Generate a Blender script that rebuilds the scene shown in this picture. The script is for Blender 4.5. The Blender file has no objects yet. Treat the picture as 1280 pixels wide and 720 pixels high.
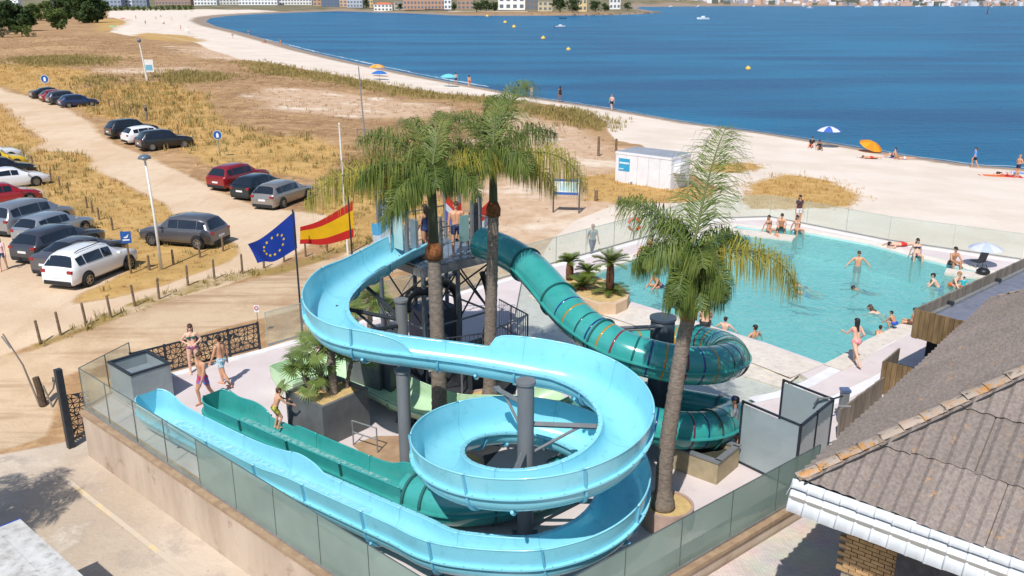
import bpy, bmesh, math, random
import numpy as np
from mathutils import Vector, Matrix, noise
from mathutils.geometry import tessellate_polygon

random.seed(7)
R = math.radians
scene = bpy.context.scene
COL = scene.collection

# ------------------------------------------------------------------ camera, light, exposure
CH = 11.8                       # height of the drone above the pool deck (deck top = 0)
FPX = 1100.0                    # focal length for a 1280 px wide frame
TILT = math.atan(360.0 / FPX)
cam_data = bpy.data.cameras.new('camera')
cam_data.sensor_width = 36.0
cam_data.lens = 36.0 * FPX / 1280.0
cam_data.clip_start = 0.2
cam_data.clip_end = 20000.0
cam = bpy.data.objects.new('camera', cam_data)
COL.objects.link(cam)
cam.location = (0, 0, CH)
cam.rotation_euler = (math.pi / 2 - TILT, 0, 0)
scene.camera = cam

SUN_EL = 52.0
SUN_AZ = 18.0                   # shadows run 18 degrees to the right of straight ahead
world = bpy.data.worlds.new('World')
scene.world = world
world.use_nodes = True
wn = world.node_tree
sky = wn.nodes.new('ShaderNodeTexSky')
sky.sky_type = 'NISHITA'
sky.sun_disc = False
sky.sun_elevation = R(SUN_EL)
sky.sun_rotation = R(180 + SUN_AZ)
sky.air_density = 1.0
sky.dust_density = 0.6
sky.ozone_density = 2.0
bg = wn.nodes['Background']
bg.inputs['Strength'].default_value = 0.125
wn.links.new(sky.outputs[0], bg.inputs[0])
sun_data = bpy.data.lights.new('sun', 'SUN')
sun_data.energy = 4.6
sun_data.angle = R(0.5)
sun_data.color = (1.0, 0.968, 0.91)
sun = bpy.data.objects.new('sun', sun_data)
COL.objects.link(sun)
sun.location = (-20, -40, 60)
_sd = Vector((math.sin(R(SUN_AZ)) * math.cos(R(SUN_EL)), math.cos(R(SUN_AZ)) * math.cos(R(SUN_EL)), -math.sin(R(SUN_EL))))
sun.rotation_euler = _sd.to_track_quat('-Z', 'Y').to_euler()
vs = scene.view_settings
vs.view_transform = 'Standard'
vs.look = 'None'
vs.gamma = 1.0
vs.exposure = 0.05
vs.use_curve_mapping = False
scene.cycles.max_bounces = 8
scene.cycles.transparent_max_bounces = 16
scene.cycles.use_denoising = True
scene.cycles.caustics_reflective = False
scene.cycles.caustics_refractive = False

# ------------------------------------------------------------------ helpers
def at(px, py, z=0.0):
    """point of the place at height z that lies on the sight line through a photo pixel (1280x720)"""
    h = CH - z
    return Vector((h * (px - 640) / (math.cos(TILT) * py), h * (FPX - math.tan(TILT) * (py - 360)) / py, z))

def srgb(r, g, b):
    f = lambda c: (c / 255 / 12.92) if c / 255 <= 0.04045 else ((c / 255 + 0.055) / 1.055) ** 2.4
    return (f(r), f(g), f(b))

MATS = {}
def mat(name, col, rough=0.6, metal=0.0, col2=None, scale=3.0, lo=0.35, hi=0.65, bump=0.0, bscale=40.0, coat=0.0,
        spec=0.5, stretch=None, transl=0.0, alpha=None, detail=6.0, objrand=0.0, dirt=None, sheen=0.0):
    """procedural material: base colour broken up by noise in place coordinates, optional relief"""
    if name in MATS:
        return MATS[name]
    m = bpy.data.materials.new(name)
    m.use_nodes = True
    nt = m.node_tree
    N, L = nt.nodes, nt.links
    b = N['Principled BSDF']
    b.inputs['Roughness'].default_value = rough
    b.inputs['Metallic'].default_value = metal
    b.inputs['Specular IOR Level'].default_value = spec
    b.inputs['Coat Weight'].default_value = coat
    b.inputs['Coat Roughness'].default_value = 0.08
    geo = N.new('ShaderNodeNewGeometry')
    vec = geo.outputs['Position']
    if stretch:
        mp = N.new('ShaderNodeMapping')
        mp.inputs['Scale'].default_value = stretch
        L.new(vec, mp.inputs['Vector'])
        vec = mp.outputs[0]
    out = None
    if col2 is None:
        col2 = tuple(c * 0.86 for c in col)
    nz = N.new('ShaderNodeTexNoise')
    nz.inputs['Scale'].default_value = scale
    nz.inputs['Detail'].default_value = detail
    nz.inputs['Roughness'].default_value = 0.62
    L.new(vec, nz.inputs['Vector'])
    mr = N.new('ShaderNodeMapRange')
    mr.inputs['From Min'].default_value = lo
    mr.inputs['From Max'].default_value = hi
    L.new(nz.outputs['Fac'], mr.inputs['Value'])
    mx = N.new('ShaderNodeMix')
    mx.data_type = 'RGBA'
    mx.inputs['A'].default_value = (*col, 1)
    mx.inputs['B'].default_value = (*col2, 1)
    L.new(mr.outputs[0], mx.inputs['Factor'])
    out = mx.outputs['Result']
    if dirt:
        n2 = N.new('ShaderNodeTexNoise')
        n2.inputs['Scale'].default_value = dirt[1]
        n2.inputs['Detail'].default_value = 8
        n2.inputs['Roughness'].default_value = 0.7
        L.new(geo.outputs['Position'], n2.inputs['Vector'])
        m2 = N.new('ShaderNodeMapRange')
        m2.inputs['From Min'].default_value = dirt[2]
        m2.inputs['From Max'].default_value = dirt[3]
        L.new(n2.outputs['Fac'], m2.inputs['Value'])
        x2 = N.new('ShaderNodeMix')
        x2.data_type = 'RGBA'
        L.new(out, x2.inputs['A'])
        x2.inputs['B'].default_value = (*dirt[0], 1)
        L.new(m2.outputs[0], x2.inputs['Factor'])
        out = x2.outputs['Result']
    if objrand:
        oi = N.new('ShaderNodeObjectInfo')
        hs = N.new('ShaderNodeHueSaturation')
        r1 = N.new('ShaderNodeMapRange')
        r1.inputs['To Min'].default_value = 1 - objrand
        r1.inputs['To Max'].default_value = 1 + objrand
        L.new(oi.outputs['Random'], r1.inputs['Value'])
        L.new(r1.outputs[0], hs.inputs['Value'])
        L.new(out, hs.inputs['Color'])
        out = hs.outputs['Color']
    L.new(out, b.inputs['Base Color'])
    if bump:
        bn = N.new('ShaderNodeTexNoise')
        bn.inputs['Scale'].default_value = bscale
        bn.inputs['Detail'].default_value = 5
        L.new(vec, bn.inputs['Vector'])
        bp = N.new('ShaderNodeBump')
        bp.inputs['Strength'].default_value = bump
        bp.inputs['Distance'].default_value = 0.02
        L.new(bn.outputs['Fac'], bp.inputs['Height'])
        L.new(bp.outputs[0], b.inputs['Normal'])
    if transl:
        tr = N.new('ShaderNodeBsdfTranslucent')
        L.new(out, tr.inputs['Color'])
        ms = N.new('ShaderNodeMixShader')
        ms.inputs[0].default_value = transl
        L.new(b.outputs[0], ms.inputs[1])
        L.new(tr.outputs[0], ms.inputs[2])
        L.new(ms.outputs[0], N['Material Output'].inputs['Surface'])
    MATS[name] = m
    return m

def tag(o, label=None, cat=None, group=None, kind=None):
    if label: o['label'] = label
    if cat: o['category'] = cat
    if group: o['group'] = group
    if kind: o['kind'] = kind
    return o

def empty(name, loc=(0, 0, 0), rz=0.0, label=None, cat=None, group=None):
    o = bpy.data.objects.new(name, None)
    o.empty_display_size = 0.3
    COL.objects.link(o)
    o.location = loc
    o.rotation_euler = (0, 0, rz)
    tag(o, label, cat, group)
    return o

def link(name, me, m=None, parent=None, loc=None, rz=None, rot=None):
    o = bpy.data.objects.new(name, me)
    COL.objects.link(o)
    if m is not None:
        if len(me.materials) == 0:
            me.materials.append(m)
        elif me.materials[0] is not m:
            o.material_slots[0].link = 'OBJECT'
            o.material_slots[0].material = m
    if parent is not None:
        o.parent = parent
    if loc is not None: o.location = loc
    if rz is not None: o.rotation_euler = (0, 0, rz)
    if rot is not None: o.rotation_euler = rot
    return o

class MB:
    """collects the faces of one part"""
    def __init__(s):
        s.v = []; s.f = []
    def add(s, vs, fs):
        n = len(s.v)
        s.v.extend(tuple(p) for p in vs)
        s.f.extend(tuple(i + n for i in f) for f in fs)
        return s
    def box(s, c, d, rz=0.0, tilt=None):
        hx, hy, hz = d[0] / 2, d[1] / 2, d[2] / 2
        M_ = Matrix.Rotation(rz, 3, 'Z')
        if tilt is not None: M_ = M_ @ tilt
        vs = [Vector(c) + M_ @ Vector((x * hx, y * hy, z * hz)) for x in (-1, 1) for y in (-1, 1) for z in (-1, 1)]
        return s.add(vs, [(0, 1, 3, 2), (4, 6, 7, 5), (0, 4, 5, 1), (2, 3, 7, 6), (0, 2, 6, 4), (1, 5, 7, 3)])
    def tube(s, pts, r, seg=8, cap=True, closed=False):
        pts = [Vector(p) for p in pts]
        n = len(pts)
        rs = r if isinstance(r, (list, tuple)) else [r] * n
        rings = []
        up = Vector((0, 0, 1))
        prev = None
        for i, p in enumerate(pts):
            if closed:
                t = pts[(i + 1) % n] - pts[i - 1]
            else:
                t = (pts[min(i + 1, n - 1)] - pts[max(i - 1, 0)])
            if t.length < 1e-9: t = Vector((0, 0, 1))
            t.normalize()
            if prev is None:
                a = t.cross(up)
                if a.length < 1e-3: a = t.cross(Vector((0, 1, 0)))
                a.normalize()
            else:
                a = prev - t * prev.dot(t)
                if a.length < 1e-6: a = t.orthogonal()
                a.normalize()
            prev = a
            b = t.cross(a)
            rings.append([p + (a * math.cos(2 * math.pi * k / seg) + b * math.sin(2 * math.pi * k / seg)) * rs[i] for k in range(seg)])
        vs = [q for ring in rings for q in ring]
        fs = []
        m = n if closed else n - 1
        for i in range(m):
            j = (i + 1) % n
            for k in range(seg):
                k2 = (k + 1) % seg
                fs.append((i * seg + k, i * seg + k2, j * seg + k2, j * seg + k))
        if cap and not closed:
            fs.append(tuple(range(seg - 1, -1, -1)))
            fs.append(tuple((n - 1) * seg + k for k in range(seg)))
        return s.add(vs, fs)
    def lathe(s, prof, c=(0, 0, 0), seg=24, a0=0.0, a1=2 * math.pi):
        full = abs(a1 - a0 - 2 * math.pi) < 1e-6
        m = seg if full else seg + 1
        vs = []
        for (r, z) in prof:
            for k in range(m):
                a = a0 + (a1 - a0) * k / seg
                vs.append((c[0] + r * math.cos(a), c[1] + r * math.sin(a), c[2] + z))
        fs = []
        for i in range(len(prof) - 1):
            for k in range(seg):
                k2 = (k + 1) % m
                fs.append((i * m + k, i * m + k2, (i + 1) * m + k2, (i + 1) * m + k))
        return s.add(vs, fs)
    def prism(s, poly, z0, z1):
        """vertical prism over a plan polygon"""
        n = len(poly)
        vs = [(p[0], p[1], z0) for p in poly] + [(p[0], p[1], z1) for p in poly]
        fs = [(i, (i + 1) % n, n + (i + 1) % n, n + i) for i in range(n)]
        tri = tessellate_polygon([[Vector((p[0], p[1], 0)) for p in poly]])
        area = sum(poly[i][0] * poly[(i + 1) % n][1] - poly[(i + 1) % n][0] * poly[i][1] for i in range(n))
        for t in tri:
            a = Vector(vs[t[0]]); b = Vector(vs[t[1]]); c = Vector(vs[t[2]])
            if (b - a).cross(c - a).z < 0: t = (t[0], t[2], t[1])
            fs.append(tuple(n + k for k in t))
            fs.append((t[2], t[1], t[0]))
        if area < 0:
            fs[:n] = [tuple(reversed(f)) for f in fs[:n]]
        return s.add(vs, fs)
    def mesh(s, name, smooth=False):
        me = bpy.data.meshes.new(name)
        me.from_pydata(s.v, [], s.f)
        me.update()
        if smooth:
            me.polygons.foreach_set('use_smooth', [True] * len(me.polygons))
        return me
    def build(s, name, m, parent=None, smooth=False, loc=None, rz=None, bevel=0.0):
        me = s.mesh(name, smooth)
        o = link(name, me, m, parent, loc, rz)
        if bevel:
            md = o.modifiers.new('bevel', 'BEVEL')
            md.width = bevel
            md.segments = 2
            md.limit_method = 'ANGLE'
        return o

def fix_normals(me):
    bm = bmesh.new()
    bm.from_mesh(me)
    bmesh.ops.recalc_face_normals(bm, faces=bm.faces)
    bm.to_mesh(me)
    bm.free()

def auto_smooth(me, ang=35):
    me.polygons.foreach_set('use_smooth', [True] * len(me.polygons))
    try:
        me.set_sharp_from_angle(angle=R(ang))
    except Exception:
        pass

def spline(pts, step=0.1, closed=False):
    """centripetal-ish Catmull-Rom through pts (tuples of any length), resampled evenly"""
    P = [np.array(p, float) for p in pts]
    n = len(P)
    res = []
    for i in range(n - 1):
        p0 = P[i - 1] if i > 0 else 2 * P[0] - P[1]
        p1, p2 = P[i], P[i + 1]
        p3 = P[i + 2] if i + 2 < n else 2 * P[-1] - P[-2]
        k = max(6, int(np.linalg.norm(p2[:3] - p1[:3]) / step) * 2)
        for j in range(k):
            t = j / k
            res.append(0.5 * ((2 * p1) + (-p0 + p2) * t + (2 * p0 - 5 * p1 + 4 * p2 - p3) * t * t + (-p0 + 3 * p1 - 3 * p2 + p3) * t ** 3))
    res.append(P[-1])
    A = np.array(res)
    d = np.concatenate([[0], np.cumsum(np.linalg.norm(np.diff(A[:, :3], axis=0), axis=1))])
    m = max(2, int(round(d[-1] / step)))
    s = np.linspace(0, d[-1], m + 1)
    return np.stack([np.interp(s, d, A[:, c]) for c in range(A.shape[1])], axis=1), s

# ------------------------------------------------------------------ plan of the land
SEA_Z = -3.0
def upoly(pts, z):
    return np.array([tuple(at(x, y, z))[:2] for x, y in pts])

SEA = upoly([(1700, 262), (1280, 211), (1210, 205.5), (1110, 191), (1045, 180), (960, 166.5), (865, 154), (765, 136.5), (662, 121),
             (620, 112.5), (530, 96), (445, 78.5), (380, 63), (335, 50), (300, 40), (270, 33), (257, 27), (262, 23), (285, 19.8), (320, 17.6),
             (382, 15.2), (425, 14.0), (520, 17), (570, 19.5), (640, 19.8), (700, 19.6), (760, 19), (800, 17.8), (828, 15.6), (812, 13.5), (795, 10.5), (800, 8.6),
             (900, 7.7), (1280, 7.3), (2400, 7.4), (3200, 60)], SEA_Z)

POOLPIT = upoly([(745, 345), (800, 322), (890, 296), (922, 283), (1002, 290), (1135, 319.5), (1240, 345), (1200, 372), (1110, 414), (1032, 456), (855, 397.5), (787, 377)], -0.02)

def sdist(poly, X, Y):
    """signed distance to a plan polygon, positive inside"""
    n = len(poly)
    d2 = np.full(X.shape, 1e18)
    ins = np.zeros(X.shape, bool)
    for i in range(n):
        ax, ay = poly[i]
        bx, by = poly[(i + 1) % n]
        ex, ey = bx - ax, by - ay
        L2 = ex * ex + ey * ey + 1e-12
        t = np.clip(((X - ax) * ex + (Y - ay) * ey) / L2, 0, 1)
        d2 = np.minimum(d2, (X - ax - t * ex) ** 2 + (Y - ay - t * ey) ** 2)
        c = ((ay > Y) != (by > Y))
        with np.errstate(divide='ignore', invalid='ignore'):
            xi = (bx - ax) * (Y - ay) / (by - ay + 1e-30) + ax
        ins ^= c & (X < xi)
    return np.where(ins, 1, -1) * np.sqrt(d2)

def sstep(a, b, x):
    t = np.clip((x - a) / (b - a), 0, 1)
    return t * t * (3 - 2 * t)

def ground_z(X, Y, sd=None, pit=None):
    X = np.asarray(X, float); Y = np.asarray(Y, float)
    if sd is None:
        sd = sdist(SEA, X, Y)
    d = -sd
    z = SEA_Z + np.where(d > 0, 0.055 * d, 0.05 * np.maximum(d, -60))
    z = np.minimum(z, -0.45)
    # the lane below the retaining wall lies lower
    low = sstep(33, 25, Y) * sstep(1.5, -4.0, X)
    z = z - 1.05 * low * (z > -1.0)
    # small dunes inland
    far = sstep(45, 90, Y) * np.clip(d / 25, 0, 1)
    z = z + far * 0.35 * (np.sin(X * 0.13 + 1.3 * np.sin(Y * 0.07)) + np.sin(Y * 0.11 + X * 0.05)) * 0.5
    # land behind the town rises
    z = z + np.where(d > 0, np.clip(Y - 1000, 0, 2500) * 0.012, 0) * np.clip(d / 150, 0, 1)
    # dug out below the pool
    z = z - 2.2 * sstep(-1.4, -0.6, sdist(POOLPIT, X, Y) if pit is None else pit)
    return z

def sdist1(poly, x, y):
    """signed distance of one point"""
    a = poly; b = np.roll(poly, -1, axis=0); e = b - a
    t = np.clip(((x - a[:, 0]) * e[:, 0] + (y - a[:, 1]) * e[:, 1]) / ((e * e).sum(1) + 1e-12), 0, 1)
    d = math.sqrt(float((((x - a[:, 0]) - t * e[:, 0]) ** 2 + ((y - a[:, 1]) - t * e[:, 1]) ** 2).min()))
    c = (a[:, 1] > y) != (b[:, 1] > y)
    xi = e[:, 0] * (y - a[:, 1]) / np.where(np.abs(e[:, 1]) < 1e-12, 1e-12, e[:, 1]) + a[:, 0]
    return d if int((c & (x < xi)).sum()) % 2 else -d

def gz(x, y):
    return float(ground_z(x, y, sdist1(SEA, x, y), sdist1(POOLPIT, x, y)))

def gat(px, py):
    """point of the ground on the sight line through a photo pixel"""
    z = -0.5
    for _ in range(8):
        p = at(px, py, z)
        z = 0.5 * z + 0.5 * gz(p.x, p.y)
    p = at(px, py, z)
    return Vector((p.x, p.y, gz(p.x, p.y)))

def gpoly(pts):
    return np.array([tuple(gat(x, y))[:2] for x, y in pts])

# ground cover, outlined in plan
Z_PATH = [gpoly([(-260, 112), (0, 109), (12, 115), (35, 120), (50, 125), (82, 136), (107, 149), (125, 168), (142, 180), (170, 190), (215, 210), (250, 227), (275, 240),
                 (320, 258), (385, 266), (410, 268), (420, 280), (390, 305), (330, 340), (250, 368), (150, 396), (60, 425), (0, 445), (-300, 470), (-420, 330), (-300, 200),
                 (0, 195), (35, 188), (56, 179), (52, 173), (27, 156), (13, 141), (0, 130), (-260, 125)])]
Z_ISLE = [gpoly([(37, 187), (100, 191), (117, 200), (112, 209), (150, 227), (180, 243), (207, 255), (217, 268), (240, 276), (292, 304), (301, 316), (285, 328),
                 (250, 341), (200, 358), (140, 373), (92, 380), (96, 370), (130, 355), (160, 338), (150, 318), (125, 298), (105, 280), (80, 266), (60, 252), (50, 228), (45, 212), (36, 196)])]
Z_GOLD = [gpoly([(-150, 80), (0, 80), (60, 83), (112, 88), (106, 104), (90, 112), (60, 112), (35, 118), (0, 107), (-150, 104)]),
          gpoly([(88, 113), (140, 106), (205, 102), (255, 120), (275, 150), (330, 170), (400, 172), (430, 190), (400, 225), (350, 218), (320, 212), (262, 208), (243, 196), (215, 180), (160, 150), (112, 146)]),
          gpoly([(390, 262), (430, 240), (560, 250), (560, 272), (480, 296), (420, 316), (400, 312), (425, 285)]),
          gpoly([(-150, 134), (0, 132), (14, 143), (27, 158), (50, 174), (54, 178), (35, 186), (0, 194), (-150, 196)]),
          gpoly([(728, 221), (800, 213), (850, 228), (890, 240), (880, 252), (770, 254), (730, 250)]),
          gpoly([(925, 252), (940, 228), (985, 217), (1030, 223), (1078, 243), (1060, 258), (990, 262), (935, 262)]),
          gpoly([(890, 205), (940, 203), (955, 210), (915, 216), (880, 214)]),
          gpoly([(165, 44), (180, 41), (240, 45), (258, 52), (230, 52), (180, 49)]),
          gpoly([(120, 24), (158, 24), (158, 29), (140, 38), (122, 40)])]
Z_OLIVE = [gpoly([(40, 431), (75, 417), (110, 402), (150, 385), (200, 366), (265, 347), (335, 334), (340, 341), (270, 357), (205, 376), (150, 396), (110, 412), (70, 428), (45, 437)]),
           gpoly([(335, 338), (400, 318), (480, 288), (540, 270), (545, 278), (480, 298), (400, 326), (340, 346)]),
           gpoly([(300, 76), (340, 80), (430, 96), (490, 108), (560, 118), (620, 121), (652, 127), (610, 129), (540, 124), (450, 110), (380, 98), (320, 91)]),
           gpoly([(664, 135), (700, 134), (742, 145), (758, 152), (752, 163), (735, 161), (700, 150), (670, 143)]),
           gpoly([(24, 72), (80, 70), (145, 74), (110, 82), (60, 84), (26, 80)]),
           gpoly([(200, 92), (260, 90), (290, 98), (250, 104), (205, 104)]),
           gpoly([(104, 98), (130, 95), (152, 102), (120, 108), (104, 106)]),
           gpoly([(425, 210), (470, 190), (520, 200), (530, 245), (470, 250), (430, 240)]),
           gpoly([(-20, 200), (25, 180), (38, 190), (60, 250), (85, 268), (130, 300), (122, 300), (80, 272), (45, 240), (20, 205)])]
Z_PALE = [gpoly([(230, 58), (300, 62), (330, 70), (320, 76), (270, 74), (225, 68)]),
          gpoly([(330, 108), (400, 112), (480, 122), (560, 135), (520, 150), (430, 146), (350, 140), (320, 125)]),
          gpoly([(600, 150), (640, 140), (690, 152), (740, 165), (770, 182), (770, 200), (770, 320), (640, 360), (600, 330), (610, 280), (590, 220)]),
          gpoly([(190, 84), (250, 84), (250, 91), (180, 92), (115, 92), (120, 86)])]
Z_BEACH = [gpoly([(135, 12.8), (300, 12), (420, 12.6), (428, 13.4), (330, 17.5), (285, 20), (262, 23), (257, 27), (270, 33), (300, 40), (335, 50), (380, 63), (445, 78.5), (530, 96), (620, 112.5),
                  (662, 121), (765, 136.5), (865, 154), (960, 166.5), (1045, 180), (1110, 191), (1210, 206), (1280, 212), (1700, 262), (1700, 420), (1330, 380), (1200, 330),
                  (1010, 290), (900, 280), (800, 305), (760, 312), (700, 330), (662, 345), (690, 300), (720, 275), (772, 255), (880, 252), (900, 235), (860, 215), (800, 180), (770, 176),
                  (759, 162), (758, 152), (740, 145), (700, 133), (655, 125), (560, 117), (490, 107), (430, 95), (340, 79), (300, 74), (262, 62), (235, 51), (205, 46), (165, 45), (138, 40),
                  (142, 33), (158, 28), (150, 24), (135, 22)])]
Z_TRACK = [gpoly([(-200, 450), (0, 447), (45, 437), (110, 412), (205, 376), (340, 344), (420, 322), (480, 298), (560, 276), (560, 330), (470, 345), (380, 385), (300, 405), (180, 440), (80, 470), (60, 545), (0, 565), (-300, 600)])]
Z_LANE = [gpoly([(-300, 590), (0, 568), (60, 557), (110, 545), (140, 530), (520, 800), (900, 900), (-500, 900)])]

def zone(polys, X, Y, D, k=0.012, mn=0.25):
    w = np.zeros(X.shape)
    soft = np.maximum(mn, k * D)
    for p in polys:
        w = np.maximum(w, np.clip(0.5 + sdist(p, X, Y) / (2 * soft), 0, 1))
    return w

def build_ground():
    pys = list(np.arange(980, 160, -3.0)) + list(np.arange(160, 60, -1.6)) + list(np.arange(60, 10, -0.55)) + list(np.arange(10, 3.2, -0.4)) + [2.6, 2.0, 1.5]
    rad = np.array([12.3 * (FPX - math.tan(TILT) * (p - 360)) / p for p in pys])
    ang = np.radians(np.arange(-64, 64.01, 0.22))
    A, RR = np.meshgrid(ang, rad)
    Y = RR; X = RR * np.tan(A * 0.92)
    sd = sdist(SEA, X, Y)
    Z = ground_z(X, Y, sd)
    D = np.hypot(X, Y)
    nr, nc = X.shape
    V = np.stack([X, Y, Z], -1).reshape(-1, 3)
    idx = np.arange(nr * nc).reshape(nr, nc)
    F = np.stack([idx[:-1, :-1], idx[:-1, 1:], idx[1:, 1:], idx[1:, :-1]], -1).reshape(-1, 4)
    me = bpy.data.meshes.new('ground')
    me.vertices.add(len(V)); me.vertices.foreach_set('co', V.ravel())
    me.loops.add(F.size); me.loops.foreach_set('vertex_index', F.ravel().astype(np.int32))
    me.polygons.add(len(F)); me.polygons.foreach_set('loop_start', np.arange(0, F.size, 4, dtype=np.int32))
    me.update(calc_edges=True)
    me.polygons.foreach_set('use_smooth', [True] * len(F))
    def attr(name, r, g, b):
        a = me.attributes.new(name, 'FLOAT_COLOR', 'POINT')
        c = np.stack([r.ravel(), g.ravel(), b.ravel(), np.ones(r.size)], -1)
        a.data.foreach_set('color', c.ravel())
    d = -sd
    wet = np.clip(1 - (d - 0.0) / np.maximum(2.2, 0.02 * D), 0, 1)
    isle = zone(Z_ISLE, X, Y, D)
    path = np.minimum(zone(Z_PATH, X, Y, D), 1 - isle)
    gold = np.maximum(zone(Z_GOLD, X, Y, D, 0.02), isle)
    attr('zone_a', path, gold, zone(Z_BEACH, X, Y, D, 0.006))
    attr('zone_b', zone(Z_OLIVE, X, Y, D, 0.012), wet, zone(Z_TRACK, X, Y, D))
    attr('zone_c', zone(Z_LANE, X, Y, D, 0.01, 0.15), zone(Z_PALE, X, Y, D, 0.05), np.clip((Y - 900) / 200, 0, 1) * (zone(Z_BEACH, X, Y, D, 0.004) < 0.5))
    return me

def ground_material():
    m = bpy.data.materials.new('ground_cover')
    m.use_nodes = True
    nt = m.node_tree; N = nt.nodes; L = nt.links
    b = N['Principled BSDF']
    b.inputs['Roughness'].default_value = 0.95
    b.inputs['Specular IOR Level'].default_value = 0.15
    geo = N.new('ShaderNodeNewGeometry')
    def noise_(scale, det=6, rough=0.6, st=None):
        n = N.new('ShaderNodeTexNoise')
        n.inputs['Scale'].default_value = scale; n.inputs['Detail'].default_value = det; n.inputs['Roughness'].default_value = rough
        if st:
            mp = N.new('ShaderNodeMapping'); mp.inputs['Scale'].default_value = st
            L.new(geo.outputs['Position'], mp.inputs['Vector']); L.new(mp.outputs[0], n.inputs['Vector'])
        else:
            L.new(geo.outputs['Position'], n.inputs['Vector'])
        return n.outputs['Fac']
    def mrange(v, a, c, lo=0.0, hi=1.0):
        r = N.new('ShaderNodeMapRange'); r.inputs['From Min'].default_value = a; r.inputs['From Max'].default_value = c
        r.inputs['To Min'].default_value = lo; r.inputs['To Max'].default_value = hi
        L.new(v, r.inputs['Value']); return r.outputs[0]
    def mixc(f, a, c):
        x = N.new('ShaderNodeMix'); x.data_type = 'RGBA'
        if isinstance(f, (int, float)): x.inputs['Factor'].default_value = f
        else: L.new(f, x.inputs['Factor'])
        for s, v in (('A', a), ('B', c)):
            if isinstance(v, tuple): x.inputs[s].default_value = (*v, 1)
            else: L.new(v, x.inputs[s])
        return x.outputs['Result']
    def math_(op, a, c):
        x = N.new('ShaderNodeMath'); x.operation = op
        for i, v in enumerate((a, c)):
            if isinstance(v, (int, float)): x.inputs[i].default_value = v
            else: L.new(v, x.inputs[i])
        return x.outputs[0]
    def zone_(name):
        a = N.new('ShaderNodeAttribute'); a.attribute_name = name
        s = N.new('ShaderNodeSeparateColor'); L.new(a.outputs['Color'], s.inputs[0])
        return s.outputs
    za, zb, zc = zone_('zone_a'), zone_('zone_b'), zone_('zone_c')
    fine = noise_(9.0, 8, 0.7)
    mid = noise_(1.1, 8, 0.65)
    big = noise_(0.16, 7, 0.62)
    huge = noise_(0.035, 6, 0.6)
    grit = noise_(38.0, 4, 0.7)
    ragged = math_('ADD', math_('MULTIPLY', math_('SUBTRACT', mid, 0.5), 0.75), math_('MULTIPLY', math_('SUBTRACT', big, 0.5), 0.9))
    def edge(w, amt=0.8):
        e = math_('ADD', w, math_('MULTIPLY', ragged, amt))
        return mrange(e, 0.38, 0.62)
    def edgeb(w, amt=1.2):
        e = math_('ADD', w, math_('MULTIPLY', math_('SUBTRACT', big, 0.5), amt))
        return mrange(e, 0.36, 0.64)
    def tone(a, c, n, lo=0.35, hi=0.65): return mixc(mrange(n, lo, hi), a, c)
    # brown dune scrub
    scrub = tone(srgb(178, 142, 104), srgb(138, 103, 70), big)
    scrub = mixc(mrange(mid, 0.48, 0.66), scrub, srgb(198, 164, 122))
    scrub = mixc(mrange(huge, 0.52, 0.66), scrub, srgb(192, 156, 116))
    scrub = mixc(mrange(noise_(0.3, 8, 0.72, (1, 2.2, 1)), 0.5, 0.62, 0, 0.75), scrub, srgb(146, 114, 84))
    scrub = mixc(mrange(fine, 0.55, 0.72, 0, 0.6), scrub, srgb(104, 88, 64))
    pale = tone(srgb(208, 180, 152), srgb(186, 152, 122), mid)
    pale = mixc(mrange(big, 0.55, 0.66), pale, srgb(222, 204, 182))
    pale = mixc(mrange(fine, 0.56, 0.7, 0, 0.5), pale, srgb(150, 120, 84))
    gold = tone(srgb(200, 164, 106), srgb(174, 136, 82), mid)
    gold = mixc(mrange(big, 0.5, 0.68), gold, srgb(164, 132, 80))
    gold = mixc(mrange(fine, 0.52, 0.72, 0, 0.6), gold, srgb(212, 178, 112))
    olive = tone(srgb(128, 116, 62), srgb(160, 132, 76), mid)
    olive = mixc(mrange(fine, 0.5, 0.7, 0, 0.7), olive, srgb(92, 92, 46))
    path = tone(srgb(214, 190, 162), srgb(204, 176, 146), big, 0.4, 0.6)
    path = mixc(mrange(mid, 0.5, 0.75, 0, 0.5), path, srgb(194, 166, 136))
    path = mixc(mrange(grit, 0.58, 0.75, 0, 0.4), path, srgb(170, 140, 108))
    track = tone(srgb(200, 174, 144), srgb(176, 146, 114), big, 0.42, 0.58)
    track = mixc(mrange(mid, 0.5, 0.7, 0, 0.7), track, srgb(208, 184, 152))
    track = mixc(mrange(fine, 0.6, 0.75, 0, 0.5), track, srgb(140, 110, 80))
    ruts = noise_(1.0, 5, 0.6, (0.16, 1.5, 1))
    track = mixc(mrange(ruts, 0.5, 0.62, 0, 0.55), track, srgb(152, 122, 94))
    path = mixc(mrange(noise_(0.9, 6, 0.65, (1.2, 0.14, 1)), 0.52, 0.66, 0, 0.35), path, srgb(184, 154, 124))
    beach = tone(srgb(224, 210, 196), srgb(214, 198, 182), big, 0.4, 0.6)
    beach = mixc(mrange(noise_(1.6, 8, 0.75), 0.56, 0.68, 0, 0.4), beach, srgb(204, 186, 166))
    beach = mixc(mrange(grit, 0.6, 0.78, 0, 0.35), beach, srgb(196, 174, 148))
    wetc = tone(srgb(140, 122, 106), srgb(164, 142, 122), mid)
    lane = tone(srgb(202, 186, 168), srgb(184, 166, 146), big, 0.42, 0.58)
    lane = mixc(mrange(mid, 0.52, 0.66, 0, 0.7), lane, srgb(164, 150, 138))
    lane = mixc(mrange(noise_(0.55, 8, 0.7), 0.56, 0.66, 0, 0.8), lane, srgb(214, 200, 180))
    lane = mixc(mrange(noise_(2.6, 8, 0.75), 0.6, 0.7, 0, 0.6), lane, srgb(138, 120, 104))
    town = tone(srgb(96, 96, 70), srgb(140, 128, 104), huge)
    c = scrub
    c = mixc(edgeb(zc[1]), c, pale)
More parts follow.
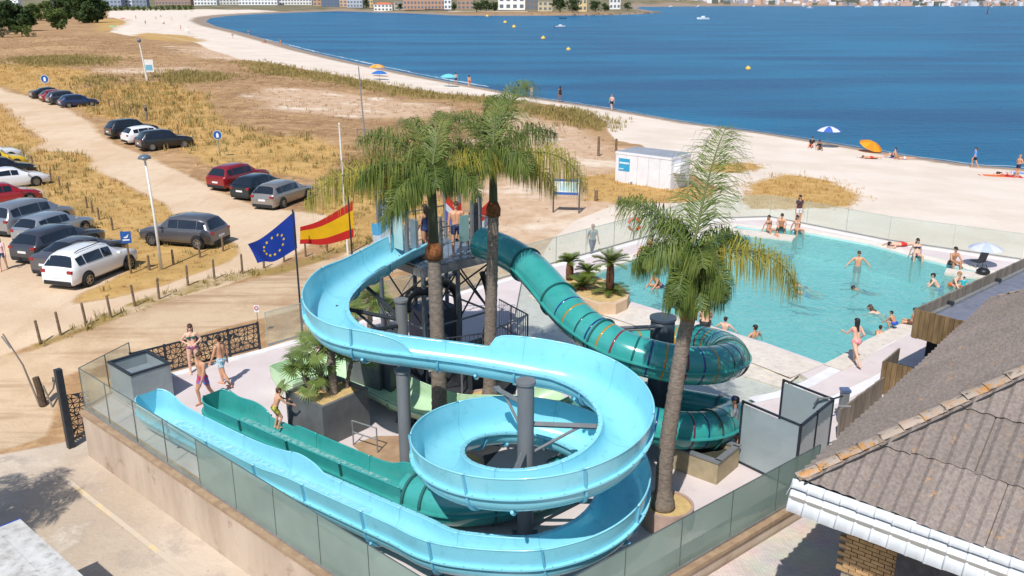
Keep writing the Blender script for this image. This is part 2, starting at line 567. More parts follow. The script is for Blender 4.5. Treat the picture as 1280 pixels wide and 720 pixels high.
    c = mixc(edge(za[1], 1.1), c, gold)
    c = mixc(edge(za[2], 0.5), c, beach)
    c = mixc(edge(za[0], 0.7), c, path)
    c = mixc(edge(zb[2], 0.6), c, track)
    patchy = math_('MULTIPLY', edge(zb[0], 1.0), mrange(mid, 0.42, 0.6, 0.25, 1.0))
    c = mixc(patchy, c, olive)
    iso = math_('MULTIPLY', edge(za[1], 1.0), za[2])
    c = mixc(iso, c, gold)
    c = mixc(edge(zc[0], 0.25), c, lane)
    c = mixc(zc[2], c, town)
    c = mixc(mrange(math_('ADD', zb[1], math_('MULTIPLY', math_('SUBTRACT', mid, 0.5), 0.25)), 0.05, 0.4), c, wetc)
    L.new(c, b.inputs['Base Color'])
    L.new(mrange(zb[1], 0.3, 1.0, 0.95, 0.35), b.inputs['Roughness'])
    bp = N.new('ShaderNodeBump')
    bp.inputs['Strength'].default_value = 0.55
    bp.inputs['Distance'].default_value = 0.12
    hsum = math_('ADD', math_('MULTIPLY', mid, 0.8), math_('MULTIPLY', fine, 0.35))
    L.new(hsum, bp.inputs['Height'])
    L.new(bp.outputs[0], b.inputs['Normal'])
    return m

ground = link('ground', build_ground(), ground_material())
tag(ground, kind='structure')

def water_material(name, deep, rough, bumps, dist):
    m = bpy.data.materials.new(name)
    m.use_nodes = True
    nt = m.node_tree; N = nt.nodes; L = nt.links
    b = N['Principled BSDF']
    geo = N.new('ShaderNodeNewGeometry')
    nz = N.new('ShaderNodeTexNoise'); nz.inputs['Scale'].default_value = 0.012; nz.inputs['Detail'].default_value = 4
    mp0 = N.new('ShaderNodeMapping'); mp0.inputs['Scale'].default_value = (1, 4.0, 1)
    L.new(geo.outputs['Position'], mp0.inputs['Vector']); L.new(mp0.outputs[0], nz.inputs['Vector'])
    mx = N.new('ShaderNodeMix'); mx.data_type = 'RGBA'
    mx.inputs['A'].default_value = (*deep[0], 1); mx.inputs['B'].default_value = (*deep[1], 1)
    mr = N.new('ShaderNodeMapRange'); mr.inputs['From Min'].default_value = 0.4; mr.inputs['From Max'].default_value = 0.6
    L.new(nz.outputs['Fac'], mr.inputs['Value']); L.new(mr.outputs[0], mx.inputs['Factor'])
    L.new(mx.outputs['Result'], b.inputs['Base Color'])
    b.inputs['Roughness'].default_value = rough
    b.inputs['IOR'].default_value = 1.33
    b.inputs['Specular IOR Level'].default_value = 0.10
    prev = None
    for (sc, st, strength) in bumps:
        mp = N.new('ShaderNodeMapping'); mp.inputs['Scale'].default_value = st
        mp.inputs['Rotation'].default_value = (0, 0, R(12))
        L.new(geo.outputs['Position'], mp.inputs['Vector'])
        n = N.new('ShaderNodeTexNoise'); n.inputs['Scale'].default_value = sc; n.inputs['Detail'].default_value = 4
        L.new(mp.outputs[0], n.inputs['Vector'])
        bp = N.new('ShaderNodeBump'); bp.inputs['Strength'].default_value = strength; bp.inputs['Distance'].default_value = dist
        L.new(n.outputs['Fac'], bp.inputs['Height'])
        if prev: L.new(prev, bp.inputs['Normal'])
        prev = bp.outputs[0]
    L.new(prev, b.inputs['Normal'])
    return m

sea_mb = MB().add([(-6000, 40, SEA_Z), (6000, 40, SEA_Z), (6000, 9000, SEA_Z), (-6000, 9000, SEA_Z)], [(0, 1, 2, 3)])
sea = sea_mb.build('sea', water_material('sea_water', (srgb(0, 104, 144), srgb(0, 78, 122)), 0.3,
                   [(0.5, (1, 2.2, 1), 0.9), (2.2, (1, 2.4, 1), 0.8)], 0.35))
tag(sea, kind='structure')

# thin line of foam off the curve of the beach, and at the water's edge
def foam_line(pix, w, name):
    pts = spline([(*tuple(at(x, y, SEA_Z))[:2], 0.0) for x, y in pix], 2.0)[0]
    vs = []; rnd_ = random.Random(8)
    for i, p in enumerate(pts):
        t = pts[min(i + 1, len(pts) - 1)] - pts[max(i - 1, 0)]
        n = np.array([-t[1], t[0]]) / (np.hypot(t[0], t[1]) + 1e-9)
        ww = w * (0.4 + 0.8 * abs(math.sin(i * 0.21) * math.sin(i * 0.083 + 1)))
        o = rnd_.uniform(-0.25, 0.25)
        vs += [(p[0] + n[0] * (ww + o), p[1] + n[1] * (ww + o), SEA_Z + 0.03), (p[0] - n[0] * (ww - o), p[1] - n[1] * (ww - o), SEA_Z + 0.03)]
    return tag(MB().add(vs, [(2 * i, 2 * i + 1, 2 * i + 3, 2 * i + 2) for i in range(len(pts) - 1)]).build(name, mat('sea_foam', srgb(206, 212, 214), 0.7, col2=srgb(150, 170, 182), scale=0.6, lo=0.4, hi=0.6)), kind='structure')
foam_line([(322, 47.5), (345, 52), (390, 63.5), (440, 74.5), (500, 87.5), (560, 99.5), (610, 108.5)], 0.45, 'breaking_wave')
foam_line([(662, 120.2), (765, 135.6), (865, 153), (960, 165.3), (1045, 178.8), (1110, 189.8), (1210, 204.6), (1280, 209.8), (1420, 226)], 0.12, 'breaking_wave')
# ------------------------------------------------------------------ bathing complex: deck and pool
M_DECK = mat('pink_deck', srgb(213, 201, 199), 0.7, col2=srgb(203, 189, 187), scale=0.7, bump=0.15, bscale=60, dirt=(srgb(188, 166, 160), 1.6, 0.58, 0.75))
M_WHITE = mat('white_strip', srgb(232, 230, 230), 0.55, col2=srgb(216, 214, 214), scale=1.5)
M_CONC = mat('retaining_concrete', srgb(196, 178, 160), 0.9, col2=srgb(172, 152, 134), scale=0.9, bump=0.35, bscale=25, stretch=(1, 1, 0.35), dirt=(srgb(138, 116, 96), 1.4, 0.58, 0.72))
M_COPING = mat('stone_coping', srgb(172, 146, 118), 0.85, col2=srgb(146, 120, 96), scale=4, bump=0.3)
M_STEEL = mat('galvanised_steel', srgb(150, 152, 152), 0.45, 0.3, col2=srgb(132, 134, 136), scale=5)
M_DARK = mat('charcoal_metal', srgb(52, 58, 66), 0.5, 0.2, col2=srgb(42, 48, 56), scale=6)
M_GREYPOST = mat('grey_painted_steel', srgb(126, 128, 130), 0.5, 0.1, col2=srgb(112, 115, 118), scale=2, stretch=(1, 1, 0.3))
M_BLACK = mat('black_plastic', srgb(26, 28, 32), 0.45)
M_POOLTILE = mat('pool_lining', srgb(194, 226, 222), 0.5, col2=srgb(182, 220, 218), scale=0.5)
M_BEACHST = mat('splash_stone', srgb(218, 208, 196), 0.8, col2=srgb(202, 192, 180), scale=2.5, bump=0.25, bscale=70, dirt=(srgb(180, 172, 160), 5, 0.55, 0.72))

def glass_mat(name, tint, diff, dcol, rough=0.02, refl=1.0, nscale=0.9, nrange=0.05):
    m = bpy.data.materials.new(name)
    m.use_nodes = True
    nt = m.node_tree; N = nt.nodes; L = nt.links
    N.remove(N['Principled BSDF'])
    tr = N.new('ShaderNodeBsdfTransparent'); tr.inputs[0].default_value = (*tint, 1)
    gl = N.new('ShaderNodeBsdfGlossy'); gl.inputs['Roughness'].default_value = rough
    gl.inputs['Color'].default_value = (refl, refl, refl, 1)
    di = N.new('ShaderNodeBsdfDiffuse')
    geo = N.new('ShaderNodeNewGeometry')
    nz = N.new('ShaderNodeTexNoise'); nz.inputs['Scale'].default_value = nscale; nz.inputs['Detail'].default_value = 5
    L.new(geo.outputs['Position'], nz.inputs['Vector'])
    mr = N.new('ShaderNodeMapRange'); mr.inputs['From Min'].default_value = 0.3; mr.inputs['From Max'].default_value = 0.7
    mr.inputs['To Min'].default_value = max(0, diff - nrange); mr.inputs['To Max'].default_value = diff + nrange
    L.new(nz.outputs['Fac'], mr.inputs['Value'])
    di.inputs[0].default_value = (*dcol, 1)
    lw = N.new('ShaderNodeLayerWeight'); lw.inputs[0].default_value = 0.5
    pw = N.new('ShaderNodeMath'); pw.operation = 'POWER'; pw.inputs[1].default_value = 4.0
    L.new(lw.outputs['Facing'], pw.inputs[0])
    fr = N.new('ShaderNodeMath'); fr.operation = 'MULTIPLY_ADD'; fr.inputs[1].default_value = 0.7; fr.inputs[2].default_value = 0.035
    L.new(pw.outputs[0], fr.inputs[0])
    m1 = N.new('ShaderNodeMixShader'); m2 = N.new('ShaderNodeMixShader')
    L.new(mr.outputs[0], m1.inputs[0])
    L.new(tr.outputs[0], m1.inputs[1]); L.new(di.outputs[0], m1.inputs[2])
    L.new(fr.outputs[0], m2.inputs[0]); L.new(m1.outputs[0], m2.inputs[1]); L.new(gl.outputs[0], m2.inputs[2])
    L.new(m2.outputs[0], N['Material Output'].inputs['Surface'])
    MATS[name] = m
    return m

M_GLASS = glass_mat('clear_fence_glass', (0.93, 0.965, 0.95), 0.10, srgb(224, 228, 216), refl=0.6)
M_GLASSF = glass_mat('misted_fence_glass', (0.80, 0.87, 0.85), 0.68, srgb(146, 166, 158), refl=0.8, nscale=0.45, nrange=0.22)
M_GLASSG = glass_mat('grey_screen_glass', (0.62, 0.70, 0.72), 0.72, srgb(170, 182, 186))

def P2(px, py, z=0.0):
    p = at(px, py, z)
    return (p.x, p.y)

DA = P2(107, 513); DB = P2(168, 478); DC = P2(325, 437); DD = P2(695, 330); DE = P2(800, 300); DF = P2(893, 274.5); DG = P2(962, 272.5)
DH = P2(1110, 302); DI = P2(1276, 326); DJ = (26.5, 36.0); DK = (13.2, 23.6); DL = P2(1030, 607); DM = P2(840, 720)
# corner of the two fences nearest the drone
def isect(p, d, q, e):
    det = d[0] * -e[1] + e[0] * d[1]
    t = ((q[0] - p[0]) * -e[1] + e[0] * (q[1] - p[1])) / det
    return (p[0] + d[0] * t, p[1] + d[1] * t)
_l0, _l1 = P2(150, 540), P2(320, 655)
_r0, _r1 = P2(840, 720), P2(960, 650)
DN = isect(_l0, (_l1[0] - _l0[0], _l1[1] - _l0[1]), _r0, (_r1[0] - _r0[0], _r1[1] - _r0[1]))
DECK = [DA, DN, DM, DL, DK, DJ, DI, DH, DG, DF, DE, DD, DC, DB]

WZ = -0.10                      # water level
POOL = [P2(x, y, -0.02) for x, y in [(787, 377), (762, 366), (742, 352), (738, 342), (800, 322), (850, 308), (890, 296), (922, 283), (948, 287), (978, 285.5), (1002, 290), (1085, 305.5),
                                     (1135, 319.5), (1178, 330), (1205, 336), (1240, 345), (1230, 356), (1200, 372), (1168, 388), (1135, 402), (1110, 414), (1085, 425.5), (1052, 445), (1032, 456), (960, 430), (915, 416), (855, 397.5)]]
SHAL = [P2(x, y, -0.02) for x, y in [(652, 350), (690, 362), (722, 378), (770, 397), (850, 423), (930, 447), (1000, 468), (1018, 479), (1000, 490), (965, 500), (930, 506), (890, 512), (830, 520), (770, 500), (700, 470), (655, 440), (642, 400)]]

def holed(outer, holes, z):
    polys = [[Vector((p[0], p[1], 0)) for p in outer]] + [[Vector((p[0], p[1], 0)) for p in h] for h in holes]
    flat = [p for q in polys for p in q]
    fs = []
    for t in tessellate_polygon(polys):
        a, b, c = (flat[k] for k in t)
        fs.append(t if (b - a).cross(c - a).z > 0 else (t[0], t[2], t[1]))
    return [(p.x, p.y, z) for p in flat], fs

mb = MB()
mb.add(*holed(DECK, [POOL, SHAL], 0.0))
n = len(DECK)
mb.add([(p[0], p[1], 0) for p in DECK] + [(p[0], p[1], -1.9) for p in DECK], [(i, n + i, n + (i + 1) % n, (i + 1) % n) for i in range(n)])
deck = mb.build('pool_deck', M_DECK)
tag(deck, kind='structure')

def ccw(p):
    return p if sum(p[i][0] * p[(i + 1) % len(p)][1] - p[(i + 1) % len(p)][0] * p[i][1] for i in range(len(p))) > 0 else list(reversed(p))
def basin(poly, zt, zb, name, m, parent):
    poly = ccw(poly)
    n = len(poly)
    mb = MB()
    mb.add([(p[0], p[1], zt) for p in poly] + [(p[0], p[1], zb) for p in poly], [(i, (i + 1) % n, n + (i + 1) % n, n + i) for i in range(n)])
    mb.add(*holed(poly, [], zb))
    return mb.build(name, m, parent)
pool = tag(empty('swimming_pool', (P2(900, 350)[0], P2(900, 350)[1], 0)), kind='structure')
def keep(o, parent):
    """parent a part that was built in place coordinates"""
    o.parent = parent
    o.matrix_parent_inverse = Matrix.Translation(-Vector(parent.location))
    return o
keep(basin(POOL, -0.001, -1.35, 'basin', M_POOLTILE, None), pool)

def pool_water_mat():
    m = bpy.data.materials.new('pool_water')
    m.use_nodes = True
    nt = m.node_tree; N = nt.nodes; L = nt.links
    N.remove(N['Principled BSDF'])
    tr = N.new('ShaderNodeBsdfTransparent')
    gl = N.new('ShaderNodeBsdfGlossy'); gl.inputs['Roughness'].default_value = 0.04
    di = N.new('ShaderNodeBsdfDiffuse'); di.inputs[0].default_value = (*srgb(132, 208, 204), 1)
    geo = N.new('ShaderNodeNewGeometry')
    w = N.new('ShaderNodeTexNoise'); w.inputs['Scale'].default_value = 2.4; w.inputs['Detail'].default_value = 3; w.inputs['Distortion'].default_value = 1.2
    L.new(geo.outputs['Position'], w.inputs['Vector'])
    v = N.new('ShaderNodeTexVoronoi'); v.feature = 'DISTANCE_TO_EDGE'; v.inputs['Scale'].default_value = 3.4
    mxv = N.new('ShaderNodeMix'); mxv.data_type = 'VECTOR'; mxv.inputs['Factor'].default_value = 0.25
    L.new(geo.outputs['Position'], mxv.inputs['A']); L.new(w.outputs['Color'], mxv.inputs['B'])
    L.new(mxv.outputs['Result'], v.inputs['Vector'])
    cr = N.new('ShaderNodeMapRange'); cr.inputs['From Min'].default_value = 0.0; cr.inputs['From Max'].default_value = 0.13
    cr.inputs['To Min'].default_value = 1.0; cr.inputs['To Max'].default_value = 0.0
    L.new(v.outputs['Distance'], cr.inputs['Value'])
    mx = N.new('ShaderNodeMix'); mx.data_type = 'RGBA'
    mx.inputs['A'].default_value = (*srgb(188, 236, 240), 1); mx.inputs['B'].default_value = (*srgb(255, 255, 255), 1)  # white cell edges paint glints and caustic ripples into the water tint
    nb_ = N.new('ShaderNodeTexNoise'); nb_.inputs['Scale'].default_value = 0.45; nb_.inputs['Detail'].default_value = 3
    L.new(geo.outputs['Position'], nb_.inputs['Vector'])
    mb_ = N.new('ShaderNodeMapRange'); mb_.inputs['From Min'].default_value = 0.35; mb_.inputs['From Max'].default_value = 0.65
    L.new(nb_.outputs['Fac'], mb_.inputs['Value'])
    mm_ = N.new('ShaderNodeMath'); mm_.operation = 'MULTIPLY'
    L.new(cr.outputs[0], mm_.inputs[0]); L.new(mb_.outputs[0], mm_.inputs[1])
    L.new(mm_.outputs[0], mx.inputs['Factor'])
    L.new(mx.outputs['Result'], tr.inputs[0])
    bp = N.new('ShaderNodeBump'); bp.inputs['Strength'].default_value = 0.5; bp.inputs['Distance'].default_value = 0.12
    L.new(w.outputs['Fac'], bp.inputs['Height'])
    w2 = N.new('ShaderNodeTexNoise'); w2.inputs['Scale'].default_value = 7; w2.inputs['Detail'].default_value = 2
    L.new(geo.outputs['Position'], w2.inputs['Vector'])
    bp2 = N.new('ShaderNodeBump'); bp2.inputs['Strength'].default_value = 0.35; bp2.inputs['Distance'].default_value = 0.05
    L.new(w2.outputs['Fac'], bp2.inputs['Height']); L.new(bp.outputs[0], bp2.inputs['Normal'])
    L.new(bp2.outputs[0], gl.inputs['Normal'])
    fr = N.new('ShaderNodeFresnel'); fr.inputs[0].default_value = 1.33
    L.new(bp2.outputs[0], fr.inputs['Normal'])
    m1 = N.new('ShaderNodeMixShader'); m1.inputs[0].default_value = 0.36
    L.new(tr.outputs[0], m1.inputs[1]); L.new(di.outputs[0], m1.inputs[2])
    m2 = N.new('ShaderNodeMixShader')
    L.new(fr.outputs[0], m2.inputs[0]); L.new(m1.outputs[0], m2.inputs[1]); L.new(gl.outputs[0], m2.inputs[2])
    L.new(m2.outputs[0], N['Material Output'].inputs['Surface'])
    return m
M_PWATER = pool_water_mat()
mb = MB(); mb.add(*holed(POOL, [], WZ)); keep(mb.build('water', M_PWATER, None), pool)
# splash area with a film of water between the pool and the slides
shal = tag(empty('splash_area', (P2(830, 450)[0], P2(830, 450)[1], 0)), kind='structure')
keep(basin(SHAL, -0.001, -0.16, 'stone_floor', M_BEACHST, None), shal)
M_FILM = glass_mat('shallow_water', (0.93, 0.975, 0.97), 0.07, srgb(200, 224, 220), 0.08, 0.9)
mb = MB(); mb.add(*holed(SHAL, [], -0.10)); keep(mb.build('water', M_FILM, None), shal)
# stone rim between them and its two steps
def strip(pts, w, z, name, m, parent=None, side=0.0, th=0.0):
    """flat band along a plan line; side shifts it (+ = left)"""
    pts = [Vector((p[0], p[1], 0)) for p in pts]
    L_, R_ = [], []
    for i, p in enumerate(pts):
        t = (pts[min(i + 1, len(pts) - 1)] - pts[max(i - 1, 0)]).normalized()
        nn = Vector((-t.y, t.x, 0))
        L_.append(p + nn * (w / 2 + side)); R_.append(p + nn * (-w / 2 + side))
    k = len(pts)
    vs = [(p.x, p.y, z) for p in L_] + [(p.x, p.y, z) for p in R_]
    fs = [(k + i, k + i + 1, i + 1, i) for i in range(k - 1)]
    mb = MB(); mb.add(vs, fs)
    if th:
        mb.add([(p[0], p[1], p[2] - th) for p in vs] + vs, [])
        b0 = 2 * k
        for i in range(k - 1):
            mb.f.append((i, i + 1, b0 + i + 1, b0 + i))
            mb.f.append((k + i + 1, k + i, b0 + k + i, b0 + k + i + 1))
    return mb.build(name, m, parent)
rim_line = [P2(x, y) for x, y in [(737, 363), (765, 378), (800, 388), (860, 407), (920, 424), (965, 438), (1022, 459)]]
o = strip(rim_line, 1.75, 0.012, 'stone_rim', M_BEACHST, side=-0.62); tag(o, kind='structure')
for k in range(3):
    o = strip(SHAL[1:7], 0.42, -0.02 - 0.032 * k, 'rim_step', M_BEACHST, side=-0.18 - 0.42 * k, th=0.14); keep(o, shal)
pb = [P2(x, y) for x, y in [(742, 341), (800, 320.5), (850, 306.5), (890, 294.5), (922, 281.5), (948, 285.5), (978, 284), (1002, 288.5), (1085, 304), (1135, 318), (1178, 328.5), (1205, 334.5), (1242, 343)]]
keep(strip(pb, 0.55, 0.02, 'coping', mat('pool_coping', srgb(226, 220, 208), 0.7, col2=srgb(212, 204, 190), scale=3), None, side=0.2, th=0.2), pool)
pf = [P2(x, y) for x, y in [(1168, 389), (1135, 403), (1110, 415), (1085, 427), (1052, 447), (1032, 457)]]
keep(strip(pf, 0.7, 0.02, 'coping', M_BEACHST, None, side=0.25, th=0.2), pool)
for nm, pts, w in (('deck_edge_strip', [DB, DC, DD, DE, DF, DG, DH, DI], 0.34), ):
    tag(strip(pts, w, 0.03, nm, M_WHITE, side=-0.22, th=0.04), kind='structure')
tag(strip([P2(x, y) for x, y in [(1145, 409), (1120, 421), (1090, 437), (1050, 458), (1010, 480), (975, 493), (940, 500)]], 0.4, 0.006, 'deck_edge_strip', M_WHITE), kind='structure')
tag(strip([P2(x, y) for x, y in [(1120, 462), (1095, 475), (1050, 497), (1000, 520), (960, 530)]], 0.4, 0.006, 'deck_edge_strip', M_WHITE), kind='structure')
# pool end steps by the wooden screen
for k in range(4):
    p, q = Vector(P2(1182, 338 + 6 * k)), Vector(P2(1262, 349 + 6 * k))
    d = (q - p).normalized()
    mb = MB().box(((p.x + q.x) / 2, (p.y + q.y) / 2, -0.1 - 0.12 * k), ((q - p).length, 0.9, 0.2), math.atan2(d.y, d.x))
    keep(mb.build('pool_step', M_BEACHST), pool)
o = MB().box((*P2(952, 292), -0.35), (3.4, 1.1, 0.66), R(-28)).build('pool_ledge', M_BEACHST); keep(o, pool)

# ------------------------------------------------------------------ retaining wall and coping
def wall_run(pts, z0, z1, th, name, m, label, cat, coping=True, off=0.0):
    root = empty(name, (pts[0][0], pts[0][1], z0), 0, label, cat)
    for i in range(len(pts) - 1):
        a, b = Vector(pts[i]), Vector(pts[i + 1])
        d = (b - a); ln = d.length; d.normalize()
        nn = Vector((d.y, -d.x)) * off
        c = (a + b) / 2 + nn
        keep(MB().box((c.x, c.y, (z0 + z1) / 2), (ln, th, z1 - z0), math.atan2(d.y, d.x)).build('wall_face', m), root)
        if coping:
            c2 = c
            keep(MB().box((c2.x, c2.y, z1 + 0.03), (ln + 0.02, th + 0.14, 0.09), math.atan2(d.y, d.x)).build('coping', M_COPING), root)
    return root
wall_run([DA, DN], -1.95, -0.03, 0.24, 'retaining_wall', M_CONC, 'stained concrete retaining wall below the long glass fence beside the lane', 'wall')
wall_run([DN, DL], -1.2, -0.03, 0.24, 'retaining_wall', M_CONC, 'low concrete wall carrying the glass fence beside the paved yard', 'wall')

# ------------------------------------------------------------------ glass fences
M_EDGE = mat('glass_edge', srgb(168, 180, 172), 0.3)
def glass_fence(pts, h, pw, m, label, name='glass_fence', z=0.06, mats=None, pm=None, pw2=0.016):
    pm = pm or mat('glass_clip', srgb(88, 98, 98), 0.4)
    root = empty(name, (pts[0][0], pts[0][1], z), 0, label, 'fence')
    k = 0
    for i in range(len(pts) - 1):
        a, b = Vector((*pts[i], 0)), Vector((*pts[i + 1], 0))
        d = b - a; ln = d.length; d.normalize()
        n = max(1, int(round(ln / pw)))
        rz = math.atan2(d.y, d.x)
        for j in range(n):
            c = a + d * (ln * (j + 0.5) / n)
            mm = m if mats is None else mats(k)
            keep(MB().box((c.x, c.y, z + h / 2), (ln / n - 0.025, 0.018, h), rz).build('pane', mm), root)
            k += 1
        for j in range(n + 1):
            c = a + d * (ln * j / n)
            if j < n or i == len(pts) - 2:
                keep(MB().box((c.x, c.y, z + h * 0.5 - 0.005), (pw2, 0.03, h + 0.01), rz).build('post', pm), root)
        c = (a + b) / 2
        keep(MB().box((c.x, c.y, z + 0.03), (ln, 0.05, 0.06), rz).build('base_channel', M_STEEL), root)
        keep(MB().box((c.x, c.y, z + h + 0.012), (ln, 0.022, pw2), rz).build('top_edge', pm), root)
    return root
def lerp2(a, b, t): return (a[0] + (b[0] - a[0]) * t, a[1] + (b[1] - a[1]) * t)
glass_fence([DA, DN], 1.32, 1.62, M_GLASS, 'long glass panel fence on the retaining wall in front of the slide run-outs', mats=lambda k: M_GLASS if k < 4 else M_GLASSF, pw2=0.011)
glass_fence([DN, lerp2(DM, DL, 0.93)], 1.25, 1.7, M_GLASSF, 'misted glass panel fence between palm planter and paved yard', pw2=0.011)
glass_fence([lerp2(DC, DD, 0.02), DD], 1.25, 2.3, M_GLASS, 'clear glass fence along the deck behind the slide tower', pm=M_EDGE)
glass_fence([DD, DE, DF], 1.25, 2.2, M_GLASS, 'clear glass fence along the far left edge of the pool', pm=M_EDGE)
glass_fence([DF, DG, DH, DI], 1.25, 2.6, M_GLASS, 'clear glass fence between the pool and the open beach', pm=M_EDGE, pw2=0.01)
glass_fence([DA, DB], 1.32, 1.2, M_GLASS, 'short glass fence beside the dark gate post')

# perforated dark railing on the left edge of the deck
def perforated_panel(w, h, seed):
    rnd = random.Random(seed)
    nx, nz = int(w / 0.15), max(3, int(h / 0.15))
    bm = bmesh.new()
    g = []
    for i in range(nx + 1):
        col = []
        for j in range(nz + 1):
            x = w * i / nx + (0 if i in (0, nx) else rnd.uniform(-0.045, 0.045))
            zz = h * j / nz + (0 if j in (0, nz) else rnd.uniform(-0.04, 0.04))
            col.append(bm.verts.new((x - w / 2, 0, zz)))
        g.append(col)
    for i in range(nx):
        for j in range(nz):
            a, b, c, d = g[i][j], g[i + 1][j], g[i + 1][j + 1], g[i][j + 1]
            if rnd.random() < 0.5:
                bm.faces.new((a, b, c)); bm.faces.new((a, c, d))
            else:
                bm.faces.new((a, b, d)); bm.faces.new((b, c, d))
    bm.normal_update()
    inner = list(bm.faces)
    bmesh.ops.inset_individual(bm, faces=inner, thickness=0.027, depth=0)
    bmesh.ops.delete(bm, geom=[f for f in inner if f.is_valid and rnd.random() < 0.94], context='FACES')
    bmesh.ops.solidify(bm, geom=list(bm.faces), thickness=0.012)
    me = bpy.data.meshes.new('panel')
    bm.to_mesh(me); bm.free()
    return me
rail_a, rail_b = Vector((*DB, 0)), Vector((*DC, 0))
rd = (rail_b - rail_a); rl = rd.length; rd.normalize()
rr = empty('deck_railing', rail_a, 0, 'charcoal railing of perforated metal panels behind the standing bathers', 'railing')
nrz = math.atan2(rd.y, rd.x)
for j in range(4):
    w = rl / 4 - 0.06
    me = perforated_panel(w, 0.85, j)
    c = rd * (rl * (j + 0.5) / 4)
    link('panel', me, M_DARK, rr, (c.x, c.y, 0.13), nrz)
    MB().box((0, 0, 0), (w + 0.04, 0.06, 0.05)).build('rail', M_DARK, rr, loc=(c.x, c.y, 1.0), rz=nrz)
    MB().box((0, 0, 0), (w + 0.04, 0.06, 0.05)).build('rail', M_DARK, rr, loc=(c.x, c.y, 0.1), rz=nrz)
for j in range(5):
    c = rd * (rl * j / 4)
    MB().box((0, 0, 0.52), (0.06, 0.08, 1.06)).build('post', M_DARK, rr, loc=(c.x, c.y, 0), rz=nrz)

# corner box of grey panels with a glass top rim
bx0 = Vector((*lerp2(DA, DB, 0.62), 0)) + Vector((0.95, -0.25, 0))
bb = empty('corner_booth', bx0, R(-42), 'grey sheet-metal box with dark rim at the corner of the deck', 'box')
for (cx, cy, sx, sy) in ((0, -0.6, 1.5, 0.05), (0, 0.6, 1.5, 0.05), (-0.73, 0, 0.05, 1.15), (0.73, 0, 0.05, 1.15)):
    MB().box((cx, cy, 0.55), (sx, sy, 1.1)).build('side_panel', mat('grey_sheet', srgb(150, 160, 162), 0.4, 0.1), bb)
for (cx, cy, sx, sy) in ((0, -0.6, 1.56, 0.09), (0, 0.6, 1.56, 0.09), (-0.73, 0, 0.09, 1.1), (0.73, 0, 0.09, 1.1)):
    MB().box((cx, cy, 1.13), (sx, sy, 0.05)).build('rim', M_DARK, bb)
MB().box((0, 0, 0.72), (1.4, 1.14, 0.04)).build('lid', mat('booth_lid', srgb(132, 144, 152), 0.3), bb)

# gate by the retaining wall
gp = at(97, 556, -1.45)
gate = empty('metal_gate', (gp.x - 0.25, gp.y, gp.z - 0.1), R(-42), 'charcoal metal gate posts with perforated leaf at the end of the retaining wall', 'gate')
MB().box((0.1, 0, 1.35), (0.2, 0.2, 2.7)).build('post', M_DARK, gate, bevel=0.01)
MB().box((-0.3, 0.12, 0.95), (0.12, 0.12, 1.9)).build('post', M_DARK, gate, bevel=0.01)
me = perforated_panel(0.6, 1.5, 11)
link('leaf', me, M_DARK, gate, (0.1, 0.45, 0.25), R(70))
me = perforated_panel(0.34, 1.7, 12)
link('leaf', me, M_DARK, gate, (-0.12, 0.05, 0.12), R(0))

# screened enclosure by the yard
enc = empty('glass_enclosure', (*P2(974, 545), 0), 0, 'tall grey glass screens in dark frames beside the tiled roof', 'screen')
def screen2(p, q, h, m):
    a, b = Vector((*p, 0)), Vector((*q, 0))
    d = b - a; ln = d.length; rz = math.atan2(d.y, d.x); c = (a + b) / 2
    keep(MB().box((c.x, c.y, 0.08 + (h - 0.1) / 2), (ln - 0.06, 0.02, h - 0.1), rz).build('pane', m), enc)
    keep(MB().box((c.x, c.y, h + 0.05), (ln, 0.05, 0.05), rz).build('top_rail', M_DARK), enc)
    keep(MB().box((c.x, c.y, 0.05), (ln, 0.05, 0.05), rz).build('bottom_rail', M_DARK), enc)
    for e in (a, b):
        keep(MB().box((e.x, e.y, h / 2 + 0.03), (0.055, 0.055, h + 0.09), rz).build('post', M_DARK), enc)
EA, EB, EC, ED = P2(972, 548), P2(1032, 575), P2(992, 612), P2(922, 578)
screen2(EA, EB, 1.75, M_GLASSG)
screen2(EB, lerp2(EB, EC, 0.5), 1.75, M_GLASSG)
screen2(lerp2(EB, EC, 0.5), EC, 1.75, M_GLASSG)
screen2(EC, ED, 1.75, M_GLASSG)
for t in (0.35, 0.75):
    p = lerp2(EA, EB, t)
    keep(MB().tube([(p[0] + 0.25, p[1] - 0.5, 1.5), (p[0] + 0.3, p[1] - 0.62, 1.75), (p[0] + 0.55, p[1] - 0.75, 1.8)], 0.03, 8).build('bracket', M_GREYPOST), enc)

# ------------------------------------------------------------------ slides
def frames(A):
    T = np.gradient(A[:, :3], axis=0)
    T /= np.linalg.norm(T, axis=1)[:, None]
    up = np.array([0, 0, 1.0])
    Lf = np.cross(up, T); Lf /= np.linalg.norm(Lf, axis=1)[:, None]
    U = np.cross(T, Lf)
    return T, Lf, U

